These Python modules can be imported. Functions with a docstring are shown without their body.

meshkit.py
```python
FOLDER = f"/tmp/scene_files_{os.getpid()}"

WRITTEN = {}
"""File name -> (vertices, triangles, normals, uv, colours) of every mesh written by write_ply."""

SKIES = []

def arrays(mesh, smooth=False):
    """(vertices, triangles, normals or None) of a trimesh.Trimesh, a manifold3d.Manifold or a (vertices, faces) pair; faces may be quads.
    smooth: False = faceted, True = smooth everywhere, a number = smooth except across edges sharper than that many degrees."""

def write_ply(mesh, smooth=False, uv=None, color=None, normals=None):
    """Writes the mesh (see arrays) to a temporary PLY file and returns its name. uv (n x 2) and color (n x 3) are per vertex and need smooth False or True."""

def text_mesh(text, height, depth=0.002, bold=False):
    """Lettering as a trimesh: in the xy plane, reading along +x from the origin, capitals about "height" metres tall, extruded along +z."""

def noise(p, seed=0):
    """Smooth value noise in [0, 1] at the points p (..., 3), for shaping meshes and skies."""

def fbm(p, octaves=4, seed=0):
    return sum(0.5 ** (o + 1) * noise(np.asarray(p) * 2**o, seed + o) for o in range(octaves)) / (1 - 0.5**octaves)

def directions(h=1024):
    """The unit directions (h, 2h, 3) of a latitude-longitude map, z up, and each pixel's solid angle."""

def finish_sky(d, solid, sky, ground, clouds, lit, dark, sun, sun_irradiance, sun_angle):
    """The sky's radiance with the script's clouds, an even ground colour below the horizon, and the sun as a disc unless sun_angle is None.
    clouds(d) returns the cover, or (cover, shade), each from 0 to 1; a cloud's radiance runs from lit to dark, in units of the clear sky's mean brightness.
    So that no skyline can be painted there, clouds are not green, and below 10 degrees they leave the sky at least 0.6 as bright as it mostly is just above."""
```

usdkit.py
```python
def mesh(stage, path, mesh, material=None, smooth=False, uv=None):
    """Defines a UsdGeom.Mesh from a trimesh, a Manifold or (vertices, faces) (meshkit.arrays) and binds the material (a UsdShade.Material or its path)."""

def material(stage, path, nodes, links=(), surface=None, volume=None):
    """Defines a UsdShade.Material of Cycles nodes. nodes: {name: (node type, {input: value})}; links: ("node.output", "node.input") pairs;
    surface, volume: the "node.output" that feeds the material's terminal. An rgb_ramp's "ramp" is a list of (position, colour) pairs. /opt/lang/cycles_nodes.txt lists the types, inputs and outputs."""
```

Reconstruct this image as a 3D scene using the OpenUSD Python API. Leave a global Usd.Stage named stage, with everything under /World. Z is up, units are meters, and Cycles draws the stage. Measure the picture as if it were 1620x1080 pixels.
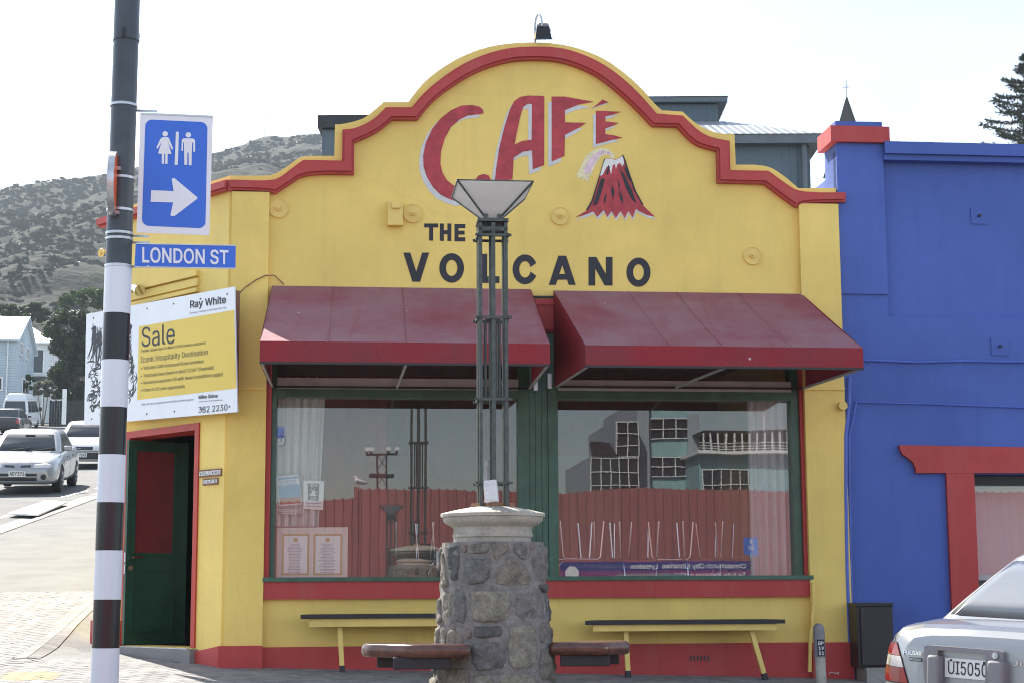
import math, random, numpy as np, trimesh
import shapely, shapely.prepared
from shapely.geometry import Polygon, LineString, Point, box as sbox
from shapely.ops import unary_union
from shapely import affinity
from pxr import Usd, UsdGeom, UsdLux, UsdShade, Gf, Sdf, Vt
import usdkit, meshkit

random.seed(7)
RNG = np.random.default_rng(7)
stage = Usd.Stage.CreateInMemory()
UsdGeom.SetStageUpAxis(stage, 'Z')
UsdGeom.Xform.Define(stage, '/World')

# ------------------------------------------------------------------ camera
FPX, EYE, PITCH, ROLL = 2700.0, 1.6, math.atan(395 / 2700.0), 0.005
FWD = np.array([0, math.cos(PITCH), math.sin(PITCH)])
U0 = np.array([0, -math.sin(PITCH), math.cos(PITCH)])
RIGHT = np.array([1.0, 0, 0]) * math.cos(ROLL) - U0 * math.sin(ROLL)
UP = U0 * math.cos(ROLL) + np.array([1.0, 0, 0]) * math.sin(ROLL)
CAM = np.array([0, 0, EYE])
cam = UsdGeom.Camera.Define(stage, '/World/camera')
cam.CreateHorizontalApertureAttr(36.0)
cam.CreateVerticalApertureAttr(36.0 * 682 / 1024)
cam.CreateFocalLengthAttr(36.0 * FPX / 1620)
cam.CreateClippingRangeAttr((0.1, 5000))
m = Gf.Matrix4d(*RIGHT, 0, *UP, 0, *(-FWD), 0, *CAM, 1)
cam.AddTransformOp().Set(m)
cam.CreateExposureAttr(1.34)

# ------------------------------------------------------------------ sky and sun
SUN_AZ, SUN_EL = math.radians(-32), math.radians(42)
SUN = np.array([math.sin(SUN_AZ) * math.cos(SUN_EL), math.cos(SUN_AZ) * math.cos(SUN_EL), math.sin(SUN_EL)])
dome = UsdLux.DomeLight.Define(stage, '/World/sky')
dome.GetPrim().SetCustomDataByKey('kind', 'structure')
sky_m = usdkit.material(stage, '/World/Looks/sky', {
    'sky': ('sky_texture', {'sky_type': 'single_scattering', 'sun_disc': False, 'sun_elevation': SUN_EL, 'sun_rotation': SUN_AZ, 'altitude': 20.0,
                            'air_density': 1.0, 'aerosol_density': 1.0, 'ozone_density': 1.0}),
    'tc': ('texture_coordinate', {}),
    'mp': ('mapping', {'scale': (1.0, 1.0, 3.0)}),
    'n': ('noise_texture', {'scale': 1.6, 'detail': 7.0, 'roughness': 0.62, 'distortion': 0.5}),
    'r': ('rgb_ramp', {'ramp': [(0.0, (0.05,) * 3), (0.44, (0.12,) * 3), (0.70, (0.62,) * 3), (1, (0.8,) * 3)]}),
    'cl': ('mix_color', {'a': (0, 0, 0), 'b': (5.2, 5.3, 5.4), 'use_clamp': False}),
    'bg': ('background_shader', {'strength': 0.09}),
}, [('tc.generated', 'mp.vector'), ('mp.vector', 'n.vector'), ('n.fac', 'r.fac'), ('r.color', 'cl.fac'), ('sky.color', 'cl.a'), ('cl.result', 'bg.color')], surface='bg.background')
UsdShade.MaterialBindingAPI.Apply(dome.GetPrim()).Bind(sky_m)
sun = UsdLux.DistantLight.Define(stage, '/World/sun')
sun.CreateIntensityAttr(1.25)
sun.CreateAngleAttr(0.53)
sun.CreateNormalizeAttr(True)
sun.CreateColorAttr(Gf.Vec3f(1.0, 0.95, 0.87))
zx = np.cross([0, 0, 1.0], SUN); zx /= np.linalg.norm(zx); zy = np.cross(SUN, zx)
sun.AddTransformOp().Set(Gf.Matrix4d(*zx, 0, *zy, 0, *SUN, 0, 0, 0, 30, 1))

# ------------------------------------------------------------------ pixel geometry helpers (pixels of the 1620 x 1080 photograph)
def ray(px, py):
    return FWD + RIGHT * ((px - 810) / FPX) + UP * ((540 - py) / FPX)

def at(px, py, Y):
    d = ray(px, py)
    return CAM + d * (Y / d[1])

def nrm(v):
    v = np.asarray(v, float)
    return v / np.linalg.norm(v)

class Frame:
    """A vertical plane: u runs along it, o outward, z up."""
    def __init__(self, O, yaw=None, u=None):
        self.O = np.array([O[0], O[1], 0.0])
        self.u = np.array([math.cos(yaw), math.sin(yaw), 0]) if u is None else nrm(u)
        self.out = np.array([self.u[1], -self.u[0], 0])
    def pix(self, px, py, o=0.0):
        d = ray(px, py)
        t = ((self.O + self.out * o - CAM) @ self.out) / (d @ self.out)
        p = CAM + d * t - self.O
        return np.array([p @ self.u, p[2]])
    def w(self, u, o, z):
        return self.O + self.u * u + self.out * o + np.array([0, 0, z])
    def pts(self, P):
        P = np.asarray(P, float)
        return self.O + P[:, :1] * self.u + P[:, 1:2] * self.out + P[:, 2:3] * np.array([0, 0, 1.0])
    def poly(self, pixels, o=0.0):
        return Polygon([tuple(self.pix(x, y, o)) for x, y in pixels])
    def rect(self, x0, y0, x1, y1, o=0.0):
        xm, ym = (x0 + x1) / 2, (y0 + y1) / 2
        return sbox(self.pix(x0, ym, o)[0], self.pix(xm, y1, o)[1], self.pix(x1, ym, o)[0], self.pix(xm, y0, o)[1])
    def prism(self, shape, o0, o1):
        parts = []
        for g in getattr(shape, 'geoms', [shape]):
            if g.is_empty or g.area < 1e-9 or g.geom_type != 'Polygon':
                continue
            me = trimesh.creation.extrude_polygon(shapely.geometry.polygon.orient(g), o1 - o0, engine='earcut')
            v = np.array(me.vertices)
            parts.append(trimesh.Trimesh(self.pts(np.c_[v[:, 0], v[:, 2] + o0, v[:, 1]]), me.faces, process=False))
        return trimesh.util.concatenate(parts)
    def box(self, u0, u1, o0, o1, z0, z1):
        return self.prism(sbox(min(u0, u1), min(z0, z1), max(u0, u1), max(z0, z1)), min(o0, o1), max(o0, o1))

YAW = math.radians(6.1)
FA = Frame((0, 17.0), YAW)                         # the cafe's front
CU = FA.pix(361, 420)[0]
CORNER = FA.w(CU, 0, 0)
CH = Frame(CORNER, u=(0.696, -0.718, 0))           # splayed corner with the door; u is negative away from the corner
GLASS_O = -0.12

def mirror(p):
    """A point seen in the window glass, brought to where it really stands."""
    p = np.asarray(p, float)
    d = (p - FA.O) @ FA.out - GLASS_O
    return p - 2 * np.multiply.outer(d, FA.out)

def vp(px, py, Y):
    return mirror(at(px, py, Y))

_SY = np.array([-100, 0, 14, 18.5, 21.4, 37.4, 50, 107, 135, 175, 300, 700]); _SZ = np.array([-12, -1.3, 0.6, 1.21, 1.6, 3.76, 5.2, 11.8, 15.0, 18.5, 24, 40])
def gz(X, Y):
    X, Y = np.asarray(X, float), np.asarray(Y, float)
    a = 0.82 - 0.033 * np.clip(X, -9, 12) + 0.055 * (Y - 17)
    b = np.interp(Y, _SY, _SZ) - 0.5 * np.clip(X + 4.75, 0, 3) * np.clip((34 - Y) / 8, 0, 1)
    k = 0.06
    h = np.clip(0.5 + 0.5 * (a - b) / k, 0, 1)
    return b * (1 - h) + a * h + k * h * (1 - h)

def G(px, py, dz=0.0):
    """The ground point under a pixel."""
    d = ray(px, py)
    ts = np.linspace(3, 250, 6000)
    P = CAM + d[None] * ts[:, None]
    f = P[:, 2] - gz(P[:, 0], P[:, 1]) - dz
    i = np.argmax(f < 0)
    t = ts[i - 1] + (ts[i] - ts[i - 1]) * f[i - 1] / (f[i - 1] - f[i] + 1e-12)
    return CAM + d * t

# ------------------------------------------------------------------ scene helpers
_used = {}
def path_for(parent, name):
    key = (parent, name)
    n = _used.get(key, -1) + 1
    _used[key] = n
    return f'{parent}/{name}' if n == 0 else f'{parent}/{name}_{n:03d}'

def tagp(prim, label=None, cat=None, group=None, kind=None):
    for k, v in (('label', label), ('category', cat), ('group', group), ('kind', kind)):
        if v:
            prim.SetCustomDataByKey(k, v)

class Thing:
    def __init__(self, name, label=None, cat=None, base=(0, 0, 0), group=None, kind=None, matrix=None):
        self.path = path_for('/World', name)
        self.name = name
        x = UsdGeom.Xform.Define(stage, self.path)
        if matrix is None:
            matrix = np.eye(4); matrix[:3, 3] = base
        self.M = np.asarray(matrix, float)
        self.inv = np.linalg.inv(self.M)
        x.AddTransformOp().Set(Gf.Matrix4d(*self.M.T.ravel()))
        self.prim = x.GetPrim()
        tagp(self.prim, label, cat, group, kind)
        self.info = (label, cat, group, kind)
    def part(self, name, mesh, mat, parent=None, label=None, smooth=False, kind=None, local=False):
        me = mesh if isinstance(mesh, trimesh.Trimesh) else trimesh.util.concatenate(list(mesh))
        p = path_for(parent or self.path, name)
        if not local:
            me = me.copy(); me.apply_transform(self.inv)
        usdkit.mesh(stage, p, me, mat, smooth=smooth)
        tagp(stage.GetPrimAtPath(p), label, None, None, kind)
        return p
    def copy(self, matrix, label=None, group=None):
        t = Thing(self.name, label or self.info[0], self.info[1], group=group or self.info[2], matrix=matrix)
        t.prim.GetReferences().AddInternalReference(self.path)
        t.prim.SetInstanceable(True)
        return t

def single(name, mesh, mat, label=None, cat=None, group=None, kind=None, smooth=False, base=None):
    p = path_for('/World', name)
    me = mesh.copy() if isinstance(mesh, trimesh.Trimesh) else trimesh.util.concatenate(list(mesh))
    b = np.array([me.bounds[:, 0].mean(), me.bounds[:, 1].mean(), me.bounds[0, 2]]) if base is None else np.asarray(base, float)
    me.apply_translation(-b)
    g = usdkit.mesh(stage, p, me, mat, smooth=smooth)
    g.AddTranslateOp().Set(Gf.Vec3d(*b))
    tagp(g.GetPrim(), label, cat, group, kind)
    return p

def rotz(a, loc=(0, 0, 0)):
    M = np.eye(4); c, s = math.cos(a), math.sin(a)
    M[:2, :2] = [[c, -s], [s, c]]; M[:3, 3] = loc
    return M

def frame_matrix(fwd, up, loc):
    x = nrm(fwd); z = np.asarray(up, float); z = nrm(z - x * (z @ x)); y = np.cross(z, x)
    M = np.eye(4); M[:3, 0], M[:3, 1], M[:3, 2], M[:3, 3] = x, y, z, loc
    return M

def bx(x0, x1, y0, y1, z0, z1):
    b = trimesh.creation.box([abs(x1 - x0), abs(y1 - y0), abs(z1 - z0)])
    b.apply_translation([(x0 + x1) / 2, (y0 + y1) / 2, (z0 + z1) / 2])
    return b

def rbox(x0, x1, y0, y1, z0, z1, r=0.01, seg=12):
    import manifold3d as m3
    s = [m3.Manifold.sphere(r, seg).translate((x, y, z)) for x in (x0 + r, x1 - r) for y in (y0 + r, y1 - r) for z in (z0 + r, z1 - r)]
    mm = m3.Manifold.batch_hull(s).to_mesh()
    return trimesh.Trimesh(mm.vert_properties[:, :3], mm.tri_verts, process=False)

def tube(pts, r, seg=10, closed=False):
    pts = np.asarray(pts, float)
    n = len(pts); rr = np.broadcast_to(r, n)
    V, Fc = [], []
    t0 = None
    for i in range(n):
        t = nrm(pts[min(i + 1, n - 1)] - pts[max(i - 1, 0)])
        a = np.array([0, 0, 1.0]) if abs(t[2]) < 0.95 else np.array([1.0, 0, 0])
        if t0 is not None:
            a = t0
        b1 = nrm(a - t * (a @ t)); b2 = np.cross(t, b1); t0 = b1
        ang = np.arange(seg) * 2 * math.pi / seg
        V.append(pts[i] + rr[i] * (np.cos(ang)[:, None] * b1 + np.sin(ang)[:, None] * b2))
    V = np.vstack(V)
    for i in range(n - 1):
        for k in range(seg):
            a, b = i * seg + k, i * seg + (k + 1) % seg
            Fc += [[a, b, b + seg], [a, b + seg, a + seg]]
    V = np.vstack([V, pts[0], pts[-1]])
    for k in range(seg):
        Fc += [[n * seg, (k + 1) % seg, k], [n * seg + 1, (n - 1) * seg + k, (n - 1) * seg + (k + 1) % seg]]
    return trimesh.Trimesh(V, Fc, process=False)

def cyl(p0, p1, r, seg=16):
    return tube([p0, p1], r, seg)

def bar(p0, p1, w, d, side=(1, 0, 0)):
    """A square bar from p0 to p1, w along side and d across it."""
    p0, p1 = np.asarray(p0, float), np.asarray(p1, float)
    t = nrm(p1 - p0); s = np.asarray(side, float); s = nrm(s - t * (s @ t)); q = np.cross(t, s)
    V = [p + s * a * w / 2 + q * b * d / 2 for p in (p0, p1) for a, b in ((-1, -1), (1, -1), (1, 1), (-1, 1))]
    Fc = [[0, 3, 2], [0, 2, 1], [4, 5, 6], [4, 6, 7]]
    for k in range(4):
        a, b = k, (k + 1) % 4
        Fc += [[a, b, b + 4], [a, b + 4, a + 4]]
    return trimesh.Trimesh(V, Fc, process=False)

def lathe(profile, center, seg=48):
    """profile: (radius, z) pairs from bottom to top about a vertical axis."""
    pr = np.asarray(profile, float); ang = np.arange(seg) * 2 * math.pi / seg
    V = np.vstack([np.c_[r * np.cos(ang), r * np.sin(ang), np.full(seg, z)] for r, z in pr]); n = len(pr)
    Fc = []
    for i in range(n - 1):
        for k in range(seg):
            a, b = i * seg + k, i * seg + (k + 1) % seg
            Fc += [[a, b, b + seg], [a, b + seg, a + seg]]
    V = np.vstack([V, [0, 0, pr[0, 1]], [0, 0, pr[-1, 1]]])
    for k in range(seg):
        Fc += [[n * seg, (k + 1) % seg, k], [n * seg + 1, (n - 1) * seg + k, (n - 1) * seg + (k + 1) % seg]]
    return trimesh.Trimesh(V + np.asarray(center, float), Fc, process=False)

def quad_grid(P):
    """P: (n, m, 3) grid of points -> mesh."""
    n, mm = P.shape[:2]
    i, j = np.meshgrid(np.arange(n - 1), np.arange(mm - 1), indexing='ij')
    a = (i * mm + j).ravel(); b = a + 1; c = a + mm; d = c + 1
    return trimesh.Trimesh(P.reshape(-1, 3), np.vstack([np.c_[a, c, d], np.c_[a, d, b]]), process=False)

def prism_z(shape, z0, z1):
    out = []
    for g in getattr(shape, 'geoms', [shape]):
        if g.geom_type == 'Polygon' and g.area > 1e-8:
            me = trimesh.creation.extrude_polygon(shapely.geometry.polygon.orient(g), z1 - z0, engine='earcut'); me.apply_translation([0, 0, z0]); out.append(me)
    return trimesh.util.concatenate(out)

def text(fr, s, x0, y0, x1, y1, o, depth=0.002, bold=True, po=None):
    """Lettering filling the pixel box, on the plane at offset o."""
    me = meshkit.text_mesh(s, 0.1, 1.0, bold)
    v = np.array(me.vertices); lo, hi = v.min(0), v.max(0)
    a = (v[:, 0] - lo[0]) / (hi[0] - lo[0]); b = (v[:, 1] - lo[1]) / (hi[1] - lo[1])
    po = o if po is None else po
    c = [fr.pix(x, y, po) for x, y in ((x0, y1 if np.ndim(y1) == 0 else y1[0]), (x1, y1 if np.ndim(y1) == 0 else y1[1]), (x0, y0 if np.ndim(y0) == 0 else y0[0]), (x1, y0 if np.ndim(y0) == 0 else y0[1]))]
    uz = ((1 - a) * (1 - b))[:, None] * c[0] + (a * (1 - b))[:, None] * c[1] + ((1 - a) * b)[:, None] * c[2] + (a * b)[:, None] * c[3]
    return trimesh.Trimesh(fr.pts(np.c_[uz[:, 0], o + v[:, 2] * depth, uz[:, 1]]), me.faces, process=False)

def text_at(M, s, x0, x1, y0, y1, z, depth=0.002, bold=True):
    """Lettering in a local xy box of matrix M, raised along local z."""
    me = meshkit.text_mesh(s, 0.1, 1.0, bold)
    v = np.array(me.vertices); lo, hi = v.min(0), v.max(0)
    L = np.c_[x0 + (v[:, 0] - lo[0]) / (hi[0] - lo[0]) * (x1 - x0), y0 + (v[:, 1] - lo[1]) / (hi[1] - lo[1]) * (y1 - y0), z + v[:, 2] * depth, np.ones(len(v))]
    return trimesh.Trimesh((L @ np.asarray(M).T)[:, :3], me.faces, process=False)

# ------------------------------------------------------------------ materials
def look(name, color, rough=0.6, metal=0.0, var=0.10, scale=4.0, bump=0.0, bscale=60.0, coat=0.0, color2=None, spec=0.5, streak=False, trans=0.0, fine=0.0, bevel=0.0, detail=5.0):
    c = np.array(color, float)
    c2 = np.clip(c * (1 + var), 0, 1) if color2 is None else np.array(color2, float)
    c1 = np.clip(c * (1 - var), 0, 1) if color2 is None else c
    nodes = {'g': ('geometry', {}), 'n': ('noise_texture', {'scale': scale, 'detail': detail, 'roughness': 0.6}),
             'r': ('rgb_ramp', {'ramp': [(0.3, tuple(c1)), (0.7, tuple(c2))]}),
             'p': ('principled_bsdf', {'roughness': rough, 'metallic': metal, 'coat_weight': coat, 'specular_ior_level': spec, 'transmission_weight': trans})}
    links = [('n.fac', 'r.fac')]
    if streak:
        nodes['m'] = ('mapping', {'scale': (6.0, 6.0, 0.35)})
        links += [('g.position', 'm.vector'), ('m.vector', 'n.vector')]
    else:
        links += [('g.position', 'n.vector')]
    out = 'r.color'
    if fine:
        nodes['fn'] = ('noise_texture', {'scale': bscale, 'detail': 3.0})
        nodes['fr'] = ('rgb_ramp', {'ramp': [(0.25, (1 - fine,) * 3), (0.75, (1 + fine,) * 3)]})
        nodes['fm'] = ('mix_color', {'blend_type': 'multiply', 'fac': 1.0, 'use_clamp': False})
        links += [('g.position', 'fn.vector'), ('fn.fac', 'fr.fac'), (out, 'fm.a'), ('fr.color', 'fm.b')]
        out = 'fm.result'
    links.append((out, 'p.base_color'))
    if bevel:
        nodes['bv'] = ('bevel', {'radius': bevel, 'samples': 4})
    if bump:
        nodes['bn'] = ('noise_texture', {'scale': bscale, 'detail': 4.0, 'roughness': 0.6})
        nodes['b'] = ('bump', {'strength': 1.0, 'distance': bump})
        links += [('g.position', 'bn.vector'), ('bn.fac', 'b.height'), ('b.normal', 'p.normal')]
        if bevel:
            links.append(('bv.bevel', 'b.normal'))
    elif bevel:
        links.append(('bv.bevel', 'p.normal'))
    return usdkit.material(stage, '/World/Looks/' + name, nodes, links, surface='p.BSDF')

def wall_paint(name, color, dirt=(0.25, 0.2, 0.1), amount=0.25, bump=0.004, rough=0.65):
    """Painted render: broad tone shifts, vertical weather streaks, trowel relief."""
    c = np.array(color)
    return usdkit.material(stage, '/World/Looks/' + name, {
        'g': ('geometry', {}),
        'n1': ('noise_texture', {'scale': 0.9, 'detail': 4.0, 'roughness': 0.65}),
        'r1': ('rgb_ramp', {'ramp': [(0.3, tuple(np.clip(c * 0.88, 0, 1))), (0.55, tuple(c)), (0.75, tuple(np.clip(c * 1.1, 0, 1)))]}),
        'm': ('mapping', {'scale': (5.0, 5.0, 0.4)}), 'n2': ('noise_texture', {'scale': 1.0, 'detail': 4.0, 'roughness': 0.7}),
        'r2': ('rgb_ramp', {'ramp': [(0.5, (0, 0, 0)), (0.78, (amount,) * 3)]}),
        'mx': ('mix_color', {'b': dirt}),
        'n3': ('noise_texture', {'scale': 14.0, 'detail': 5.0, 'roughness': 0.7}), 'b': ('bump', {'strength': 0.8, 'distance': bump}),
        'n4': ('noise_texture', {'scale': 3.0, 'detail': 2.0}), 'b2': ('bump', {'strength': 0.6, 'distance': bump * 3}),
        'p': ('principled_bsdf', {'roughness': rough, 'specular_ior_level': 0.35}),
        'cw': ('noise_texture', {'scale': 2.5, 'detail': 3.0}), 'cv': ('mix_color', {'fac': 0.25}), 'ck': ('voronoi_texture', {'feature': 'distance_to_edge', 'scale': 0.55}), 'cr': ('rgb_ramp', {'ramp': [(0.0, (0.09,) * 3), (0.003, (0, 0, 0))]}), 'cm': ('mix_color', {'b': tuple(c * 0.45)}),
        'pn': ('voronoi_texture', {'metric': 'chebychev', 'scale': 0.8}), 'ps': ('separate_color', {}), 'pr': ('rgb_ramp', {'ramp': [(0.80, (0, 0, 0)), (0.82, (0.15,) * 3)]}), 'pm': ('mix_color', {'b': tuple(np.clip(c * 1.12 + 0.01, 0, 1))}),
    }, [('g.position', 'cw.vector'), ('g.position', 'cv.a'), ('cw.color', 'cv.b'), ('cv.result', 'ck.vector'), ('ck.distance', 'cr.fac'), ('cr.color', 'cm.fac'), ('g.position', 'pn.vector'), ('pn.color', 'ps.color'), ('ps.r', 'pr.fac'), ('pr.color', 'pm.fac'), ('pm.result', 'cm.a'),
        ('g.position', 'n1.vector'), ('n1.fac', 'r1.fac'), ('g.position', 'm.vector'), ('m.vector', 'n2.vector'), ('n2.fac', 'r2.fac'), ('r1.color', 'mx.a'), ('r2.color', 'mx.fac'),
        ('mx.result', 'pm.a'), ('cm.result', 'p.base_color'), ('g.position', 'n3.vector'), ('n3.fac', 'b.height'), ('g.position', 'n4.vector'), ('n4.fac', 'b2.height'), ('b2.normal', 'b.normal'), ('b.normal', 'p.normal')], surface='p.BSDF')

M = {}
M['yellow'] = wall_paint('yellow_render', (0.85, 0.62, 0.17), (0.56, 0.42, 0.15), 0.28)
M['yellow_trim'] = look('yellow_trim_paint', (0.79, 0.57, 0.155), 0.45, var=0.1, scale=3, bump=0.0015, bscale=30)
M['red'] = wall_paint('red_paint', (0.46, 0.055, 0.05), (0.42, 0.12, 0.10), 0.45, bump=0.003, rough=0.5)
M['red_door'] = look('red_frame_paint', (0.45, 0.038, 0.022), 0.4, var=0.12)
M['blue'] = wall_paint('blue_render', (0.072, 0.128, 0.42), (0.045, 0.095, 0.34), 0.5, bump=0.003)
M['green'] = look('green_joinery_paint', (0.042, 0.115, 0.075), 0.35, var=0.25, scale=6, bump=0.001, bscale=40)
M['cafe_red'] = look('mural_red', (0.42, 0.05, 0.06), 0.7, var=0.25, scale=9)
M['mural_grey'] = look('mural_grey', (0.62, 0.62, 0.60), 0.7, var=0.1, scale=9)
M['mural_black'] = look('mural_black', (0.022, 0.022, 0.028), 0.6, var=0.2)
M['mural_pink'] = look('mural_smoke_pink', (0.72, 0.52, 0.56), 0.7, var=0.25, scale=30)
M['mural_cream'] = look('mural_smoke_cream', (0.78, 0.70, 0.42), 0.7, var=0.2, scale=30)
M['mural_white'] = look('mural_white', (0.75, 0.74, 0.68), 0.7, var=0.1, scale=20)
M['black'] = look('black_paint', (0.012, 0.012, 0.014), 0.25, var=0.3)
M['gloss_black'] = look('gloss_black_band', (0.010, 0.010, 0.012), 0.22, var=0.2, streak=True)
M['gloss_white'] = look('gloss_white_band', (0.72, 0.73, 0.78), 0.25, var=0.04, streak=True)
M['pole'] = look('grey_pole_paint', (0.05, 0.06, 0.07), 0.35, var=0.25, scale=6)
M['steel'] = look('galvanised_steel', (0.55, 0.56, 0.57), 0.35, metal=0.9, var=0.15, scale=20)
M['chrome'] = look('chrome', (0.75, 0.75, 0.77), 0.12, metal=1.0, var=0.03)
M['sign_blue'] = look('sign_blue', (0.035, 0.14, 0.62), 0.35, var=0.04)
M['sign_white'] = look('sign_white', (0.78, 0.77, 0.80), 0.4, var=0.03)
M['sale_white'] = look('sale_board_white', (0.80, 0.81, 0.83), 0.35, var=0.03)
M['sale_yellow'] = look('sale_panel_yellow', (0.75, 0.53, 0.06), 0.35, var=0.03)
M['ink'] = look('ink', (0.03, 0.03, 0.035), 0.5, var=0.1)
M['ink_grey'] = look('grey_print', (0.25, 0.25, 0.27), 0.5, var=0.1)
M['orange'] = look('orange_disc', (0.85, 0.12, 0.03), 0.35, var=0.1)
M['timber'] = look('weathered_timber', (0.25, 0.13, 0.07), 0.7, var=0.3, streak=True)
M['seat_wood'] = look('varnished_hardwood', (0.10, 0.038, 0.024), 0.22, var=0.45, scale=14, coat=0.4)
M['lamp_green'] = look('lamp_green_steel', (0.062, 0.078, 0.07), 0.45, var=0.4, scale=18, bump=0.0008, bscale=80)
M['capital'] = look('cast_stone', (0.42, 0.39, 0.33), 0.8, var=0.2, scale=7, bump=0.004, bscale=45, fine=0.12)
M['mortar'] = look('mortar', (0.215, 0.20, 0.18), 0.9, var=0.35, scale=12, bump=0.012, bscale=50, fine=0.2)
M['white_metal'] = look('white_powder_coat', (0.75, 0.75, 0.73), 0.4, var=0.05)
M['dark'] = look('dark_steel', (0.02, 0.02, 0.022), 0.5, var=0.2)
M['alloy'] = look('pale_rail', (0.45, 0.43, 0.41), 0.5, var=0.15)
M['cabinet'] = look('black_cabinet', (0.025, 0.024, 0.026), 0.45, var=0.2, bump=0.0006, bscale=120)
M['concrete'] = look('footpath_concrete', (0.15, 0.151, 0.144), 0.9, var=0.2, scale=1.6, bump=0.003, bscale=70, fine=0.16)
M['kerb'] = look('kerb_concrete', (0.28, 0.265, 0.24), 0.9, var=0.2, scale=2.5, bump=0.003, bscale=60, fine=0.15)
M['asphalt'] = look('road_asphalt', (0.15, 0.147, 0.143), 0.9, var=0.25, scale=1.4, bump=0.006, bscale=110, fine=0.3)
M['chip'] = look('chip_seal', (0.235, 0.228, 0.22), 0.9, var=0.15, scale=2, bump=0.006, bscale=120, fine=0.35)
for i, c in enumerate([(0.26, 0.25, 0.242), (0.225, 0.216, 0.21), (0.29, 0.276, 0.262)]):
    M[f'paver{i}'] = look(f'paver_{"abc"[i]}', c, 0.9, var=0.12, scale=6, bump=0.002, bscale=90, fine=0.15)
M['paver_tan'] = look('tan_paver', (0.36, 0.28, 0.15), 0.9, var=0.12, scale=6, bump=0.002, bscale=90, fine=0.15)
M['joint'] = look('sand_joint', (0.06, 0.056, 0.053), 0.95, var=0.2, scale=8, fine=0.3)
M['plaster'] = look('interior_plaster', (0.30, 0.22, 0.17), 0.9, var=0.1)
M['int_red'] = look('interior_red_wall', (0.22, 0.035, 0.03), 0.8, var=0.2)
M['int_floor'] = look('interior_floor_boards', (0.10, 0.06, 0.04), 0.5, var=0.3, streak=True)
M['paper'] = look('paper', (0.72, 0.70, 0.68), 0.7, var=0.04)
M['menu_board'] = look('menu_backing', (0.66, 0.56, 0.50), 0.6, var=0.06)
M['gold'] = look('menu_border', (0.45, 0.30, 0.08), 0.5, var=0.1)
M['print_blue'] = look('poster_blue', (0.16, 0.30, 0.48), 0.5, var=0.2, scale=40)
M['print_red'] = look('poster_red', (0.40, 0.10, 0.07), 0.5, var=0.5, scale=90)
M['print_grey'] = look('poster_grey', (0.28, 0.24, 0.25), 0.5, var=0.1)
M['fence'] = look('red_sheet_fence', (0.32, 0.105, 0.095), 0.5, var=0.15, scale=0.7, streak=True)
M['teal'] = look('teal_panels', (0.25, 0.42, 0.44), 0.6, var=0.05)
M['office_grey'] = look('office_grey', (0.30, 0.34, 0.38), 0.7, var=0.06)
M['office_glass'] = look('office_glass', (0.03, 0.037, 0.042), 0.03, var=0.2, scale=0.6)
M['white_paint'] = look('white_paint', (0.78, 0.78, 0.76), 0.5, var=0.05)
M['banner_blue'] = look('banner_navy', (0.035, 0.03, 0.20), 0.5, var=0.05)
M['banner_purple'] = look('banner_purple', (0.22, 0.03, 0.18), 0.5, var=0.05)
M['plate_white'] = look('plate_white', (0.78, 0.78, 0.76), 0.35, var=0.03)
M['tyre'] = look('tyre_rubber', (0.02, 0.02, 0.02), 0.8, var=0.2)
M['plastic'] = look('dark_plastic_trim', (0.03, 0.03, 0.032), 0.45, var=0.15)
M['grey_plastic'] = look('grey_plastic_trim', (0.22, 0.21, 0.22), 0.4, var=0.06)
M['red_lens'] = look('red_lens', (0.26, 0.010, 0.010), 0.12, var=0.12, scale=50, coat=1.0)
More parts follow.
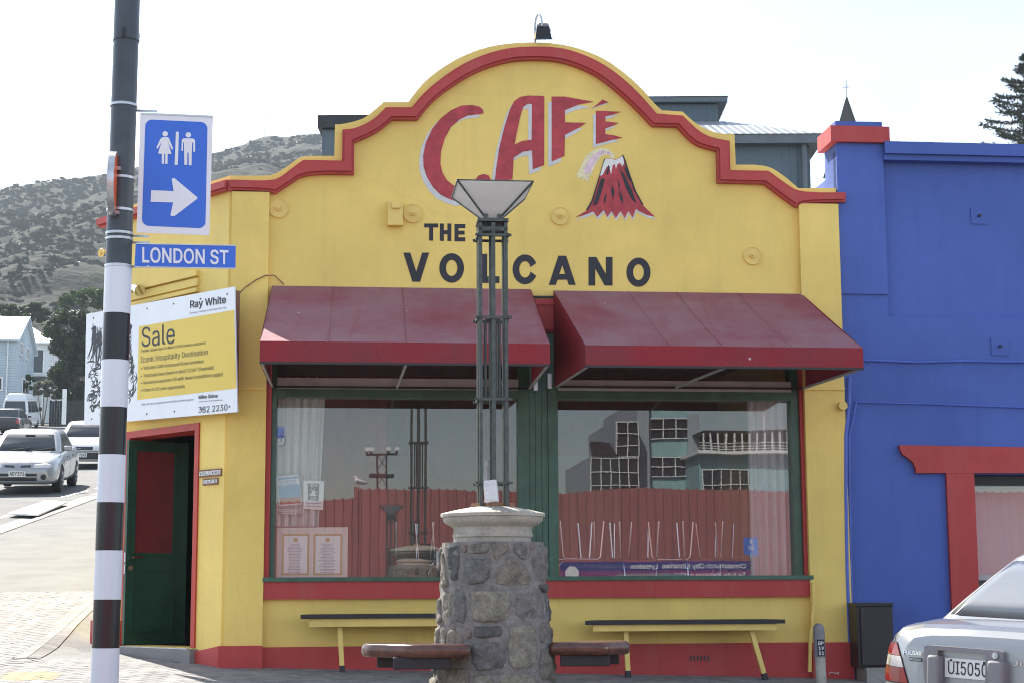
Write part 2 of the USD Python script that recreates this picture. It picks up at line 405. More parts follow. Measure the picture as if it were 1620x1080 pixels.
M['clear_lens'] = look('clear_lens', (0.62, 0.60, 0.58), 0.12, var=0.2, scale=60, coat=1.0)

def car_paint(name, color, metal):
    return usdkit.material(stage, '/World/Looks/' + name, {
        'g': ('geometry', {}), 'n': ('noise_texture', {'scale': 2.0, 'detail': 6.0}), 'r': ('rgb_ramp', {'ramp': [(0.3, tuple(np.array(color) * 0.93)), (0.7, color)]}),
        'rr': ('map_range', {'to_min': 0.28, 'to_max': 0.42}),
        'p': ('principled_bsdf', {'metallic': metal, 'coat_weight': 0.8, 'coat_roughness': 0.06})},
        [('g.position', 'n.vector'), ('n.fac', 'r.fac'), ('r.color', 'p.base_color'), ('n.fac', 'rr.value'), ('rr.result', 'p.roughness')], surface='p.BSDF')
M['silver'] = car_paint('silver_car_paint', (0.34, 0.355, 0.365), 0.5)
M['car_white'] = car_paint('white_car_paint', (0.74, 0.74, 0.73), 0.0)
M['car_dark'] = car_paint('dark_car_paint', (0.02, 0.022, 0.03), 0.3)

def pane(name, ior, tint=(0.92, 0.94, 0.93), rough=0.0, dust=0.035):
    return usdkit.material(stage, '/World/Looks/' + name, {
        't': ('transparent_bsdf', {'color': tint}), 'gl': ('glossy_bsdf', {'color': (1, 1, 1), 'roughness': rough}), 'f': ('fresnel', {'IOR': ior}), 'mx': ('mix_closure', {}), 'du': ('diffuse_bsdf', {'color': (0.7, 0.7, 0.7)}), 'm2': ('mix_closure', {'fac': dust}),
        'g': ('geometry', {}), 'n': ('noise_texture', {'scale': 1.1, 'detail': 2.0}), 'b': ('bump', {'strength': 0.12, 'distance': 0.004})},
        [('f.fac', 'mx.fac'), ('t.BSDF', 'm2.closure1'), ('du.BSDF', 'm2.closure2'), ('m2.closure', 'mx.closure1'), ('gl.BSDF', 'mx.closure2'), ('g.position', 'n.vector'), ('n.fac', 'b.height'), ('b.normal', 'gl.normal')], surface='mx.closure')
M['pane'] = pane('shop_window_glass', 2.05, (0.9, 0.92, 0.91), 0.006, 0.035)
M['pane2'] = pane('house_window_glass', 1.7)
M['dusty_glass'] = look('dusty_rear_glass', (0.20, 0.21, 0.22), 0.14, var=0.12, scale=1.5, coat=1.0, spec=0.9)
M['door_green'] = look('dark_green_door_paint', (0.010, 0.050, 0.026), 0.35, var=0.2, scale=5)
M['car_glass'] = pane('car_window_glass', 1.75, (0.45, 0.5, 0.48))

def leafy(name, color, trans=0.35):
    c = np.array(color)
    return usdkit.material(stage, '/World/Looks/' + name, {
        'g': ('geometry', {}), 'n': ('noise_texture', {'scale': 0.5, 'detail': 3.0}), 'w': ('noise_texture', {'scale': 9.0, 'detail': 1.0}),
        'r': ('rgb_ramp', {'ramp': [(0.3, tuple(c * 0.6)), (0.7, tuple(c * 1.45))]}), 'r2': ('rgb_ramp', {'ramp': [(0.3, (0.6,) * 3), (0.7, (1.4,) * 3)]}),
        'mm': ('mix_color', {'blend_type': 'multiply', 'fac': 1.0, 'use_clamp': False}),
        'd': ('principled_bsdf', {'roughness': 0.6, 'specular_ior_level': 0.3}), 't': ('translucent_bsdf', {}), 'x': ('mix_closure', {'fac': trans})},
        [('g.position', 'n.vector'), ('n.fac', 'r.fac'), ('g.position', 'w.vector'), ('w.fac', 'r2.fac'), ('r.color', 'mm.a'), ('r2.color', 'mm.b'), ('mm.result', 'd.base_color'), ('mm.result', 't.color'), ('d.BSDF', 'x.closure1'), ('t.BSDF', 'x.closure2')], surface='x.closure')
M['leaf_dark'] = leafy('dark_foliage', (0.04, 0.06, 0.025))
M['leaf_pine'] = leafy('pine_foliage', (0.018, 0.032, 0.015), 0.15)
M['leaf_shrub'] = leafy('shrub_foliage', (0.07, 0.12, 0.03))
M['leaf_grey'] = leafy('grey_foliage', (0.14, 0.15, 0.11))
M['scrub'] = leafy('hill_scrub', (0.026, 0.034, 0.018), 0.15)
M['bark'] = look('bark', (0.09, 0.065, 0.05), 0.9, var=0.3, scale=8, bump=0.01, bscale=20)
M['cloth'] = usdkit.material(stage, '/World/Looks/curtain_cloth', {'p': ('principled_bsdf', {'base_color': (0.90, 0.89, 0.87), 'roughness': 0.9}), 't': ('translucent_bsdf', {'color': (0.7, 0.68, 0.66)}), 'x': ('mix_closure', {'fac': 0.25})}, [('p.BSDF', 'x.closure1'), ('t.BSDF', 'x.closure2')], surface='x.closure')
M['cloth_pink'] = usdkit.material(stage, '/World/Looks/pink_curtain_cloth', {'p': ('principled_bsdf', {'base_color': (0.86, 0.76, 0.76), 'roughness': 0.9}), 't': ('translucent_bsdf', {'color': (0.7, 0.6, 0.6)}), 'x': ('mix_closure', {'fac': 0.25})}, [('p.BSDF', 'x.closure1'), ('t.BSDF', 'x.closure2')], surface='x.closure')
M['shade'] = usdkit.material(stage, '/World/Looks/opal_lamp_panel', {'g': ('geometry', {}), 'n': ('noise_texture', {'scale': 9.0, 'detail': 5.0}), 'r': ('rgb_ramp', {'ramp': [(0.3, (0.64, 0.63, 0.62)), (0.7, (0.73, 0.725, 0.72))]}), 'p': ('principled_bsdf', {'roughness': 0.35}), 't': ('translucent_bsdf', {'color': (0.75, 0.75, 0.75)}), 'x': ('mix_closure', {'fac': 0.5})}, [('g.position', 'n.vector'), ('n.fac', 'r.fac'), ('r.color', 'p.base_color'), ('p.BSDF', 'x.closure1'), ('t.BSDF', 'x.closure2')], surface='x.closure')
# faded awning canvas: maroon bleached to a dusty mauve in broad cloudy patches, thin unfaded streaks
def canvas(name, a, b, lo=0.3, hi=0.62):
    return usdkit.material(stage, '/World/Looks/' + name, {
        'g': ('geometry', {}), 'm': ('mapping', {'scale': (1.6, 1.6, 0.8)}), 'n': ('noise_texture', {'scale': 1.0, 'detail': 7.0, 'roughness': 0.6}),
        'r': ('rgb_ramp', {'ramp': [(lo, a), (hi, b)]}),
        'm2': ('mapping', {'scale': (9.0, 0.6, 0.6)}), 'n2': ('noise_texture', {'scale': 1.0, 'detail': 3.0}), 'r2': ('rgb_ramp', {'ramp': [(0.60, (0, 0, 0)), (0.72, (0.45,) * 3)]}),
        'mx': ('mix_color', {'b': a}),
        'n3': ('noise_texture', {'scale': 60.0, 'detail': 2.0}), 'r3': ('rgb_ramp', {'ramp': [(0.3, (0.88,) * 3), (0.7, (1.12,) * 3)]}), 'mm': ('mix_color', {'blend_type': 'multiply', 'fac': 1.0, 'use_clamp': False}),
        'n4': ('noise_texture', {'scale': 2.2, 'detail': 2.0}), 'bp': ('bump', {'strength': 0.9, 'distance': 0.03}),
        'vo': ('voronoi_texture', {'scale': 3.2, 'randomness': 1.0}), 'vr': ('rgb_ramp', {'ramp': [(0.03, (0.8,) * 3), (0.045, (0, 0, 0))]}), 'sp': ('mix_color', {'b': (0.6, 0.58, 0.55)}),
        'p': ('principled_bsdf', {'roughness': 0.7, 'specular_ior_level': 0.3})},
        [('g.position', 'm.vector'), ('m.vector', 'n.vector'), ('n.fac', 'r.fac'), ('g.position', 'm2.vector'), ('m2.vector', 'n2.vector'), ('n2.fac', 'r2.fac'), ('r.color', 'mx.a'), ('r2.color', 'mx.fac'),
         ('g.position', 'n3.vector'), ('n3.fac', 'r3.fac'), ('mx.result', 'mm.a'), ('r3.color', 'mm.b'), ('g.position', 'vo.vector'), ('vo.distance', 'vr.fac'), ('vr.color', 'sp.fac'), ('mm.result', 'sp.a'), ('sp.result', 'p.base_color'), ('g.position', 'n4.vector'), ('n4.fac', 'bp.height'), ('bp.normal', 'p.normal')], surface='p.BSDF')
M['canvas'] = canvas('faded_maroon_canvas', (0.30, 0.075, 0.10), (0.335, 0.165, 0.19))
M['canvas_red'] = canvas('maroon_canvas', (0.28, 0.022, 0.03), (0.20, 0.036, 0.045), 0.4, 0.75)

def corrugated(name, color, pitch=0.076, rough=0.5, metal=0.0, axis='x', depth=0.02, rotation=0.0):
    c = np.array(color)
    return usdkit.material(stage, '/World/Looks/' + name, {
        'g': ('geometry', {}), 'm': ('mapping', {'rotation': (0, 0, rotation)}), 'w': ('wave_texture', {'bands_direction': axis, 'scale': 2 * math.pi / 20 / pitch, 'profile': 'sine'}), 'b': ('bump', {'strength': 1.0, 'distance': depth}),
        'n': ('noise_texture', {'scale': 0.5, 'detail': 5.0}), 'r': ('rgb_ramp', {'ramp': [(0.3, tuple(c * 0.85)), (0.7, tuple(np.clip(c * 1.12, 0, 1)))]}),
        'p': ('principled_bsdf', {'roughness': rough, 'metallic': metal})},
        [('g.position', 'm.vector'), ('m.vector', 'w.vector'), ('w.fac', 'b.height'), ('b.normal', 'p.normal'), ('g.position', 'n.vector'), ('n.fac', 'r.fac'), ('r.color', 'p.base_color')], surface='p.BSDF')
M['clad'] = corrugated('grey_blue_cladding', (0.085, 0.12, 0.145), 0.15, 0.5)
M['zinc'] = corrugated('zinc_roof', (0.36, 0.38, 0.40), 0.15, 0.45, 0.2)
M['roof_pale'] = corrugated('pale_roof', (0.62, 0.68, 0.72), 0.4, 0.5)
# ================================================================== GROUND
def sheet(xs, ys, dz):
    X, Y = np.meshgrid(xs, ys, indexing='ij')
    return quad_grid(np.stack([X, Y, gz(X, Y) + dz], -1))
xs = np.r_[np.linspace(-1500, -60, 25), np.linspace(-50, 50, 81), np.linspace(60, 1500, 25)]
ys = np.r_[np.linspace(-1500, -40, 25), np.linspace(-36, 40, 115), np.linspace(42, 200, 60), np.linspace(220, 700, 20)]
single('ground', sheet(xs, ys, -0.03), M['asphalt'], kind='structure', smooth=True, base=(0, 0, 0))

def sheet_poly(poly, dz, step=0.35, thick=0.0):
    """A ground sheet with an outline, following the slope."""
    out = []
    x0, y0, x1, y1 = poly.bounds
    cells = []
    for i in np.arange(x0, x1, step):
        for j in np.arange(y0, y1, step):
            c = poly.intersection(sbox(i, j, min(i + step, x1), min(j + step, y1)))
            for g in getattr(c, 'geoms', [c]):
                if g.geom_type == 'Polygon' and g.area > 1e-6:
                    v, f = trimesh.creation.triangulate_polygon(g, engine='earcut')
                    cells.append(trimesh.Trimesh(np.c_[v, gz(v[:, 0], v[:, 1]) + dz], f, process=False))
    me = trimesh.util.concatenate(cells)
    nz = me.face_normals[:, 2]
    me.faces[nz < 0] = me.faces[nz < 0][:, ::-1]
    return me

# the kerb of the side street runs away up the hill on the left
K0, K1 = np.array([-8.25, 14.0]), np.array([-9.3, 60.0])
def kx(y): return K0[0] + (K1[0] - K0[0]) * (y - K0[1]) / (K1[1] - K0[1])
WEND = CH.w(-2.34, 0, 0)                              # far end of the splayed corner
def along(p, d): return p[:2] - FA.out[:2] * d
S1, S2 = WEND[:2], along(WEND, 45.0)
line_y = G(0, 936)[1]
foot = Polygon([(kx(line_y), line_y), (S1[0] + 0.1 - 0.106 * (line_y - S1[1]), line_y), (S2[0] + 0.1, S2[1]), (kx(64), 64)])
single('footpath', sheet_poly(foot, 0.0, 1.5), M['concrete'], kind='structure', base=(0, 0, 0))
front_edge = 9.3
base_sheet = Polygon([(kx(14), 9.3), (kx(line_y), line_y), (S1[0] + 0.3, line_y), (S1[0] + 0.3, S1[1] + 0.2), (CORNER[0], CORNER[1] + 0.2), (1.2, 17.4), (9.5, 18.0), (9.5, 14.9), (2.0, 14.4), (1.4, 13.2), (1.3, 9.3)])
# kerb stones along the side street and round the front
def kerb_run(pts, w=0.16, h=0.11):
    for k in range(len(pts) - 1):
        a, b = np.array(pts[k], float), np.array(pts[k + 1], float)
        d = nrm(b - a); n2 = np.array([-d[1], d[0]])
        a = a + d * 0.006; b = b - d * 0.006
        q = [a, b, b + n2 * w, a + n2 * w]
        V = [[x, y, float(gz(x, y)) + e] for e in (-0.12, 0.012) for x, y in q]
        F = [[0, 2, 1], [0, 3, 2], [4, 5, 6], [4, 6, 7]] + [t for i in range(4) for t in ([i, (i + 1) % 4, (i + 1) % 4 + 4], [i, (i + 1) % 4 + 4, i + 4])]
        yield trimesh.Trimesh(V, F, process=False)
kt = Thing('kerb', kind='structure')
run = [(kx(y), y) for y in np.arange(9.3, 64, 1.5)]
for me in kerb_run(run):
    kt.part('kerb_stone', me, M['kerb'])
for me in kerb_run([(9.5, 14.9), (8, 14.8), (6.5, 14.7), (5, 14.6), (3.5, 14.5), (2.0, 14.4), (1.7, 13.8), (1.4, 13.2), (1.36, 11.9), (1.33, 10.6), (1.3, 9.3)][::-1]):
    kt.part('kerb_stone', me, M['kerb'])
# channel and road of the side street: sunk below the footpath
chan = Polygon([(kx(14) - 0.03, 14), (kx(64) - 0.03, 64), (kx(64) - 0.5, 64), (kx(14) - 0.5, 14)])
single('street_channel', sheet_poly(chan, -0.024, 1.5), M['kerb'], kind='structure', base=(0, 0, 0))
M['old_asphalt'] = look('pale_side_street_asphalt', (0.13, 0.127, 0.124), 0.9, var=0.2, scale=1.2, bump=0.008, bscale=60, fine=0.35)
road = Polygon([(kx(14) - 0.5, 14), (kx(64) - 0.5, 64), (-16, 124), (-70, 128), (-28, 14)])
single('side_street', sheet_poly(road, -0.026, 3.0), M['old_asphalt'], kind='structure', base=(0, 0, 0))
cross = Polygon([(-75, 126), (-5, 126), (-5, 136), (-75, 136)])
single('cross_street', sheet_poly(cross, 0.05, 4.0), M['concrete'], kind='structure', base=(0, 0, 0))
far_foot = Polygon([(-24.5, 66), (-17, 66), (-22, 125), (-31, 125)])
single('footpath', sheet_poly(Polygon([(kx(64), 64), (S2[0], 64), (-9, 124), (-15.5, 124)]), 0.02, 3.0), M['concrete'], kind='structure', base=(0, 0, 0))
# painted edge line by the channel
for i, y in enumerate(np.arange(24, 60, 3.2)):
    p = Polygon([(kx(y) - 0.85, y), (kx(y + 2.2) - 0.85, y + 2.2), (kx(y + 2.2) - 0.97, y + 2.2), (kx(y) - 0.97, y)])
    single('road_marking', sheet_poly(p, -0.020, 1.0), M['white_paint'], kind='structure', base=(0, 0, 0))

# ------------------------------------------------------------------ pavers
def gp(px, py): return G(px, py)[:2]
outer = [gp(x, y) for x, y in [(152, 936), (147, 941), (118, 966), (83, 997), (52, 1020), (21, 1042)]]
inner = [gp(x, y) for x, y in [(64, 1041), (92, 1024), (114, 999), (146, 966), (168, 951), (180, 936)]]
band = Polygon(outer + inner)
yb = gp(120, 1042)[1]
apron = Polygon(inner + [np.array([S1[0] + 0.4, line_y]), S1 + np.array([0.3, 0.3]), CORNER[:2] + np.array([0, 0.3]), np.array([CORNER[0] - 0.05, CORNER[1] - 0.1]), gp(318, 1042), gp(190, 1043)])
apron = apron.buffer(0)
single('door_apron', sheet_poly(apron, -0.002, 0.3), M['chip'], kind='structure', base=(0, 0, 0))
single('footpath', sheet_poly(base_sheet.difference(apron.buffer(0.004)), -0.014, 0.3), M['joint'], kind='structure', base=(0, 0, 0))
tan = [Polygon([gp(*p) for p in q]) for q in ([(-8, 1075), (12, 1075), (36, 1062), (0, 1062)], [(20, 1075), (74, 1075), (92, 1062), (44, 1062)])]
front_zone = Polygon([(kx(14) + 0.2, 13.0), (kx(line_y) + 0.2, line_y), (S1[0] + 0.3, line_y), (S1[0] + 0.3, S1[1]), (CORNER[0], CORNER[1] - 0.03), (FA.w(FA.pix(1400, 1000)[0], 0.05, 0)[0], FA.w(FA.pix(1400, 1000)[0], 0.05, 0)[1]), (5.2, 15.0), (2.2, 14.6), (1.5, 13.0)])
front_zone = front_zone.difference(band).difference(apron).buffer(0)
def poly_brick(poly, lift=0.0):
    q = np.array(shapely.geometry.polygon.orient(poly).exterior.coords)[:-1]; n = len(q)
    zt_ = gz(q[:, 0], q[:, 1]); tilt = RNG.uniform(-0.002, 0.002, 2)
    c = q.mean(0); tz = (q - c) @ tilt / 0.11
    V = np.vstack([np.c_[q, zt_ - 0.02], np.c_[q, zt_ + 0.002 + lift + tz]])
    F = [[n, n + i, n + i + 1] for i in range(1, n - 1)] + [t for i in range(n) for t in ([i, (i + 1) % n, (i + 1) % n + n], [i, (i + 1) % n + n, i + n])]
    return trimesh.Trimesh(V, F, process=False)
def brick_quad(x, y, w, h, a):
    g = 0.0045; c, s = math.cos(a), math.sin(a)
    return Polygon([(x + c * i - s * j, y + s * i + c * j) for i, j in ((g, g), (w - g, g), (w - g, h - g), (g, h - g))])
bricks = []
fz_prep = shapely.prepared.prep(front_zone)
w = 0.11
ang0 = math.radians(6 + 45)
cx, cy = -2.0, 17.0
for i in range(-110, 110):
    for j in range(-110, 110):
        cc = (i - j) % 4
        if cc not in (0, 3):
            continue
        X = cx + w * (i * math.cos(ang0) - j * math.sin(ang0)); Y = cy + w * (i * math.sin(ang0) + j * math.cos(ang0))
        if not (-8.5 < X < 5.5 and 13.0 < Y < 22):
            continue
        ww, hh = (2 * w, w) if cc == 0 else (w, 2 * w)
        bq = brick_quad(X, Y, ww, hh, ang0)
        if not fz_prep.intersects(bq):
            continue
        if not fz_prep.contains(bq):
            bq = bq.intersection(front_zone)
            if bq.geom_type != 'Polygon':
                bq = max(bq.geoms, key=lambda q: q.area) if getattr(bq, 'geoms', None) else Polygon()
            if bq.geom_type != 'Polygon' or bq.area < 3e-4:
                continue
            bq = bq.convex_hull
        me = poly_brick(bq); pt = bq.centroid; ctr = np.array(pt.coords[0])
        if True:
            bricks.append((me, ctr, 'paver_tan' if any(t.contains(pt) for t in tan) else f'paver{RNG.integers(3)}'))
# the curved band: one course of pavers laid across it
ol, il = LineString(outer), LineString(inner[::-1])
nb = int(ol.length / 0.115)
for k in range(nb):
    for a, b in ((0, 0.5), (0.5, 1)):
        c0, c1 = (k + 0.025) / nb, (k + 0.975) / nb
        q = [np.array(ol.interpolate(t, True).coords[0]) * (1 - s) + np.array(il.interpolate(t, True).coords[0]) * s for t, s in ((c0, a + 0.012), (c1, a + 0.012), (c1, b - 0.012), (c0, b - 0.012))]
        V = [[X, Y, float(gz(X, Y)) - 0.02] for X, Y in q] + [[X, Y, float(gz(X, Y)) + 0.006] for X, Y in q]
        F = [[4, 6, 5], [4, 7, 6]] + [t for i in range(4) for t in ([i, (i + 1) % 4 + 4, (i + 1) % 4], [i, i + 4, (i + 1) % 4 + 4])]
        bricks.append((trimesh.Trimesh(V, F, process=False), np.mean(q, 0), f'paver{RNG.integers(3)}'))
def seen(c):
    d = np.array([c[0], c[1], float(gz(*c))]) - CAM
    px, py = 810 + FPX * (d @ RIGHT) / (d @ FWD), 540 - FPX * (d @ UP) / (d @ FWD)
    return 0 <= px <= 1620 and py <= 1081
bricks.sort(key=lambda b: (not seen(b[1]), b[1][0] > -3.0, np.hypot(*b[1])))
pv = Thing('paving', kind='structure')
rest = {}
for k, (me, ctr, mt) in enumerate(bricks):
    if k < 300:
        pv.part('paver', me, M[mt])
    else:
        rest.setdefault(mt, []).append(me)
for mt in rest:
    pv.part('paving_field', trimesh.util.concatenate(rest[mt]), M[mt], kind='stuff')

# steel plate bridging the channel
b = [G(x, y)[:2] for x, y in [(12, 816), (60, 818), (107, 797), (72, 795)]]
V = [[x, y, float(gz(x, y)) + e] for e in (0.03, 0.06) for x, y in b]
F = [[0, 1, 2], [0, 2, 3], [4, 6, 5], [4, 7, 6]] + [t for i in range(4) for t in ([i, (i + 1) % 4 + 4, (i + 1) % 4], [i, i + 4, (i + 1) % 4 + 4])]
single('channel_plate', trimesh.Trimesh(V, F), M['white_paint'], 'pale plate bridging the street channel in front of the silver saloon', 'plate')

# ================================================================== CAFE
OUTL = [(361, 278), (423, 278.5), (437, 275), (455, 263), (473, 250), (483, 247), (529, 247), (530, 197), (540, 197), (560, 193), (577, 187), (590, 177), (607, 162), (646, 162), (657, 147), (673, 128),
        (700, 107), (733, 88), (773, 74), (807, 69), (847, 67), (887, 70), (923, 79), (960, 95), (993, 120), (1017, 142), (1033, 162), (1047, 175), (1080, 177), (1097, 193), (1113, 203), (1133, 211),
        (1162, 213), (1164, 261), (1213, 261), (1240, 278), (1263, 298), (1325, 298)]
BOUT = [(361, 287), (429, 289), (445, 283), (462, 269), (480, 256), (541, 257), (541.7, 208), (560, 207), (583, 197), (598, 186), (610, 173), (651, 173), (673, 147), (707, 120), (740, 100), (773, 87), (807, 79), (847, 77), (887, 79),
        (923, 90), (957, 107), (987, 130), (1013, 155), (1037, 183), (1078, 186), (1100, 208), (1120, 220), (1152, 226), (1153, 272), (1213, 273), (1240, 293), (1262, 307), (1335, 307)]
BINN = [(1335, 322), (1267, 323), (1257, 330), (1233, 313), (1207, 293), (1133, 291), (1132, 241), (1100, 233), (1082, 217), (1070, 203), (1030, 202), (1007, 177), (980, 152), (950, 127), (920, 111), (883, 99), (847, 97),
        (813, 98), (780, 106), (747, 119), (713, 140), (683, 163), (660, 192), (620, 192), (605, 205), (590, 215), (560, 228), (560, 278), (483, 277), (455, 296), (435, 309), (429, 305), (361, 303)]
def arc_smooth(pxs, n=3):
    """Rounds the long arcs a little: Chaikin on points that turn gently, corners kept."""
    P = [np.array(p, float) for p in pxs]
    for _ in range(2):
        out = [P[0]]
        for i in range(1, len(P) - 1):
            a, b = nrm(P[i] - P[i - 1]), nrm(P[i + 1] - P[i])
            if a @ b > math.cos(math.radians(35)):
                out += [P[i] * 0.75 + P[i - 1] * 0.25, P[i] * 0.75 + P[i + 1] * 0.25]
            else:
                out.append(P[i])
        out.append(P[-1]); P = out
    return P
UR = FA.pix(1336, 700)[0]
cafe = Thing('cafe_building', 'yellow cafe with curved red banded parapet and painted volcano sign', 'building', CORNER + np.array([0, 0, 0.9]))
top = [FA.pix(x, y) for x, y in arc_smooth(OUTL)]
top[0][0] = CU; top[-1][0] = UR
wall = Polygon([(CU, 0.2)] + [tuple(p) for p in top] + [(UR, 0.2)])
hole = FA.rect(416, 500, 1280, 944)
hx0, hz0, hx1, hz1 = hole.bounds
cafe.part('wall', FA.prism(wall.difference(hole), -0.3, 0), M['yellow'])
ztop = top[0][1]
CE = -2.34
door = CH.rect(197, 676, 313, 1026)
dx0, dz0, dx1, dz1 = door.bounds
dz0 = 1.07
door = sbox(dx0, dz0, dx1, dz1)
cafe.part('wall', CH.prism(sbox(CE, 0.2, 0, ztop).difference(door), -0.28, 0), M['yellow'], label='splayed corner wall with the entrance')
bo = arc_smooth(BOUT); bi = arc_smooth(BINN)
band_p = Polygon([tuple(FA.pix(x, y)) for x, y in bo + bi]).buffer(0)
mo = cafe.part('parapet_moulding', FA.prism(band_p, 0.0005, 0.07), M['red'], smooth=20)
cafe.part('moulding_lip', FA.prism(Polygon([tuple(FA.pix(x, y)) for x, y in bo + [((a * 0.62 + c * 0.38), (b * 0.62 + d * 0.38)) for (a, b), (c, d) in []] + bo[::-1]]).buffer(0.001) if False else band_p.buffer(-0.024), 0.07, 0.10), M['red'], parent=mo)
za, zb = FA.pix(361, 287)[1], FA.pix(361, 303)[1]
mo2 = cafe.part('parapet_moulding', CH.prism(sbox(CE - 0.06, zb, 0.03, za), 0.0005, 0.07), M['red'])
cafe.part('moulding_lip', CH.prism(sbox(CE - 0.06, zb + 0.02, 0.05, za - 0.02), 0.07, 0.10), M['red'], parent=mo2)
# pilasters with a thin ledge, plinth
pl = FA.rect(361, 306, 421, 1024); pr = FA.rect(1271, 325, 1336, 1016)
zp = zb - 0.002
for r_, lab in ((pl, None), (pr, None)):
    a0, b0, a1, b1 = r_.bounds
    a1 = min(a1, UR - 0.003)
    cafe.part('pilaster', FA.box(a0 + 0.002, a1, 0.0005, 0.07, 0.5, b1), M['yellow'])
    zl = FA.pix((415 if r_ is pl else 1300), 613)[1]
    cafe.part('ledge', FA.box(a0 + 0.002, a1 + (0.0 if r_ is pr else 0.0), 0.07, 0.085, zl - 0.03, zl), M['yellow'])
zpl = FA.pix(600, 1022)[1]; zpr = FA.pix(1300, 1015)[1]
zpp = (zpl + zpr) / 2
cafe.part('plinth', FA.prism(Polygon([(pl.bounds[2], 0.3), (pl.bounds[2], zpl + 0.003), (pr.bounds[0], zpr), (pr.bounds[0], 0.3)]), 0.0008, 0.035), M['red'])
cafe.part('plinth', FA.box(CU - 0.02, pl.bounds[2] + 0.004, 0.0702, 0.105, 0.3, zpl + 0.02), M['red'])
cafe.part('plinth', FA.box(pr.bounds[0] - 0.004, UR - 0.004, 0.0702, 0.10, 0.3, zpr), M['red'])
cafe.part('plinth', CH.prism(Polygon([(dx1 + 0.0, 0.3), (dx1, dz0 - 0.04), (0.04, zpl + 0.02), (0.04, 0.3)]), 0.0006, 0.04), M['red'])
cafe.part('plinth', CH.box(CE - 0.02, dx0, 0.0006, 0.04, 0.3, 1.32), M['red'])
# shopfront
zs0, zs1, zg = FA.pix(850, 945)[1], FA.pix(850, 918)[1], FA.pix(850, 911)[1]
cafe.part('window_sill', FA.box(FA.pix(415, 930)[0], FA.pix(1281, 930)[0], -0.2, 0.055, zs0, zs1), M['red'], label='red window sill board')
cafe.part('sill_strip', FA.box(FA.pix(416, 915)[0], FA.pix(1284, 915)[0], -0.2, 0.075, zs1 + 0.001, zg), M['green'])
zh0, zh1 = FA.pix(850, 630)[1], FA.pix(850, 617)[1]
zr1 = FA.pix(850, 600)[1]
ux = lambda x: FA.pix(x, 760)[0]
shop = []
for a, b, mt, o in ((416, 428, 'red', 0.012), (1268, 1280.5, 'red', 0.012), (428, 436, 'green', -0.03), (1256, 1268, 'green', -0.03)):
    cafe.part('window_post', FA.box(ux(a) + 0.001, ux(b) - 0.001, -0.22, o, zg + 0.001, hz1), M[mt])
mull = Thing.part
for a, b, o in ((821, 838, -0.03), (838.6, 848, -0.045), (848.6, 858, -0.045), (858.6, 868, -0.045), (868.6, 884, -0.03)):
    cafe.part('mullion_board', FA.box(ux(a), ux(b), -0.22, o, zg + 0.001, FA.pix(850, 525)[1] - 0.002), M['green'])
for a, b in ((436, 821), (884, 1256)):
    hd = cafe.part('window_head', FA.box(ux(a) + 0.001, ux(b) - 0.001, -0.2, -0.02, zh0, zh1), M['green'])
    cafe.part('awning_rail', FA.box(ux(a) + 0.001, ux(b) - 0.001, -0.18, 0.0, zh1 + 0.001, zr1), M['alloy'])
    for z0, z1, nm in ((zg, zh0, 'window_pane'), (zr1, FA.pix(850, 525)[1], 'transom_pane')):
        P = np.array([[[ux(a), GLASS_O, z0], [ux(b), GLASS_O, z0]], [[ux(a), GLASS_O, z1], [ux(b), GLASS_O, z1]]])
        cafe.part(nm, quad_grid(FA.pts(P.reshape(-1, 3)).reshape(2, 2, 3)), M['pane'])
zf0, zf1 = FA.pix(857, 525)[1], FA.pix(857, 474)[1]
cafe.part('fascia_board', FA.box(ux(418), ux(1278), -0.2, -0.004, zf0, hz1 - 0.001), M['red'])
cafe.part('fascia_board', FA.box(FA.pix(832, 500)[0], FA.pix(880, 500)[0], 0.0008, 0.025, zf0 + 0.02, zf1), M['red'])
cafe.part('fascia_bead', FA.box(FA.pix(832, 500)[0], FA.pix(880, 500)[0], 0.0255, 0.04, zf1 - 0.06, zf1 - 0.03), M['red'])
cafe.part('flashing', FA.box(FA.pix(830, 500)[0], FA.pix(880, 500)[0], 0.0006, 0.03, FA.pix(857, 472)[1], FA.pix(857, 469)[1]), M['dark'])
# roof and the walls out of sight
R0 = FA.w(UR, 0, 0)
DEP = 11.0
roofp = Polygon([along(R0, 0.28), along(CORNER, 0.28) + np.array([0.1, 0.1]), along(WEND, 0.1) + np.array([0.15, 0]), along(WEND, DEP), along(R0, DEP)])
cafe.part('roof', prism_z(roofp, 4.75, 4.95), M['zinc'])
cafe.part('ceiling', prism_z(roofp.buffer(-0.05), 4.3, 4.4), M['plaster'])
cafe.part('floor', prism_z(roofp.buffer(-0.02), 0.85, 1.0), M['int_floor'])
SW = Frame(WEND[:2], u=np.array([-FA.out[0], -FA.out[1], 0]) * -1)
for P0, d, nm in ((WEND, 0, 'side_wall'), (R0, -0.25, 'party_wall')):
    a = along(P0, 0.02) + FA.u[:2] * d; bq = along(P0, DEP) + FA.u[:2] * d
    cafe.part(nm, prism_z(Polygon([a, bq, bq + FA.u[:2] * 0.25, a + FA.u[:2] * 0.25]), 0.2, ztop if nm == 'side_wall' else 5.4), M['yellow'])
a, bq = along(WEND, DEP), along(R0, DEP)
cafe.part('back_wall', prism_z(Polygon([a, bq, bq - FA.out[:2] * 0.25, a - FA.out[:2] * 0.25]), 0.2, 5.3), M['yellow'])
a, bq = FA.w(CU - 0.2, -4.6, 0)[:2], FA.w(UR - 0.26, -4.6, 0)[:2]
cafe.part('inner_wall', prism_z(Polygon([a, bq, bq - FA.out[:2] * 0.1, a - FA.out[:2] * 0.1]), 1.0, 4.3), M['int_red'])
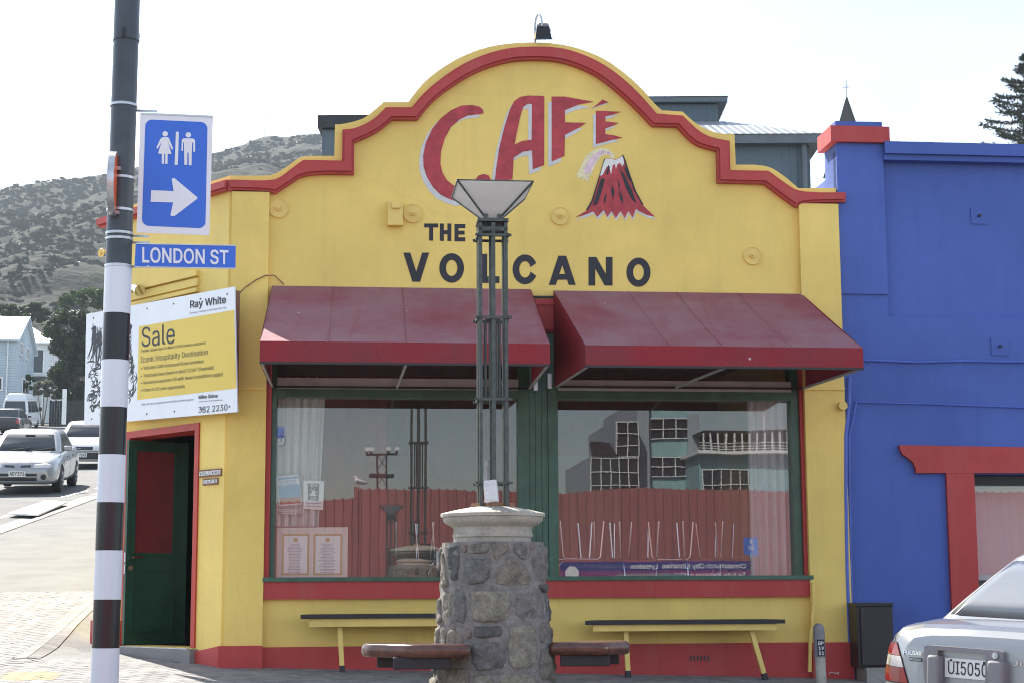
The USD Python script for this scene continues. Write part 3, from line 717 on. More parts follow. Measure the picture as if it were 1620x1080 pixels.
for du in (0.9, 3.6):
    cafe.part('inner_panel', FA.box(CU + du, CU + du + 1.1, -4.59, -4.55, 1.6, 3.3), M['plaster'])
cafe.part('inner_shelf', FA.box(CU + 2.3, CU + 3.3, -4.59, -4.3, 1.0, 2.1), M['timber'])
# entrance: red frame, open green door, threshold
fw = 0.07
M['deep_red'] = look('deep_red_panel', (0.15, 0.016, 0.016), 0.4, var=0.15)
for u0, u1, z0, z1 in ((dx0, dx0 + fw, dz0, dz1), (dx1 - fw, dx1, dz0, dz1), (dx0 + fw + 0.001, dx1 - fw - 0.001, dz1 - fw, dz1)):
    cafe.part('door_frame', CH.box(u0, u1, -0.26, 0.018, z0, z1), M['red_door'])
cafe.part('reveal', CH.box(dx0, dx1, -0.75, -0.29, dz1 + 0.002, dz1 + 0.08), M['red'])
cafe.part('reveal', CH.box(dx1 + 0.003, dx1 + 0.08, -0.75, -0.29, dz0, dz1), M['red'])
cafe.part('threshold', CH.box(dx0 - 0.05, dx1 + 0.05, -0.3, 0.10, dz0 - 0.35, dz0 - 0.015), M['chip'])
cafe.part('threshold_strip', CH.box(dx0 + 0.01, dx1 - 0.01, 0.06, 0.09, dz0 - 0.014, dz0 - 0.004), M['steel'])
cafe.part('lobby_floor', CH.box(dx0 - 0.3, dx1 + 0.3, -1.6, -0.301, dz0 - 0.3, dz0 - 0.02), M['int_floor'])
cafe.part('lobby_wall', CH.box(dx0 - 0.6, dx1 + 0.8, -1.75, -1.65, dz0 - 0.2, 3.8), M['int_red'])
# leaf: hinged on the left jamb, standing open into the lobby
h0 = CH.w(dx0 + fw + 0.02, 0.03, 0); h1 = CH.w(dx0 + fw + 0.05, -0.69, 0)
LD = Frame(h0[:2], u=h1 - h0)
W = np.linalg.norm((h1 - h0)[:2]); Hh = dz1 - fw - 0.02 - dz0
dn = cafe.part('door', LD.box(0, W, -0.045, 0, dz0 + 0.005, dz0 + Hh), M['door_green'], label='green door standing open')
for z0, z1, u0, u1, nm, mt in ((dz0 + 0.95, dz0 + Hh - 0.11, 0.09, W - 0.18, 'door_panel', 'int_red'), (dz0 + 0.16, dz0 + 0.76, 0.09, W - 0.18, 'door_panel', 'green')):
    cafe.part(nm, LD.box(u0, u1, 0.001, 0.006, z0, z1), M['deep_red' if mt == 'int_red' else 'door_green'], parent=dn, label='red upper panel' if mt == 'int_red' else None)
    for q in ((u0, u1, z1, z1 + 0.025), (u0, u1, z0 - 0.025, z0), (u0 - 0.025, u0, z0 - 0.025, z1 + 0.025), (u1, u1 + 0.025, z0 - 0.025, z1 + 0.025)):
        cafe.part('panel_bead', LD.box(q[0], q[1], 0.001, 0.018, q[2], q[3]), M['door_green'], parent=dn)
zk = LD.pix(208, 881)[1]
cafe.part('door_handle', [cyl(LD.w(0.055, 0, zk), LD.w(0.055, 0.06, zk), 0.012), cyl(LD.w(0.05, 0.055, zk), LD.w(0.16, 0.06, zk), 0.009)], M['chrome'], parent=dn)
cafe.part('lock', cyl(LD.w(0.055, 0, zk - 0.11), LD.w(0.055, 0.012, zk - 0.11), 0.025), M['timber'], parent=dn)
for dz in (0, -0.12):
    cafe.part('latch_plate', LD.box(-0.004, 0.0, -0.035, -0.01, zk - 0.05 + dz, zk + 0.05 + dz), M['steel'], parent=dn)
# relief over the entrance
for (y0, y1, o) in ((428, 437, 0.05), (440, 452, 0.03), (456, 462, 0.045)):
    z1_, z0_ = CH.pix(316, y0)[1], CH.pix(316, y1)[1]
    cafe.part('lintel_moulding', CH.box(CE + 0.1, CH.pix(316, 440)[0], 0.0004, o, z0_, z1_), M['yellow'])
# wall anchors, alarm box, vent
for (x, y, r) in ((441, 330, 15.5), (653, 338, 15.5), (886, 342, 15), (1190, 405, 15)):
    c = FA.pix(x, y); rr = r / 160
    a = cafe.part('wall_anchor', FA.prism(Point(c).buffer(rr, 12), 0.0, 0.014), M['yellow_trim'])
    cafe.part('anchor_rim', FA.prism(Point(c).buffer(rr, 12).difference(Point(c).buffer(rr - 0.008, 12)), 0.014, 0.019), M['yellow_trim'], parent=a)
    cafe.part('anchor_nut', [FA.prism(Point(c).buffer(0.028, 3), 0.014, 0.04), cyl(FA.w(c[0], 0.04, c[1]), FA.w(c[0], 0.075, c[1]), 0.012)], M['yellow_trim'], parent=a)
r_ = FA.rect(613, 320, 637, 359).bounds
ab = cafe.part('alarm_box', FA.box(r_[0], r_[2], 0.0, 0.09, r_[1], r_[3]), M['yellow_trim'], label='yellow alarm box')
r_ = FA.rect(620, 321, 633, 330, 0.09).bounds
cafe.part('alarm_lamp', FA.box(r_[0], r_[2], 0.09, 0.12, r_[1], r_[3]), M['yellow_trim'], parent=ab)
r_ = FA.rect(1090, 1034, 1123, 1047, 0.035).bounds
vt = cafe.part('air_vent', FA.box(r_[0], r_[2], 0.0352, 0.043, r_[1], r_[3]), M['red'])
for k in range(6):
    a = r_[0] + (r_[2] - r_[0]) * (k + 0.2) / 6
    cafe.part('vent_slot', FA.box(a, a + 0.018, 0.0431, 0.0445, r_[1] + 0.015, r_[3] - 0.015), M['ink'], parent=vt)
# mural lettering
Z4 = lambda P: [(540 + x / 3, y / 3) for x, y in P]
Cr = [(675, 540), (672, 522), (655, 508), (620, 500), (570, 503), (520, 525), (470, 565), (430, 615), (400, 680), (388, 740), (390, 790), (405, 840), (435, 890), (470, 925), (510, 945), (560, 962), (610, 955), (660, 925), (700, 880), (707, 850), (698, 833), (675, 827), (650, 835), (635, 855), (605, 882), (560, 890), (530, 880), (500, 855), (480, 820), (470, 780), (473, 720), (490, 660), (520, 605), (560, 570), (600, 550), (645, 545)]
Ar = Polygon([(728, 862), (735, 800), (750, 700), (775, 600), (800, 520), (822, 480), (850, 461), (890, 455), (963, 458), (962, 785), (908, 806), (905, 715), (860, 722), (818, 750), (812, 852), (765, 862)]).difference(Polygon([(822, 687), (835, 620), (850, 550), (865, 508), (885, 494), (905, 495), (903, 665), (860, 670)]))
Fr_ = [(998, 460), (1060, 460), (1198, 485), (1130, 497), (1061, 525), (1061, 582), (1162, 585), (1120, 612), (1061, 642), (1059, 742), (998, 768)]
Er = [(1208, 527), (1328, 532), (1290, 546), (1254, 554), (1253, 578), (1317, 585), (1285, 600), (1253, 612), (1252, 638), (1290, 643), (1335, 655), (1275, 668), (1208, 686)]
Ac = [(1190, 516), (1240, 474), (1268, 488), (1222, 502)]
def zpoly(p):
    if not isinstance(p, Polygon): p = Polygon(p)
    ext = [tuple(FA.pix(540 + x / 3, y / 3)) for x, y in p.exterior.coords]
    ins = [[tuple(FA.pix(540 + x / 3, y / 3)) for x, y in r.coords] for r in p.interiors]
    return Polygon(ext, ins).buffer(0)
mural = cafe.part('mural_word', [FA.prism(zpoly(p), 0.0035, 0.0055) for p in (Cr, Ar, Fr_, Er, Ac)], M['cafe_red'], label='hand painted red word CAFÉ with pale shadow')
cafe.part('mural_shadow', [FA.prism(zpoly(affinity.translate(p if isinstance(p, Polygon) else Polygon(p), dx, dy)), 0.0012, 0.003) for p, dx, dy in ((Cr, -19, 17), (Ar, -17, 24), (Fr_, -16, 26), (Er, -14, 16), (Ac, -4, 6))], M['mural_grey'], parent=mural)
cone = [(1110, 1033), (1165, 1000), (1190, 960), (1215, 880), (1235, 800), (1252, 755), (1280, 752), (1300, 760), (1318, 750), (1335, 738), (1345, 765), (1365, 830), (1395, 910), (1430, 975), (1488, 1030), (1450, 1022), (1412, 1003), (1398, 992), (1382, 1035), (1362, 1002), (1345, 1037), (1325, 1003), (1302, 1037), (1282, 1003), (1262, 1032), (1245, 998), (1215, 1032), (1195, 1005), (1160, 1020)]
vol = cafe.part('mural_volcano', FA.prism(zpoly(cone), 0.0045, 0.0058), M['cafe_red'], label='painted red and black volcano with pale smoke')
cafe.part('volcano_shadow', FA.prism(zpoly(affinity.translate(Polygon(cone), 3, 12)), 0.0012, 0.003), M['mural_grey'], parent=vol)
cafe.part('snow_cap', FA.prism(zpoly([(1222, 838), (1235, 800), (1252, 757), (1280, 754), (1300, 762), (1318, 752), (1335, 742), (1342, 775), (1333, 792), (1322, 775), (1310, 782), (1303, 803), (1297, 780), (1287, 788), (1280, 830), (1270, 790), (1258, 795), (1240, 832)]), 0.0062, 0.0072), M['mural_white'], parent=vol)
streaks = [[(1232, 850), (1250, 848), (1238, 900), (1215, 970), (1193, 978), (1207, 935)], [(1266, 785), (1274, 795), (1264, 832), (1257, 825)], [(1250, 925), (1258, 925), (1252, 965), (1245, 965)], [(1285, 880), (1295, 905), (1290, 950), (1280, 910)],
           [(1310, 850), (1322, 882), (1317, 905)], [(1318, 900), (1335, 940), (1336, 972), (1322, 945)], [(1320, 800), (1342, 830), (1372, 890), (1402, 968), (1380, 952), (1350, 895)], [(1340, 795), (1356, 800), (1376, 868), (1360, 850)],
           [(1333, 738), (1338, 737), (1350, 768), (1370, 830), (1398, 908), (1434, 975), (1428, 975), (1390, 910), (1362, 830), (1343, 768)], [(1247, 757), (1252, 753), (1238, 795), (1218, 870), (1195, 955), (1170, 998), (1160, 1000), (1186, 955), (1210, 880)]]
cafe.part('lava_streak', [FA.prism(zpoly(p), 0.0076, 0.0086) for p in streaks], M['mural_black'], parent=vol)
cafe.part('smoke_plume', FA.prism(zpoly([(1116, 835), (1138, 790), (1158, 745), (1190, 715), (1230, 702), (1270, 710), (1297, 735), (1292, 758), (1265, 735), (1235, 742), (1208, 782), (1184, 830), (1165, 868), (1156, 848), (1148, 862), (1140, 842), (1128, 848)]), 0.0012, 0.003), M['mural_cream'], parent=vol)
cafe.part('smoke_plume', FA.prism(zpoly([(1150, 810), (1172, 765), (1195, 735), (1230, 715), (1268, 720), (1288, 745), (1258, 728), (1225, 742), (1198, 780), (1178, 830), (1168, 812), (1160, 832)]), 0.0035, 0.0045), M['mural_pink'], parent=vol)
def stroke_letter(ch, x0, y0, x1, y1, t):
    xm, ym = (x0 + x1) / 2, (y0 + y1) / 2
    L = lambda P: LineString(P).buffer(t / 2, cap_style=2, join_style=2)
    bxp = sbox(x0 - 1, y0, x1 + 1, y1)
    ell = lambda k: affinity.scale(Point(xm, ym).buffer(1, 24), (x1 - x0) / 2 - k, (y1 - y0) / 2 - k)
    if ch == 'V': g = unary_union([L([(x0 + t * .45, y0 - 6), (xm, y1 + 2)]), L([(x1 - t * .45, y0 - 6), (xm, y1 + 2)])]).intersection(bxp)
    elif ch == 'O': g = ell(0).difference(ell(t))
    elif ch == 'C': g = ell(0).difference(ell(t)).difference(Polygon([(xm + 4, ym), (x1 + 20, ym - 26), (x1 + 20, ym + 26)]))
    elif ch == 'L': g = unary_union([sbox(x0, y0, x0 + t, y1), sbox(x0, y1 - t, x1, y1)])
    elif ch == 'A': g = unary_union([L([(x0 + t * .45, y1 + 6), (xm, y0 - 2)]), L([(x1 - t * .45, y1 + 6), (xm, y0 - 2)]), sbox(xm - 12, ym + 6, xm + 12, ym + 6 + t * .85)]).intersection(bxp)
    elif ch == 'N': g = unary_union([sbox(x0, y0, x0 + t, y1), sbox(x1 - t, y0, x1, y1), L([(x0 + t * .4, y0 - 4), (x1 - t * .4, y1 + 4)]).intersection(bxp)])
    elif ch == 'T': g = unary_union([sbox(x0, y0, x1, y0 + t), sbox(xm - t / 2, y0, xm + t / 2, y1)])
    elif ch == 'H': g = unary_union([sbox(x0, y0, x0 + t, y1), sbox(x1 - t, y0, x1, y1), sbox(x0, ym - t / 2, x1, ym + t / 2)])
    elif ch == 'E': g = unary_union([sbox(x0, y0, x0 + t, y1), sbox(x0, y0, x1, y0 + t), sbox(x0, y1 - t, x1, y1), sbox(x0, ym - t / 2, x1 - 1, ym + t / 2)])
    polys = []
    for p in getattr(g, 'geoms', [g]):
        polys.append(Polygon([tuple(FA.pix(*q)) for q in p.exterior.coords], [[tuple(FA.pix(*q)) for q in r.coords] for r in p.interiors]).buffer(0))
    return FA.prism(unary_union(polys), 0.0015, 0.0035)
for wd, L in (('THE', [('T', 671, 354, 693, 381), ('H', 696, 354, 714, 381.5), ('E', 719, 355, 736, 382)]), ('VOLCANO', [('V', 637, 400, 680, 446), ('O', 695, 401, 734, 447.5), ('L', 760, 402, 790, 448), ('C', 811, 403, 850, 450), ('A', 867, 405, 912, 451), ('N', 931, 407, 969, 452), ('O', 991, 408, 1029, 454)])):
    for ch, a, b, c, d in L:
        cafe.part('painted_letter', stroke_letter(ch, a, b, c, d, 10.5 if wd == 'VOLCANO' else 6.2), M['mural_black'])

# ================================================================== BLUE BUILDING
B0 = FA.pix(1337, 700)[0] + 0.002; B1 = B0 + 9.0
zt = FA.pix(1420, 229)[1]; zr = FA.pix(1450, 501)[1]
ub = lambda x, y: FA.pix(x, y)[0]
bd = Thing('blue_building', 'deep blue rendered shop with red door surround and red banded pier', 'building', FA.w(B0, 0, 0.7))
hole2 = sbox(ub(1545, 900), 0.5, ub(1545, 900) + 1.1, FA.pix(1580, 750)[1])
bd.part('wall', FA.prism(sbox(B0, 0.2, B1, zt).difference(hole2), -0.4, -0.07), M['blue'])
up = ub(1401, 380)
bd.part('wall_face', FA.prism(Polygon([(B0, 0.2), (B0, zt), (up, zt), (up, zr), (B1, zr), (B1, 0.2)]).difference(hole2), -0.07, 0), M['blue'])
zc0 = FA.pix(1450, 247)[1]
bd.part('cornice', FA.box(up + 0.0, B1, -0.069, 0.09, zc0, zt + 0.01), M['blue'])
bd.part('cornice_fillet', FA.box(up, B1, -0.069, 0.05, zc0 - 0.06, zc0 - 0.001), M['blue'])
zpi = FA.pix(1360, 228)[1]; zpt = FA.pix(1360, 203)[1]; zcp = FA.pix(1360, 193.5)[1]
bd.part('pier', FA.box(B0 + 0.0, up, -0.36, 0.02, zt - 1.6, zpi), M['blue'])
bd.part('pier_band', FA.box(B0 - 0.07, up + 0.06, -0.42, 0.08, zpi + 0.001, zpt), M['red'])
bd.part('pier_cap', FA.box(B0 + 0.0, up + 0.0, -0.36, 0.02, zpt + 0.001, zcp), M['blue'])
bd.part('wall', prism_z(Polygon([along(FA.w(B0, 0, 0), .41), along(FA.w(B0 + .3, 0, 0), .41), along(FA.w(B0 + .3, 0, 0), DEP), along(FA.w(B0, 0, 0), DEP)]), 0.2, zt - 0.3), M['blue'])
bd.part('roof', prism_z(Polygon([along(FA.w(B0, 0, 0), .41), along(FA.w(B1, 0, 0), .41), along(FA.w(B1, 0, 0), DEP), along(FA.w(B0, 0, 0), DEP)]), zt - 0.6, zt - 0.4), M['zinc'])
lint = [(1420, 704), (1660, 708), (1660, 748), (1447, 748), (1446, 740), (1442, 731), (1434, 724), (1426, 719), (1422, 711)]
bd.part('door_lintel', FA.prism(FA.poly(lint), 0.0005, 0.05), M['red'])
u0, u1 = ub(1501, 900), ub(1545, 900)
bd.part('door_jamb', FA.box(u0, u1, 0.0004, 0.048, 0.3, FA.pix(1520, 748)[1] - 0.001), M['red'])
bd.part('door_jamb', FA.box(u1 + 1.1, u1 + 1.1 + u1 - u0, 0.0004, 0.048, 0.3, FA.pix(1520, 748)[1] - 0.001), M['red'])
hx = hole2.bounds
z768, z905, z916 = FA.pix(1580, 766)[1], FA.pix(1580, 908)[1], FA.pix(1580, 917)[1]
sw = bd.part('window', FA.box(hx[0], hx[2], -0.2, -0.1, z768, hx[3] - 0.001), M['dark'])
bd.part('sill', FA.box(hx[0], hx[2], -0.2, -0.06, z916, z905), M['alloy'], parent=sw)
bd.part('pane', quad_grid(FA.pts(np.array([[hx[0], -0.14, z905], [hx[2], -0.14, z905], [hx[0], -0.14, z768], [hx[2], -0.14, z768]])).reshape(2, 2, 3)), M['pane'], parent=sw)
bd.part('blind', FA.box(hx[0], hx[2], -0.38, -0.35, z905, z768), M['cloth_pink'], parent=sw)
bd.part('stall_panel', FA.box(hx[0], hx[2], -0.2, -0.1, 0.5, z916 - 0.001), M['green'])
bd.part('back_panel', FA.box(hx[0] - 0.2, hx[2] + 0.2, -1.6, -1.5, 0.5, 4), M['plaster'])
for (x, y, s) in ((1552, 340, 14), (1581, 548, 15)):
    c = FA.pix(x, y); o = -0.07 if y < 400 else 0.0; s /= 165
    a = bd.part('anchor_plate', FA.box(c[0] - s, c[0] + s, o, o + 0.012, c[1] - s, c[1] + s), M['blue'])
    bd.part('anchor_bolt', cyl(FA.w(c[0], o, c[1]), FA.w(c[0], o + 0.05, c[1]), 0.014), M['dark'], parent=a)
def wallcurve(pxs, o, r): return tube([FA.w(*(lambda q: (q[0], o, q[1]))(FA.pix(x, y))) for x, y in pxs], r, 8)
M['blue_pipe'] = look('blue_pipe_paint', (0.08, 0.14, 0.50), 0.35, var=0.2)
bd.part('cable', wallcurve([(1366, 570), (1400, 571), (1450, 573), (1520, 571), (1640, 573)], 0.02, 0.012), M['blue_pipe'])
bd.part('cable', wallcurve([(1352, 636), (1450, 638), (1640, 645)], 0.012, 0.008), M['blue_pipe'])
bd.part('drainpipe', wallcurve([(1341, 597), (1340, 640), (1335, 690), (1335, 780), (1337, 900), (1343, 1072)], 0.06, 0.022), M['blue_pipe'])
bd.part('drainpipe', wallcurve([(1352, 636), (1347, 665), (1341, 690), (1342, 780), (1344, 900), (1350, 1072)], 0.05, 0.011), M['blue_pipe'])

# ================================================================== BEHIND
M['gutter'] = look('grey_gutter', (0.10, 0.125, 0.14), 0.5)
gb = Thing('grey_corrugated_building', 'tall grey blue corrugated shed with zinc roofs behind the cafe', 'building', (1, 32, 3))
gb.part('wall', bx(-1.0, 5.75, 32, 44, 1.5, 10.2), M['clad'])
gb.part('wing', bx(-3.53, -0.9, 31, 44, 1.5, 10.15), M['clad'])
gb.part('wing_fascia', bx(-3.6, -0.8, 30.9, 44.1, 10.16, 10.4), M['dark'])
gb.part('gutter', bx(-1.1, 5.95, 31.75, 44.2, 10.05, 10.22), M['gutter'])
gb.part('downpipe', cyl([5.62, 31.9, 2], [5.62, 31.9, 10.1], 0.05), M['gutter'])
gb.part('wall_joint', [bx(x, x + 0.03, 31.98, 32.0, 3, 10.0) for x in (1.9, 3.55)], M['dark'])
def frustum(x0, x1, y0, y1, z0, X0, X1, Y0, Y1, Z1):
    V = [(x0, y0, z0), (x1, y0, z0), (x1, y1, z0), (x0, y1, z0), (X0, Y0, Z1), (X1, Y0, Z1), (X1, Y1, Z1), (X0, Y1, Z1)]
    F = [[0, 2, 1], [0, 3, 2], [4, 5, 6], [4, 6, 7]] + [t for i in range(4) for t in ([i, (i + 1) % 4, (i + 1) % 4 + 4], [i, (i + 1) % 4 + 4, i + 4])]
    return trimesh.Trimesh(V, F, process=False)
gb.part('roof', frustum(-1.1, 5.97, 31.73, 44.2, 10.23, 0.4, 4.42, 34.4, 41.5, 11.22), M['zinc'])
gb.part('monitor_wall', bx(0.6, 4.32, 34.5, 41.4, 11.0, 11.62), M['clad'])
gb.part('monitor_gutter', bx(0.5, 4.5, 34.35, 41.5, 11.63, 11.74), M['gutter'])
gb.part('monitor_roof', frustum(0.48, 4.52, 34.33, 41.52, 11.745, 2.3, 2.5, 37.5, 38.3, 12.5), M['zinc'])

M['slate'] = look('dark_slate', (0.055, 0.05, 0.046), 0.8, var=0.2)
sp = Thing('church_spire', 'small dark pointed spire with a thin cross beyond the blue pier', 'spire', at(1339, 600, 60))
ap = at(1339.5, 154, 60)
sp.part('spire', lathe([(0.95, ap[2] - 3.0), (0.02, ap[2])], (ap[0], ap[1], 0), 4), M['slate'])
sp.part('tower', bx(ap[0] - .8, ap[0] + .8, 59.2, 60.8, 6, ap[2] - 3.0), M['clad'])
sp.part('cross', [cyl(ap, ap + [0, 0, 0.64], 0.012, 6), cyl(ap + [-0.12, 0, .36], ap + [.12, 0, .36], .01, 6), cyl(ap + [-0.08, 0, .28], ap + [.08, 0, .44], .008, 6)], M['office_grey'])

# hillside
def hill_mesh():
    skyl = [(-400, 330), (-150, 318), (0, 298), (60, 287), (110, 283), (165, 274), (215, 262), (280, 251), (335, 241), (375, 228), (405, 217), (420, 214), (445, 216), (470, 212.5), (495, 213), (520, 210), (600, 215), (760, 240), (1000, 330), (1300, 480), (1700, 700)]
    pxs = np.linspace(-400, 1700, 360); ts = np.linspace(0, 1, 190)
    crest_y = np.interp(pxs, *zip(*skyl))
    Yc, Y0 = 620.0, 165.0
    P = np.zeros((len(pxs), len(ts), 3))
    for i, (px, cy_) in enumerate(zip(pxs, crest_y)):
        Y = Y0 + (Yc - Y0) * ts ** 1.15
        X = (px - 810) / FPX * Y / math.cos(PITCH) * 0.993
        zc = at(px, cy_, Yc)[2]
        z0 = float(gz(0, Y0))
        prof = z0 + (zc - z0) * (0.16 * ts + 0.84 * ts ** 1.25)
        Pn = np.stack([X / 95.0, Y / 95.0, np.zeros_like(Y)], -1)
        rd = meshkit.fbm(Pn + 7.3, 5, 3) - 0.5
        ridge = np.abs(meshkit.noise(Pn * 1.15 + 3.1, 11) - 0.5) * 2
        fine = meshkit.fbm(Pn * 9, 4, 5) - 0.5
        env = np.sin(np.pi * np.clip(ts, 0, 1)) ** 0.7
        z = prof + env * (rd * 46 - (1 - ridge) * 14 + 6) + fine * 5.0 * np.clip(env + 0.25, 0, 1)
        P[i] = np.stack([X, Y, z], -1)
    back = P[:, -1:, :] + np.array([0, 160, -60.0])
    return np.concatenate([P, back], 1)
HP = hill_mesh()
M['hill'] = usdkit.material(stage, '/World/Looks/hill_slope', {
    'g': ('geometry', {}), 'n1': ('noise_texture', {'scale': 0.018, 'detail': 6.0, 'roughness': 0.68}), 'n2': ('noise_texture', {'scale': 0.13, 'detail': 6.0, 'roughness': 0.7}),
    'r1': ('rgb_ramp', {'ramp': [(0.34, (0.016, 0.023, 0.011)), (0.50, (0.021, 0.027, 0.014)), (0.64, (0.030, 0.030, 0.021)), (0.76, (0.030, 0.028, 0.025))]}),
    'r2': ('rgb_ramp', {'ramp': [(0.40, (0.40,) * 3), (0.50, (0.9,) * 3), (0.66, (1.35,) * 3)]}), 'mm': ('mix_color', {'blend_type': 'multiply', 'fac': 1.0, 'use_clamp': False}),
    'b': ('bump', {'strength': 1.0, 'distance': 2.0}), 'p': ('principled_bsdf', {'roughness': 0.95, 'specular_ior_level': 0.1})},
    [('g.position', 'n1.vector'), ('g.position', 'n2.vector'), ('n1.fac', 'r1.fac'), ('n2.fac', 'r2.fac'), ('r1.color', 'mm.a'), ('r2.color', 'mm.b'), ('mm.result', 'p.base_color'), ('n2.fac', 'b.height'), ('b.normal', 'p.normal')], surface='p.BSDF')
single('hillside', quad_grid(HP), M['hill'], kind='structure', smooth=True, base=(0, 0, 0))
# scrub on the slope
def clump(n, r, seed, squash=0.75, size=0.4):
    g = np.random.default_rng(seed)
    V, F = [], []
    for k in range(n):
        d = nrm(g.normal(size=3)); p = d * r * g.uniform(0.55, 1.0); p[2] = abs(p[2]) * squash
        a = nrm(np.cross(d + g.normal(size=3) * 0.7, g.normal(size=3))); b_ = nrm(np.cross(a, g.normal(size=3)))
        s = size * g.uniform(0.6, 1.3)
        i = len(V)
        V += [p - a * s, p + b_ * s * 0.55, p + a * s, p - b_ * s * 0.55]
        F += [[i, i + 1, i + 2], [i, i + 2, i + 3]]
    return trimesh.Trimesh(V, F, process=False)
pi = UsdGeom.PointInstancer.Define(stage, '/World/hill_scrub')
tagp(pi.GetPrim(), 'low dark scrub scattered over the hillside', 'scrub', None, 'stuff')
protos = []
for k in range(3):
    pth = f'/World/hill_scrub/bush_form_{k:03d}'
    usdkit.mesh(stage, pth, clump(70, 1.0, k, 0.7, 0.5), M['scrub']); protos.append(pth)
pi.CreatePrototypesRel().SetTargets([Sdf.Path(p) for p in protos])
rg = np.random.default_rng(21)
pos, sc, idx, ori = [], [], [], []
H = HP[:, :-1]
while len(pos) < 14000:
    i, j = rg.integers(0, int(H.shape[0] * 0.47)), int(rg.uniform(0.02, 0.995) * (H.shape[1] - 1))
    p = H[i, j]
    dens = meshkit.noise(np.array([[p[0] / 26, p[1] / 26, 0.0]]), 40)[0] * 0.7 + meshkit.noise(np.array([[p[0] / 9, p[1] / 9, 0.0]]), 41)[0] * 0.3
    if rg.random() > max(0.0, (dens - 0.34)) * 3.2:
        continue
    s = rg.uniform(0.3, 0.9) * (1.0 if rg.random() < 0.92 else 1.8) * (p[1] / 420) ** 0.5
    pos.append(p + [rg.uniform(-2, 2), rg.uniform(-2, 2), -0.15]); sc.append([s, s, s * rg.uniform(0.7, 1.1)]); idx.append(int(rg.integers(3)))
    a = rg.uniform(0, 6.28); ori.append(Gf.Quath(math.cos(a / 2), 0, 0, math.sin(a / 2)))
pi.CreatePositionsAttr(Vt.Vec3fArray.FromNumpy(np.array(pos, np.float32))); pi.CreateScalesAttr(Vt.Vec3fArray.FromNumpy(np.array(sc, np.float32)))
pi.CreateProtoIndicesAttr(Vt.IntArray(idx)); pi.CreateOrientationsAttr(Vt.QuathArray(ori))
mast0 = at(419, 216, 615)
single('radio_mast', tube([mast0 - [0, 0, 2], mast0 + [0, 0, 10.5]], [0.16, 0.07], 6), M['office_grey'], 'thin radio mast on the crest of the hill', 'mast')

# houses up the side street
def house(name, label, corner, wl, dp, zg_, ze, zrid, wallm, roofm, hip=0.0, ov=0.25):
    """corner: the near right corner; wl runs left along the cafe's front direction, dp up the street; ridge along wl."""
    t = Thing(name, label, 'house', (corner[0], corner[1], zg_))
    f = Frame(corner[:2], YAW)
    t.part('wall', f.box(-wl, 0, -dp, 0, zg_ - 1, ze), wallm)
    if hip <= 0:
        for u in (-wl, -0.12):
            V = f.pts([[u, 0, ze], [u, -dp, ze], [u, -dp / 2, zrid - 0.02], [u + 0.12, 0, ze], [u + 0.12, -dp, ze], [u + 0.12, -dp / 2, zrid - 0.02]])
            t.part('gable', trimesh.Trimesh(V, [[0, 1, 2], [3, 5, 4], [0, 2, 5], [0, 5, 3], [1, 4, 5], [1, 5, 2], [0, 3, 4], [0, 4, 1]], process=False), wallm)
    sl = (zrid - ze) / (dp / 2)
    th = 0.14
    for s in (0, 1):
        e0 = ov if s == 0 else -dp - ov
        ze_ = ze - sl * ov
        A = [[-wl - ov, e0, ze_], [ov, e0, ze_], [ov - hip, -dp / 2, zrid], [-wl - ov + hip, -dp / 2, zrid]]
        V = f.pts(A + [[a, b_, c + th] for a, b_, c in A])
        F = [[0, 1, 2], [0, 2, 3], [4, 6, 5], [4, 7, 6]] + [q for i in range(4) for q in ([i, (i + 1) % 4 + 4, (i + 1) % 4], [i, i + 4, (i + 1) % 4 + 4])]
        t.part('roof', trimesh.Trimesh(V, F, process=False), roofm)
    if hip > 0:
        for u, uu in ((ov, ov - hip), (-wl - ov, -wl - ov + hip)):
            V = f.pts([[u, ov, ze - sl * ov + th], [u, -dp - ov, ze - sl * ov + th], [uu, -dp / 2, zrid + th]])
            t.part('roof', trimesh.Trimesh(np.vstack([V, V - [0, 0, .1]]), [[0, 1, 2], [3, 5, 4], [0, 3, 4], [0, 4, 1]], process=False), roofm)
    return t, f
def hwindow(t, f, u0, u1, z0, z1, o, side=None):
    q = Frame(f.w(0, 0, 0)[:2], u=-f.out) if side else f
    fr = t.part('window', q.prism(sbox(u0, z0, u1, z1).difference(sbox(u0 + .09, z0 + .09, u1 - .09, z1 - .09).difference(sbox((u0 + u1) / 2 - .03, z0, (u0 + u1) / 2 + .03, z1))), o, o + 0.06), M['white_paint'])
    t.part('pane', q.box(u0 + .08, u1 - .08, o + 0.001, o + 0.02, z0 + .08, z1 - .08), M['office_glass'], parent=fr)
def boards(name, c, pitch):
    return corrugated(name, c, pitch, 0.6, axis='z', depth=0.03)
M['board_blue'] = boards('pale_blue_weatherboard', (0.46, 0.54, 0.58), 0.18)
M['board_white'] = boards('white_weatherboard', (0.72, 0.74, 0.74), 0.18)
hc = at(24, 600, 115)
t, f = house('weatherboard_house', 'pale blue two storey weatherboard house with pale metal roof', hc, 9, 7.0, 12.5, at(24, 537, 115)[2], at(41, 504, 118.5)[2], M['board_blue'], M['roof_pale'])
for (a, b) in ((1.2, 2.2), (3.6, 4.6)):
    hwindow(t, f, a, b, at(30, 563, 117)[2], at(30, 543, 117)[2], 0.0, side=True)
hwindow(t, f, 2.6, 5.0, at(30, 620, 117)[2], at(30, 595, 117)[2], 0.0, side=True)
hwindow(t, f, -1.6, -0.8, at(10, 618, 115)[2], at(10, 596, 115)[2], 0.0)
t.part('downpipe', cyl(f.w(-.55, 0.05, 12.5), f.w(-.55, 0.05, at(24, 540, 115)[2]), 0.05, 8), M['white_paint'])
hc = at(80, 600, 136)
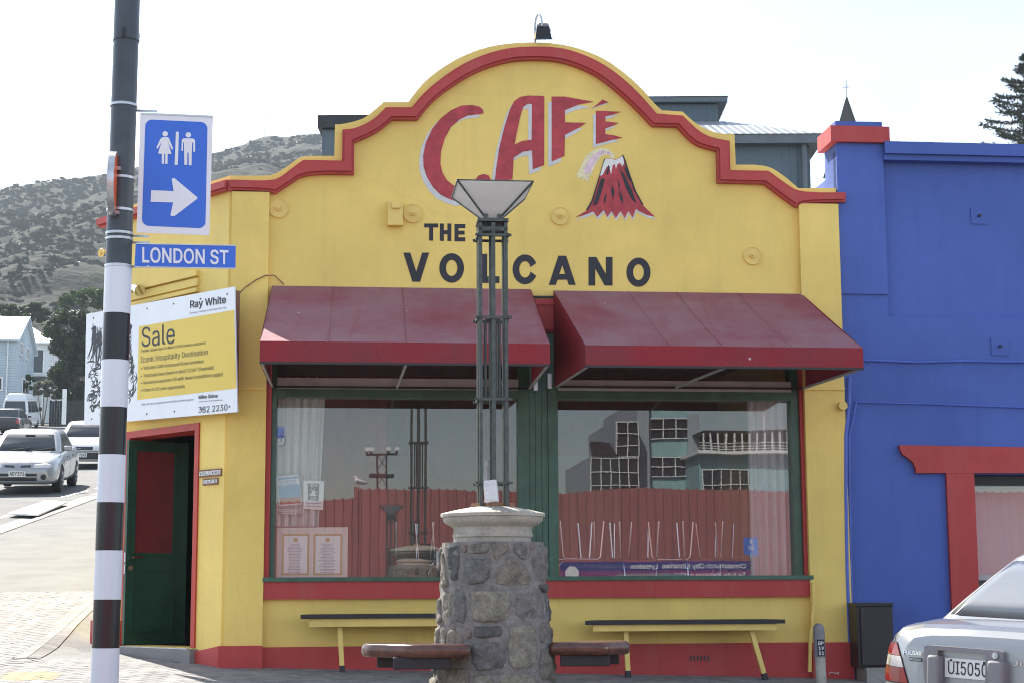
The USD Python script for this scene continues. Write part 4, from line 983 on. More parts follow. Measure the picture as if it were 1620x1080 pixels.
t, f = house('weatherboard_house', 'white hip roofed house between the blue house and dark tree', hc, 7.5, 6.0, 14.5, at(70, 541, 136)[2], at(58, 519, 139)[2], M['board_white'], M['white_paint'], hip=2.6, ov=0.35)
hwindow(t, f, -3.2, -0.55, at(60, 591, 136)[2], at(60, 552, 136)[2], 0.0)
zq = at(60, 598, 135)[2]
t.part('verandah_roof', f.prism(sbox(-6, zq - 0.15, -0.1, zq + 0.1), 0, 1.6), M['dark'])
t.part('verandah_post', [f.box(a, a + .1, 1.4, 1.5, 14, zq - .15) for a in (-5, -3, -0.4)], M['white_paint'])

def crown(center, radii, nclump, per, size, seed, low=-0.6, shape=None):
    g = np.random.default_rng(seed)
    V = []
    for k in range(nclump):
        while True:
            d = g.normal(size=3); d /= np.linalg.norm(d)
            if d[2] > low: break
        rr = g.uniform(0.45, 1.0) ** 0.6
        c = np.asarray(center) + d * rr * np.asarray(radii)
        cr = min(radii) * g.uniform(0.18, 0.34)
        nn = per
        dirs = g.normal(size=(nn, 3)); dirs /= np.linalg.norm(dirs, axis=1)[:, None]
        p = c + dirs * cr * g.uniform(0.5, 1.0, (nn, 1)) * [1, 1, 0.75]
        a = np.cross(dirs + g.normal(size=(nn, 3)) * 0.6, g.normal(size=(nn, 3))); a /= np.linalg.norm(a, axis=1)[:, None]
        b_ = np.cross(a, dirs + g.normal(size=(nn, 3)) * 0.4); b_ /= np.linalg.norm(b_, axis=1)[:, None]
        s = size * g.uniform(0.6, 1.4, (nn, 1))
        V.append(np.stack([p - a * s, p + b_ * s * .5, p + a * s, p - b_ * s * .5], 1).reshape(-1, 3))
    V = np.vstack(V); n = len(V) // 4; q = np.arange(n) * 4
    return trimesh.Trimesh(V, np.vstack([np.c_[q, q + 1, q + 2], np.c_[q, q + 2, q + 3]]), process=False)
tc = at(120, 600, 128); zt0, zt1 = 14.0, at(120, 487, 128)[2]
tr = Thing('broadleaf_tree', 'dense dark evergreen tree beside the white house', 'tree', (tc[0], tc[1], zt0))
mid = (zt0 + zt1) / 2
tr.part('crown', [crown((tc[0] - .15, 128, zt1 - 2.3), (2.1, 2.2, 2.2), 60, 130, 0.17, 5), crown((tc[0] + .1, 128, mid - 0.5), (2.0, 2.0, 3.3), 70, 130, 0.17, 6), crown((tc[0] + 1.5, 127, mid - 1.6), (1.4, 1.5, 2.6), 40, 110, 0.17, 9)], M['leaf_dark'])
tr.part('trunk', [tube([(tc[0], 128, zt0 - .5), (tc[0] + .1, 128, zt0 + 2), (tc[0] - .1, 128, zt0 + 5)], [.35, .25, .12], 8)] + [tube([(tc[0] + .1, 128, zt0 + 2 + k * .6), (tc[0] + dx_, 128 + dy_, zt0 + 4 + k * .7)], [.14, .05], 6) for k, (dx_, dy_) in enumerate(((1.2, .3), (-1.3, .2), (.3, -1.2), (-.6, 1.1)))], M['bark'])
tc2 = at(69, 622, 124)
sh = Thing('shrub', 'grey green bushy shrub below the white house', 'shrub', (tc2[0], tc2[1], 13.5))
sh.part('foliage', crown((tc2[0], 124, at(69, 618, 124)[2]), (1.0, 1.0, 0.75), 30, 90, 0.12, 12), M['leaf_grey'])
sh.part('stem', [tube([(tc2[0], 124, 13.3), (tc2[0] + d_, 124, at(69, 622, 124)[2])], [.06, .02], 6) for d_ in (-.4, 0, .35)], M['bark'])
tc3 = at(45, 609, 119)
sh = Thing('shrub', 'bright green shrub at the corner of the blue house', 'shrub', (tc3[0], tc3[1], 12.8))
sh.part('foliage', crown((tc3[0], 119, tc3[2]), (0.42, 0.45, 0.75), 16, 70, 0.10, 13), M['leaf_shrub'])
sh.part('stem', tube([(tc3[0], 119, 12.6), (tc3[0], 119, tc3[2])], [.05, .02], 6), M['bark'])
# bush line at the foot of the hill
for k, (px, py, Y, rx, rz, mt, lab) in enumerate([(50, 500, 165, 2.4, 1.5, 'leaf_dark', 'low dark tree behind the white house roof'), (16, 505, 162, 2.4, 1.6, 'leaf_dark', 'dark rounded tree behind the blue house roof'), (135, 478, 175, 3.6, 1.7, 'leaf_shrub', 'olive green tree above the dark evergreen')]):
    c = at(px, py, Y)
    tt = Thing('hillside_tree', lab, 'tree', (c[0], c[1], float(gz(c[0], Y))))
    tt.part('crown', crown(c, (rx * .75, rx * .75, rz * .8), 60, 90, 0.2, 50 + k), M[mt])
    tt.part('trunk', tube([(c[0], Y, float(gz(c[0], Y)) - .5), (c[0], Y, c[2])], [.3, .1], 8), M['bark'])
fl = at(78, 650, 122); fr2 = at(175, 650, 122)
ft = Thing('board_fence', 'dark close boarded fence below the evergreen tree', 'fence', ((fl[0] + fr2[0]) / 2, 122, 13.4))
nbd = 24
zf = at(110, 633, 122)[2]
for k in range(nbd):
    x = fl[0] + (fr2[0] - fl[0]) * k / nbd
    ft.part('board', bx(x, x + (fr2[0] - fl[0]) / nbd - 0.015, 122, 122.03, 13.2, zf + RNG.uniform(-.04, .04)), M['dark'])
ft.part('rail', bx(fl[0], fr2[0], 122.03, 122.09, 14.2, 14.3), M['dark'])
pw = at(101, 662, 92)
single('marker_post', rbox(pw[0] - .1, pw[0] + .1, 91.9, 92.1, pw[2] - .3, at(101, 615, 92)[2], .02), M['white_paint'], 'white square post on the far footpath before the dark fence', 'post')

# norfolk pine
npx = at(1647, 300, 110)
zt1 = at(1640, 84, 110)[2]; zb_ = float(gz(npx[0], 110))
pt_ = Thing('norfolk_pine', 'tall norfolk pine with tiered upswept branches beyond the blue wall', 'tree', (npx[0], 110, zb_))
pt_.part('trunk', tube([(npx[0], 110, zb_ - .5), (npx[0], 110, zt1)], [.45, .04], 10), M['bark'])
g = np.random.default_rng(77)
V = []
def tuft(p, d, s, n):
    dirs = g.normal(size=(n, 3)) * 0.55 + d + [0, 0, 0.35]
    dirs /= np.linalg.norm(dirs, axis=1)[:, None]
    a = dirs; b_ = np.cross(a, g.normal(size=(n, 3))); b_ /= np.linalg.norm(b_, axis=1)[:, None]
    q = np.repeat(p[None], n, 0) + g.normal(size=(n, 3)) * 0.05
    V.append(np.stack([q, q + a * s * .5 + b_ * s * .14, q + a * s, q + a * s * .5 - b_ * s * .14], 1).reshape(-1, 3))
branch = []
z = zt1 - 0.4
lev = 0
while z > zt1 - 11:
    R = min(3.5, 0.35 + (zt1 - z) * 0.78)
    nbr = 6
    for k in range(nbr):
        a = 2 * math.pi * (k + 0.5 * (lev % 2)) / nbr + g.uniform(-.15, .15)
        d = np.array([math.cos(a), math.sin(a), 0]); Rr = R * g.uniform(.85, 1.08)
        pts = [np.array([npx[0], 110, z]) + d * Rr * t_ + np.array([0, 0, Rr * (-0.10 * t_ + 0.22 * t_ ** 2.5)]) for t_ in np.linspace(0, 1, 14)]
        branch.append(tube(pts[::3] + [pts[-1]], [.05] * 5 + [.015], 5))
        for q, (p, p2) in enumerate(zip(pts[2:], pts[3:] + [pts[-1] + d * .2])):
            side = np.cross(d, [0, 0, 1.0])
            tuft(p, d, 0.30, 12)
            for sgn in (-1, 1):
                L = (0.30 * Rr * (1 - q / 12) * 0.5)
                for w_ in np.arange(0.2, max(L, .21), 0.22):
                    tuft(p + side * sgn * w_ + d * w_ * .5 + [0, 0, .08 * w_], nrm(side * sgn + d * .8), 0.26, 6)
    z -= 0.82; lev += 1
V = np.vstack(V); n = len(V) // 4; q = np.arange(n) * 4
pt_.part('crown', trimesh.Trimesh(V, np.vstack([np.c_[q, q + 1, q + 2], np.c_[q, q + 2, q + 3]]), process=False), M['leaf_pine'])
pt_.part('branches', branch, M['bark'])
# ================================================================== AWNINGS
PRO = 1.7
def awning(label, wl, wr, fl, fr, yw, yft, yfb, ywb):
    zwt, zwb = FA.pix((wl + wr) / 2, yw, .03)[1], FA.pix((wl + wr) / 2, ywb, .03)[1]
    zft, zfb = FA.pix((fl + fr) / 2, yft, PRO)[1], FA.pix((fl + fr) / 2, yfb, PRO)[1]
    a, b = FA.pix(wl, 530, .03)[0], FA.pix(wr, 530, .03)[0]
    c, d = FA.pix(fl, 555, PRO)[0], FA.pix(fr, 555, PRO)[0]
    t = Thing('awning', label, 'awning', FA.w((a + b) / 2, 0.03, zwb))
    n, mm = 40, 14
    g = np.random.default_rng(int(wl))
    S, T = np.meshgrid(np.linspace(0, 1, n), np.linspace(0, 1, mm), indexing='ij')
    sag = -0.038 * np.sin(np.pi * T) * (0.35 + 0.65 * np.abs(np.sin(np.pi * S * 2)) ** 0.7)
    U = (a + (b - a) * S) * (1 - T) + (c + (d - c) * S) * T
    P = np.stack([U, 0.03 + (PRO - 0.03) * T, zwt + (zft - zwt) * T + sag], -1)
    top = quad_grid(FA.pts(P.reshape(-1, 3)).reshape(n, mm, 3))
    t.part('canopy', top, M['canvas'], smooth=True)
    T2 = np.linspace(0, 1, 5)
    V = np.stack([np.broadcast_to((c + (d - c) * np.linspace(0, 1, n))[:, None], (n, 5)), PRO + 0.004 + 0.006 * np.sin(np.linspace(0, 9, n))[:, None] * T2[None] * np.sin(np.pi * T2)[None], np.broadcast_to(zft + (zfb - zft) * T2[None], (n, 5))], -1)
    t.part('valance', quad_grid(FA.pts(V.reshape(-1, 3)).reshape(n, 5, 3)), M['canvas_red'], smooth=True)
    for w_, f_ in ((a, c), (b, d)):
        q = FA.pts([[w_, .03, zwt], [f_, PRO, zft], [f_, PRO, zfb], [w_, .03, zwb]])
        t.part('side_panel', trimesh.Trimesh(np.vstack([q, q + FA.u * 0.002]), [[0, 1, 2], [0, 2, 3], [4, 6, 5], [4, 7, 6]], process=False), M['canvas_red'])
    r = 0.016
    e = 0.02
    for p, q in (((c, PRO, zfb), (d, PRO, zfb)), ((a + e, .05, zwb), (c + e, PRO, zfb)), ((b - e, .05, zwb), (d - e, PRO, zfb)), (((a + b) / 2 - .05, .05, zwb), ((c + d) / 2, PRO, zfb)), ((a + e, .05, zwb), (b - e, .05, zwb))):
        t.part('frame_bar', bar(FA.w(*p), FA.w(*q), 0.02, 0.02, FA.out if abs(p[1] - q[1]) < 1 else FA.u), M['alloy'] if abs(p[1] - q[1]) > 1 else M['dark'])
    sm = lambda f_, w_: [FA.w((a + (b - a) * f_) * (1 - k) + (c + (d - c) * f_) * k, 0.03 + (PRO - .03) * k, zwt + (zft - zwt) * k + .003) for k in np.linspace(0.0, 1, 2)]
    for f_ in ((0.235, 0.5, 0.77) if wl < 600 else (0.3, 0.49, 0.74)):
        t.part('seam', tube([p + [0, 0, -0.012 if 0 < i < 4 else 0.0] for i, p in enumerate([sm(f_, 0)[0] * (1 - k) + sm(f_, 0)[1] * k for k in np.linspace(0, 1, 5)])], 0.0015, 5), M['canvas_red'])
    t.part('end_bracket', FA.box(b + 0.02 if wl < 600 else a - 0.03, b + 0.06 if wl < 600 else a - 0.07, 0.03, 0.07, zwb - 0.02, zwb + 0.13), M['steel'])
    return t
awning('faded maroon canvas awning over the left shop window', 429, 840, 411, 870, 455, 541.5, 575.5, 613)
awning('faded maroon canvas awning over the right shop window', 876, 1270, 926, 1365, 462.5, 548, 581, 613)

# ================================================================== BENCHES ON THE FRONT
def bench(label, x0, x1, yt0, yt1, yb, legs, cut):
    o = 0.36
    u0, u1 = FA.pix(x0, yt1, o)[0], FA.pix(x1, yt1, o)[0]
    z1, z0 = FA.pix((x0 + x1) / 2, yt0, o)[1], FA.pix((x0 + x1) / 2, yb, o)[1]
    t = Thing('wall_bench', label, 'bench', FA.w((u0 + u1) / 2, 0.04, 0.85))
    zc = z1 - 0.04
    plan = Polygon([(u0 + cut, 0.045), (u0, o), (u1, o), (u1 - cut * .8, 0.045)])
    def slab(pl, za, zb):
        me = prism_z(pl, za, zb); v = np.array(me.vertices)
        me2 = trimesh.Trimesh(FA.pts(np.c_[v[:, 0], v[:, 1], v[:, 2]]), me.faces[:, ::-1], process=False); return me2
    t.part('seat_board', slab(plan.buffer(0.02, join_style=2), zc, z1), M['dark'])
    t.part('apron_board', slab(Polygon([(u0 + 0.05, o - .03), (u0 + 0.05, o - .005), (u1 - .05, o - .005), (u1 - .05, o - .03)]), z0, zc - 0.001), M['yellow_trim'])
    t.part('rail', slab(plan.buffer(-0.035, join_style=2), z0 + 0.01, z0 + 0.035), M['dark'])
    for (xa, ya, xb, yb_) in legs:
        p = FA.w(FA.pix(xa, ya, .25)[0], .27, z0 + 0.03); q = FA.w(FA.pix(xb, yb_, .30)[0], .31, 0); q[2] = float(gz(q[0], q[1])) + 0.06
        lg = t.part('leg', bar(p, q, 0.045, 0.045, FA.u), M['yellow_trim'])
        t.part('foot', bar(q + nrm(p - q) * 0.002, q - nrm(p - q) * 0.065, 0.052, 0.052, FA.u), M['dark'], parent=lg)
    return t
bench('yellow wall bench left of the stone pillar under the menu window', 480, 792, 970.5, 978, 990, [(537, 990, 541, 1052), (760, 990, 760, 1058)], 0.1)
bench('yellow wall bench right of the stone pillar beside the grey marker post', 930, 1237, 980, 985, 997, [(989, 997, 993, 1062), (1186, 992, 1208, 1068)], 0.13)

# ================================================================== LAMP ON ITS STONE PILLAR
LX = at(780, 900, 12.0)[0]
LP = Thing('street_lamp', 'green lattice street lamp with square opal bowl on a round stone pillar', 'street lamp', (LX, 12.0, float(gz(LX, 12.0))))
LC = np.array([LX, 12.0, 0])
zpx = lambda y, Y=12.0: at(780, y, Y)[2]
mpp = 12.0 / FPX
g0 = float(gz(LX, 12.0))
zs = [zpx(858), zpx(930), zpx(985), zpx(1040), zpx(1080), g0 - 0.15]
rs_ = [r * mpp for r in (78, 80.5, 85, 89, 93, 100)]
rad = lambda z: np.interp(-z, [-q for q in zs], rs_)
LP.part('mortar_core', lathe([(rad(z) + .008, z) for z in np.linspace(zs[-1], zs[0], 14)], LC, 56), M['mortar'], smooth=35)
def cone_hit(px, py):
    """(angle, z) on the pillar's face under a pixel; beyond the edge the angle is clamped."""
    p = at(px, py, 12.0)
    for _ in range(6):
        r = rad(p[2])
        d = ray(px, py); dx = CAM[0] - LC[0]; dy = CAM[1] - LC[1]
        A = d[0] ** 2 + d[1] ** 2; B = 2 * (dx * d[0] + dy * d[1]); Cc = dx * dx + dy * dy - r * r
        D = B * B - 4 * A * Cc
        t = (-B - math.sqrt(max(D, 0))) / (2 * A)
        p = CAM + d * t
    return math.atan2(p[0] - LC[0], -(p[1] - LC[1])), p[2]
stone_cols = [(0.22, 0.20, 0.165), (0.18, 0.172, 0.16), (0.24, 0.21, 0.17), (0.21, 0.192, 0.175), (0.125, 0.122, 0.115), (0.29, 0.265, 0.21), (0.24, 0.19, 0.16)]
def stone_mat(name, c):
    c = np.array(c)
    return usdkit.material(stage, '/World/Looks/' + name, {
        'g': ('geometry', {}), 'n': ('noise_texture', {'scale': 16.0, 'detail': 6.0, 'roughness': 0.72}), 'r': ('rgb_ramp', {'ramp': [(0.28, tuple(c * 0.42)), (0.45, tuple(c * 0.85)), (0.58, tuple(c * 1.1)), (0.72, tuple(np.clip(c * 1.6 + .02, 0, 1)))]}),
        'n2': ('noise_texture', {'scale': 140.0, 'detail': 3.0}), 'r2': ('rgb_ramp', {'ramp': [(0.3, (0.72,) * 3), (0.7, (1.3,) * 3)]}), 'mm': ('mix_color', {'blend_type': 'multiply', 'fac': 1.0, 'use_clamp': False}),
        'n3': ('noise_texture', {'scale': 28.0, 'detail': 6.0, 'roughness': 0.7}), 'b': ('bump', {'strength': 1.0, 'distance': 0.022}), 'p': ('principled_bsdf', {'roughness': 0.85, 'specular_ior_level': 0.35})},
        [('g.position', 'n.vector'), ('n.fac', 'r.fac'), ('g.position', 'n2.vector'), ('n2.fac', 'r2.fac'), ('r.color', 'mm.a'), ('r2.color', 'mm.b'), ('mm.result', 'p.base_color'), ('g.position', 'n3.vector'), ('n3.fac', 'b.height'), ('b.normal', 'p.normal')], surface='p.BSDF')
SM = [stone_mat('stone_' + 'abcdefg'[i], c) for i, c in enumerate(stone_cols)]
def stone(poly_sz, h, seed):
    """poly in (arc length at unit: angle*0.37, z); a lump with rounded edges standing proud of the mortar."""
    K = 0.37
    poly = poly_sz.buffer(-0.006, join_style=1)
    poly = poly.buffer(-0.014).buffer(0.014)
    if poly.is_empty or poly.area < 4e-4: return None
    if poly.geom_type != 'Polygon': poly = max(poly.geoms, key=lambda q: q.area)
    n = 30
    ring = np.array([poly.exterior.interpolate(k / n, True).coords[0] for k in range(n)])
    if Polygon(ring).exterior.is_ccw is False: ring = ring[::-1]
    c = np.array(poly.representative_point().coords[0]); c = c * 0.3 + np.array(poly.centroid.coords[0]) * 0.7
    fr = [1.0, 0.985, 0.95, 0.88, 0.76, 0.58, 0.38, 0.18]; hh = [-0.012, 0.30, 0.62, 0.86, 0.97, 1.0, 1.0, 1.0]
    V = []
    for f_, q in zip(fr, hh):
        s = c + (ring - c) * f_ * (1 + 0.05 * np.sin(np.arange(n) * 2.1 + seed)[:, None] * (0.3 if f_ > .97 else 1))
        nz = meshkit.fbm(np.c_[s * 22, np.full(n, seed * 3.7)], 3, seed) - 0.5
        hgt = (h * q if q > 0 else -0.012) + nz * 0.034 * max(q, 0)
        V.append(np.c_[s, hgt])
    V = np.vstack(V + [np.r_[c, h]])
    F = []
    for i in range(len(fr) - 1):
        for k in range(n):
            a, b = i * n + k, i * n + (k + 1) % n
            F += [[a, b, b + n], [a, b + n, a + n]]
    o = (len(fr) - 1) * n
    for k in range(n): F.append([o + k, o + (k + 1) % n, len(V) - 1])
    th = V[:, 0] / K; z = V[:, 1]; r = rad(z) + V[:, 2]
    return trimesh.Trimesh(np.c_[LC[0] + r * np.sin(th), LC[1] - r * np.cos(th), z], F, process=False)
Z5 = [
    ([(88, 296), (175, 285), (181, 340), (178, 420), (165, 510), (130, 500), (108, 450), (92, 380)], 4), ([(186, 284), (220, 283), (217, 342), (188, 343)], 6), ([(224, 283), (346, 278), (341, 342), (226, 352)], 0), ([(350, 277), (452, 275), (457, 310), (412, 362), (380, 390), (357, 372), (350, 320)], 2),
    ([(467, 280), (551, 278), (551, 330), (541, 392), (500, 370), (468, 330)], 3), ([(556, 280), (592, 283), (592, 322), (560, 342)], 6), ([(598, 285), (654, 288), (658, 500), (622, 505), (575, 440), (568, 370)], 3), ([(198, 375), (250, 361), (350, 374), (357, 420), (342, 490), (302, 517), (215, 527), (188, 470)], 1),
    ([(458, 347), (520, 400), (572, 460), (577, 512), (540, 532), (430, 532), (380, 522), (354, 492), (393, 410)], 2), ([(232, 543), (457, 548), (463, 640), (447, 722), (380, 740), (245, 738), (226, 650)], 5), ([(483, 550), (622, 558), (642, 600), (647, 702), (600, 722), (490, 722), (468, 640)], 3), ([(150, 540), (212, 558), (217, 680), (202, 752), (152, 732), (136, 650)], 1),
    ([(248, 753), (412, 748), (420, 812), (300, 830), (248, 818)], 4), ([(203, 760), (242, 757), (246, 832), (214, 838)], 6), ([(448, 744), (602, 738), (607, 860), (592, 992), (480, 1010), (448, 992), (438, 860)], 5), ([(612, 734), (682, 718), (690, 832), (642, 862), (613, 852)], 0),
    ([(248, 845), (402, 837), (437, 870), (442, 962), (402, 1007), (270, 1017), (233, 962), (233, 880)], 1), ([(248, 1030), (357, 1024), (362, 1125), (244, 1135)], 5), ([(378, 1030), (500, 1020), (602, 1030), (607, 1125), (388, 1135)], 5), ([(115, 762), (190, 790), (202, 870), (222, 975), (100, 975), (104, 830)], 2),
    ([(78, 560), (132, 545), (131, 640), (124, 735), (75, 680)], 5), ([(98, 990), (232, 985), (240, 1120), (86, 1130)], 2), ([(622, 880), (698, 868), (714, 1070), (625, 1070), (604, 990)], 0), ([(655, 525), (664, 520), (676, 700), (657, 706), (650, 600)], 1), ([(79, 320), (86, 330), (100, 470), (126, 520), (120, 535), (76, 545)], 5), ([(76, 740), (112, 755), (98, 850), (95, 975), (58, 975), (66, 820)], 0)]
vis = []
for k, (P, c) in enumerate(Z5):
    q = Polygon([(lambda t_: (t_[0] * 0.37, t_[1]))(cone_hit(680 + x / 3.6, 780 + y / 3.6)) for x, y in P]).buffer(0)
    if q.is_empty: continue
    me = stone(q, 0.014 + 0.012 * ((k * 7) % 5) / 4, k + 1)
    if me is not None:
        vis.append(q.buffer(0.012)); LP.part('stone', me, SM[c], smooth=55)
taken = unary_union(vis)
g = np.random.default_rng(4)
zrow = zs[0] - 0.005; k = 100
while zrow > g0 - 0.05:
    hrow = g.uniform(0.13, 0.22); s = -math.pi * 0.37 + g.uniform(0, .1)
    while s < math.pi * 0.37 - 0.05:
        wst = min(g.uniform(0.14, 0.32), math.pi * 0.37 - s)
        q = Polygon([(s + g.uniform(0, .02), zrow - g.uniform(0, .015)), (s + wst - g.uniform(0, .02), zrow - g.uniform(0, .015)), (s + wst - g.uniform(0, .03), zrow - hrow + g.uniform(0, .02)), (s + g.uniform(0, .03), zrow - hrow + g.uniform(0, .02))]).difference(taken)
        if q.geom_type == 'Polygon' and q.area > 0.006:
            me = stone(q, 0.02 + 0.015 * g.random(), k); k += 1
            if me is not None: LP.part('stone', me, SM[int(g.integers(7))], smooth=55)
        s += wst
    zrow -= hrow
cpx = lambda r, y: (r * mpp, zpx(y))
LP.part('capital', lathe([cpx(60, 861), cpx(60.5, 851), cpx(63, 849), cpx(63.5, 845), cpx(62, 843), cpx(61.5, 838), cpx(63, 834), cpx(68, 831), cpx(74, 828), cpx(78, 824), cpx(79, 820), cpx(79.5, 818.5), cpx(82, 817.5), cpx(82.5, 813), cpx(81, 811.5), cpx(60, 806.5), cpx(36, 802), cpx(26, 801)], LC, 64), M['capital'], smooth=32)
# lattice
hs = 0.091
def lw(a, b, z): return LC + FA.u * a + FA.out * b + np.array([0, 0, z])
zb0, ztp = zpx(801), zpx(352, 11.9)
LP.part('base_plate', [bx(-0.12, 0.12, -0.12, 0.12, 0, 0.03)], M['lamp_green']) if False else LP.part('base_plate', tube([lw(0, 0, zb0 - 0.01), lw(0, 0, zb0 + 0.025)], 0.155, 4), M['timber'])
for a, b in ((-1, -1), (1, -1), (1, 1), (-1, 1), (0, 1), (0, -1), (-1, 0), (1, 0)):
    wd = 0.024 if a and b else 0.028
    LP.part('post', bar(lw(a * hs, b * hs, zb0), lw(a * hs, b * hs, ztp), wd, wd, FA.u), M['lamp_green'])
for y in (372, 502, 631, 763):
    z = zpx(y, 11.9)
    for (a0, b0_), (a1, b1) in (((-1, 1), (1, 1)), ((1, 1), (1, -1)), ((1, -1), (-1, -1)), ((-1, -1), (-1, 1))):
        k_ = 0.022
        d = nrm(lw(a1, b1, 0) - lw(a0, b0_, 0)) * 0.022
        off = FA.out * 0.0 
        s_ = (hs + 0.016) / hs
        LP.part('ring_bar', bar(lw(a0 * hs * s_, b0_ * hs * s_, z) - d, lw(a1 * hs * s_, b1 * hs * s_, z) + d, 0.018, 0.014, (0, 0, 1)), M['lamp_green'])
z0_, z1_ = zpx(631, 11.95), zpx(502, 11.95)
for a, b in ((-.55, .55), (0.55, .55), (.55, -.55), (-.55, -.55), (-.28, .6), (.28, .6), (0, .2), (0, -.6)):
    LP.part('inner_bar', bar(lw(a * hs, b * hs, z0_), lw(a * hs, b * hs, z1_ - .02), 0.012, 0.012, FA.u), M['lamp_green'])
LP.part('inner_ring', [bar(lw(-.6 * hs, .6 * hs, z1_ - .02), lw(.6 * hs, .6 * hs, z1_ - .02), .014, .014, (0, 0, 1)), bar(lw(-.6 * hs, -.6 * hs, z1_ - .02), lw(.6 * hs, -.6 * hs, z1_ - .02), .014, .014, (0, 0, 1))], M['lamp_green'], kind='stuff')
zc_ = zpx(349, 11.9)
def sq(hw, z): return [lw(a * hw, b * hw, z) for a, b in ((-1, 1), (1, 1), (1, -1), (-1, -1))]
def sqbox(hw, z0, z1):
    V = sq(hw, z0) + sq(hw, z1)
    return trimesh.Trimesh(V, [[0, 2, 1], [0, 3, 2], [4, 5, 6], [4, 6, 7]] + [t for i in range(4) for t in ([i, (i + 1) % 4, (i + 1) % 4 + 4], [i, (i + 1) % 4 + 4, i + 4])], process=False)
LP.part('head_plate', sqbox(hs + 0.012, zc_ - 0.075, zc_ - 0.045), M['lamp_green'])
LP.part('head_plate', sqbox(hs + 0.018, zc_ - 0.006, zc_ + 0.016), M['lamp_green'])
LP.part('head_core', sqbox(hs * .72, zc_ - 0.045, zc_ - 0.006), M['dark'])
zl, zu = zc_ + 0.03, zpx(288.5, 11.78)
b_lo, b_hi = sq(0.052, zl), sq(0.268, zu)
bowl = LP.part('lamp_bowl', sqbox(0.05, zl - 0.012, zl), M['lamp_green'])
for i in range(4):
    j = (i + 1) % 4
    V = [b_lo[i], b_lo[j], b_hi[j], b_hi[i]]
    nin = nrm(np.cross(V[1] - V[0], V[3] - V[0])) * 0.006
    LP.part('bowl_panel', trimesh.Trimesh(np.vstack([V, np.array(V) - nin]), [[0, 1, 2], [0, 2, 3], [4, 6, 5], [4, 7, 6]], process=False), M['shade'], parent=bowl)
    LP.part('bowl_rib', bar(b_lo[i], b_hi[i], 0.013, 0.013, FA.u), M['lamp_green'], parent=bowl)
    LP.part('bowl_rim', bar(b_hi[i], b_hi[j], 0.009, 0.009, (0, 0, 1)), M['lamp_green'], parent=bowl)
LP.part('bowl_lid', trimesh.Trimesh(np.array(b_hi) - [0, 0, .008], [[0, 2, 1], [0, 3, 2]], process=False), M['shade'], parent=bowl)
for a in (-.06, .06):
    LP.part('bowl_clip', bar(lw(a * .9, .07, zc_ + .01), lw(a * .85, .062, zl + .03), .03, .02, FA.u), M['lamp_green'], parent=bowl)
# small floodlight at the foot of the lattice
fc = at(777, 777, 11.88)
fm = frame_matrix(np.array([-0.25, -0.95, 0.15]), (-0.12, 0, 1), fc)
fl_ = rbox(-0.03, 0.03, -0.045, 0.045, -0.078, 0.078, 0.01); fl_.apply_transform(fm)
sl = Thing('spotlight', 'small white box floodlight at the foot of the lamp lattice', 'floodlight', fc - [0, 0, .1])
sl.part('housing', fl_, M['white_metal'])
fg = bx(0.031, 0.034, -0.036, 0.036, -0.068, 0.068); fg.apply_transform(fm); sl.part('lens', fg, M['clear_lens'])
sl.part('bracket', [tube([at(770, 728, 11.95), at(769, 757, 11.95), at(772, 770, 11.93)], 0.018, 8), tube([at(766, 799, 11.95), at(769, 789, 11.92), at(780, 792, 11.92), at(786, 799, 11.95)], 0.012, 8)], M['steel'])

# seats hung on the pillar
def seat(label, plan, z1, thick, brackets):
    t = Thing('pillar_seat', label, 'seat', (np.mean([p[0] for p in plan]), np.mean([p[1] for p in plan]), z1 - .1))
    pg = Polygon(plan)
    lay = []
    n = 5
    for k in range(n + 1):
        a = math.pi * k / n
        lay.append((0.022 * (1 - math.sin(a)) , (z1 - thick / 2) - math.cos(a) * thick / 2))
    rings = []
    for ins, z in [(0.03, z1 - thick)] + lay + [(0.03, z1)]:
        q = pg.buffer(-max(ins, 1e-4), join_style=1)
        rings.append(np.c_[np.array([q.exterior.interpolate(i / 60, True).coords[0] for i in range(60)]), np.full(60, z)])
    ang = [np.argmin(np.arctan2(r[:, 1] - pg.centroid.y, r[:, 0] - pg.centroid.x)) for r in rings]
    rings = [np.roll(r, -a, 0) for r, a in zip(rings, ang)]
    if not Polygon(rings[0][:, :2]).exterior.is_ccw: rings = [r[::-1] for r in rings]
    V = np.vstack(rings + [np.array([[pg.centroid.x, pg.centroid.y, z1 - thick], [pg.centroid.x, pg.centroid.y, z1]])]); m_ = 60; F = []
    for i in range(len(rings) - 1):
        for k in range(m_):
            a, b = i * m_ + k, i * m_ + (k + 1) % m_
            F += [[a, b, b + m_], [a, b + m_, a + m_]]
    for k in range(m_):
        F += [[len(V) - 2, (k + 1) % m_, k], [len(V) - 1, (len(rings) - 1) * m_ + k, (len(rings) - 1) * m_ + (k + 1) % m_]]
    t.part('seat', trimesh.Trimesh(V, F, process=False), M['seat_wood'], smooth=40)
    for b in brackets:
        t.part('bracket', rbox(*b, z1 - thick - 0.075, z1 - thick + 0.004, 0.008), M['dark'])
    return t
seat('varnished red brown plank seat on the left of the stone pillar', [(-1.03, 11.98), (-1.04, 11.80), (-.98, 11.7), (-.70, 11.47), (-.66, 11.455), (-.31, 11.45), (-.285, 11.47), (-.285, 11.72), (-.42, 11.98)], at(700, 1019, 11.45)[2], 0.088, [(-.80, -.42, 11.5, 11.56), (-.93, -.45, 11.8, 11.86)])
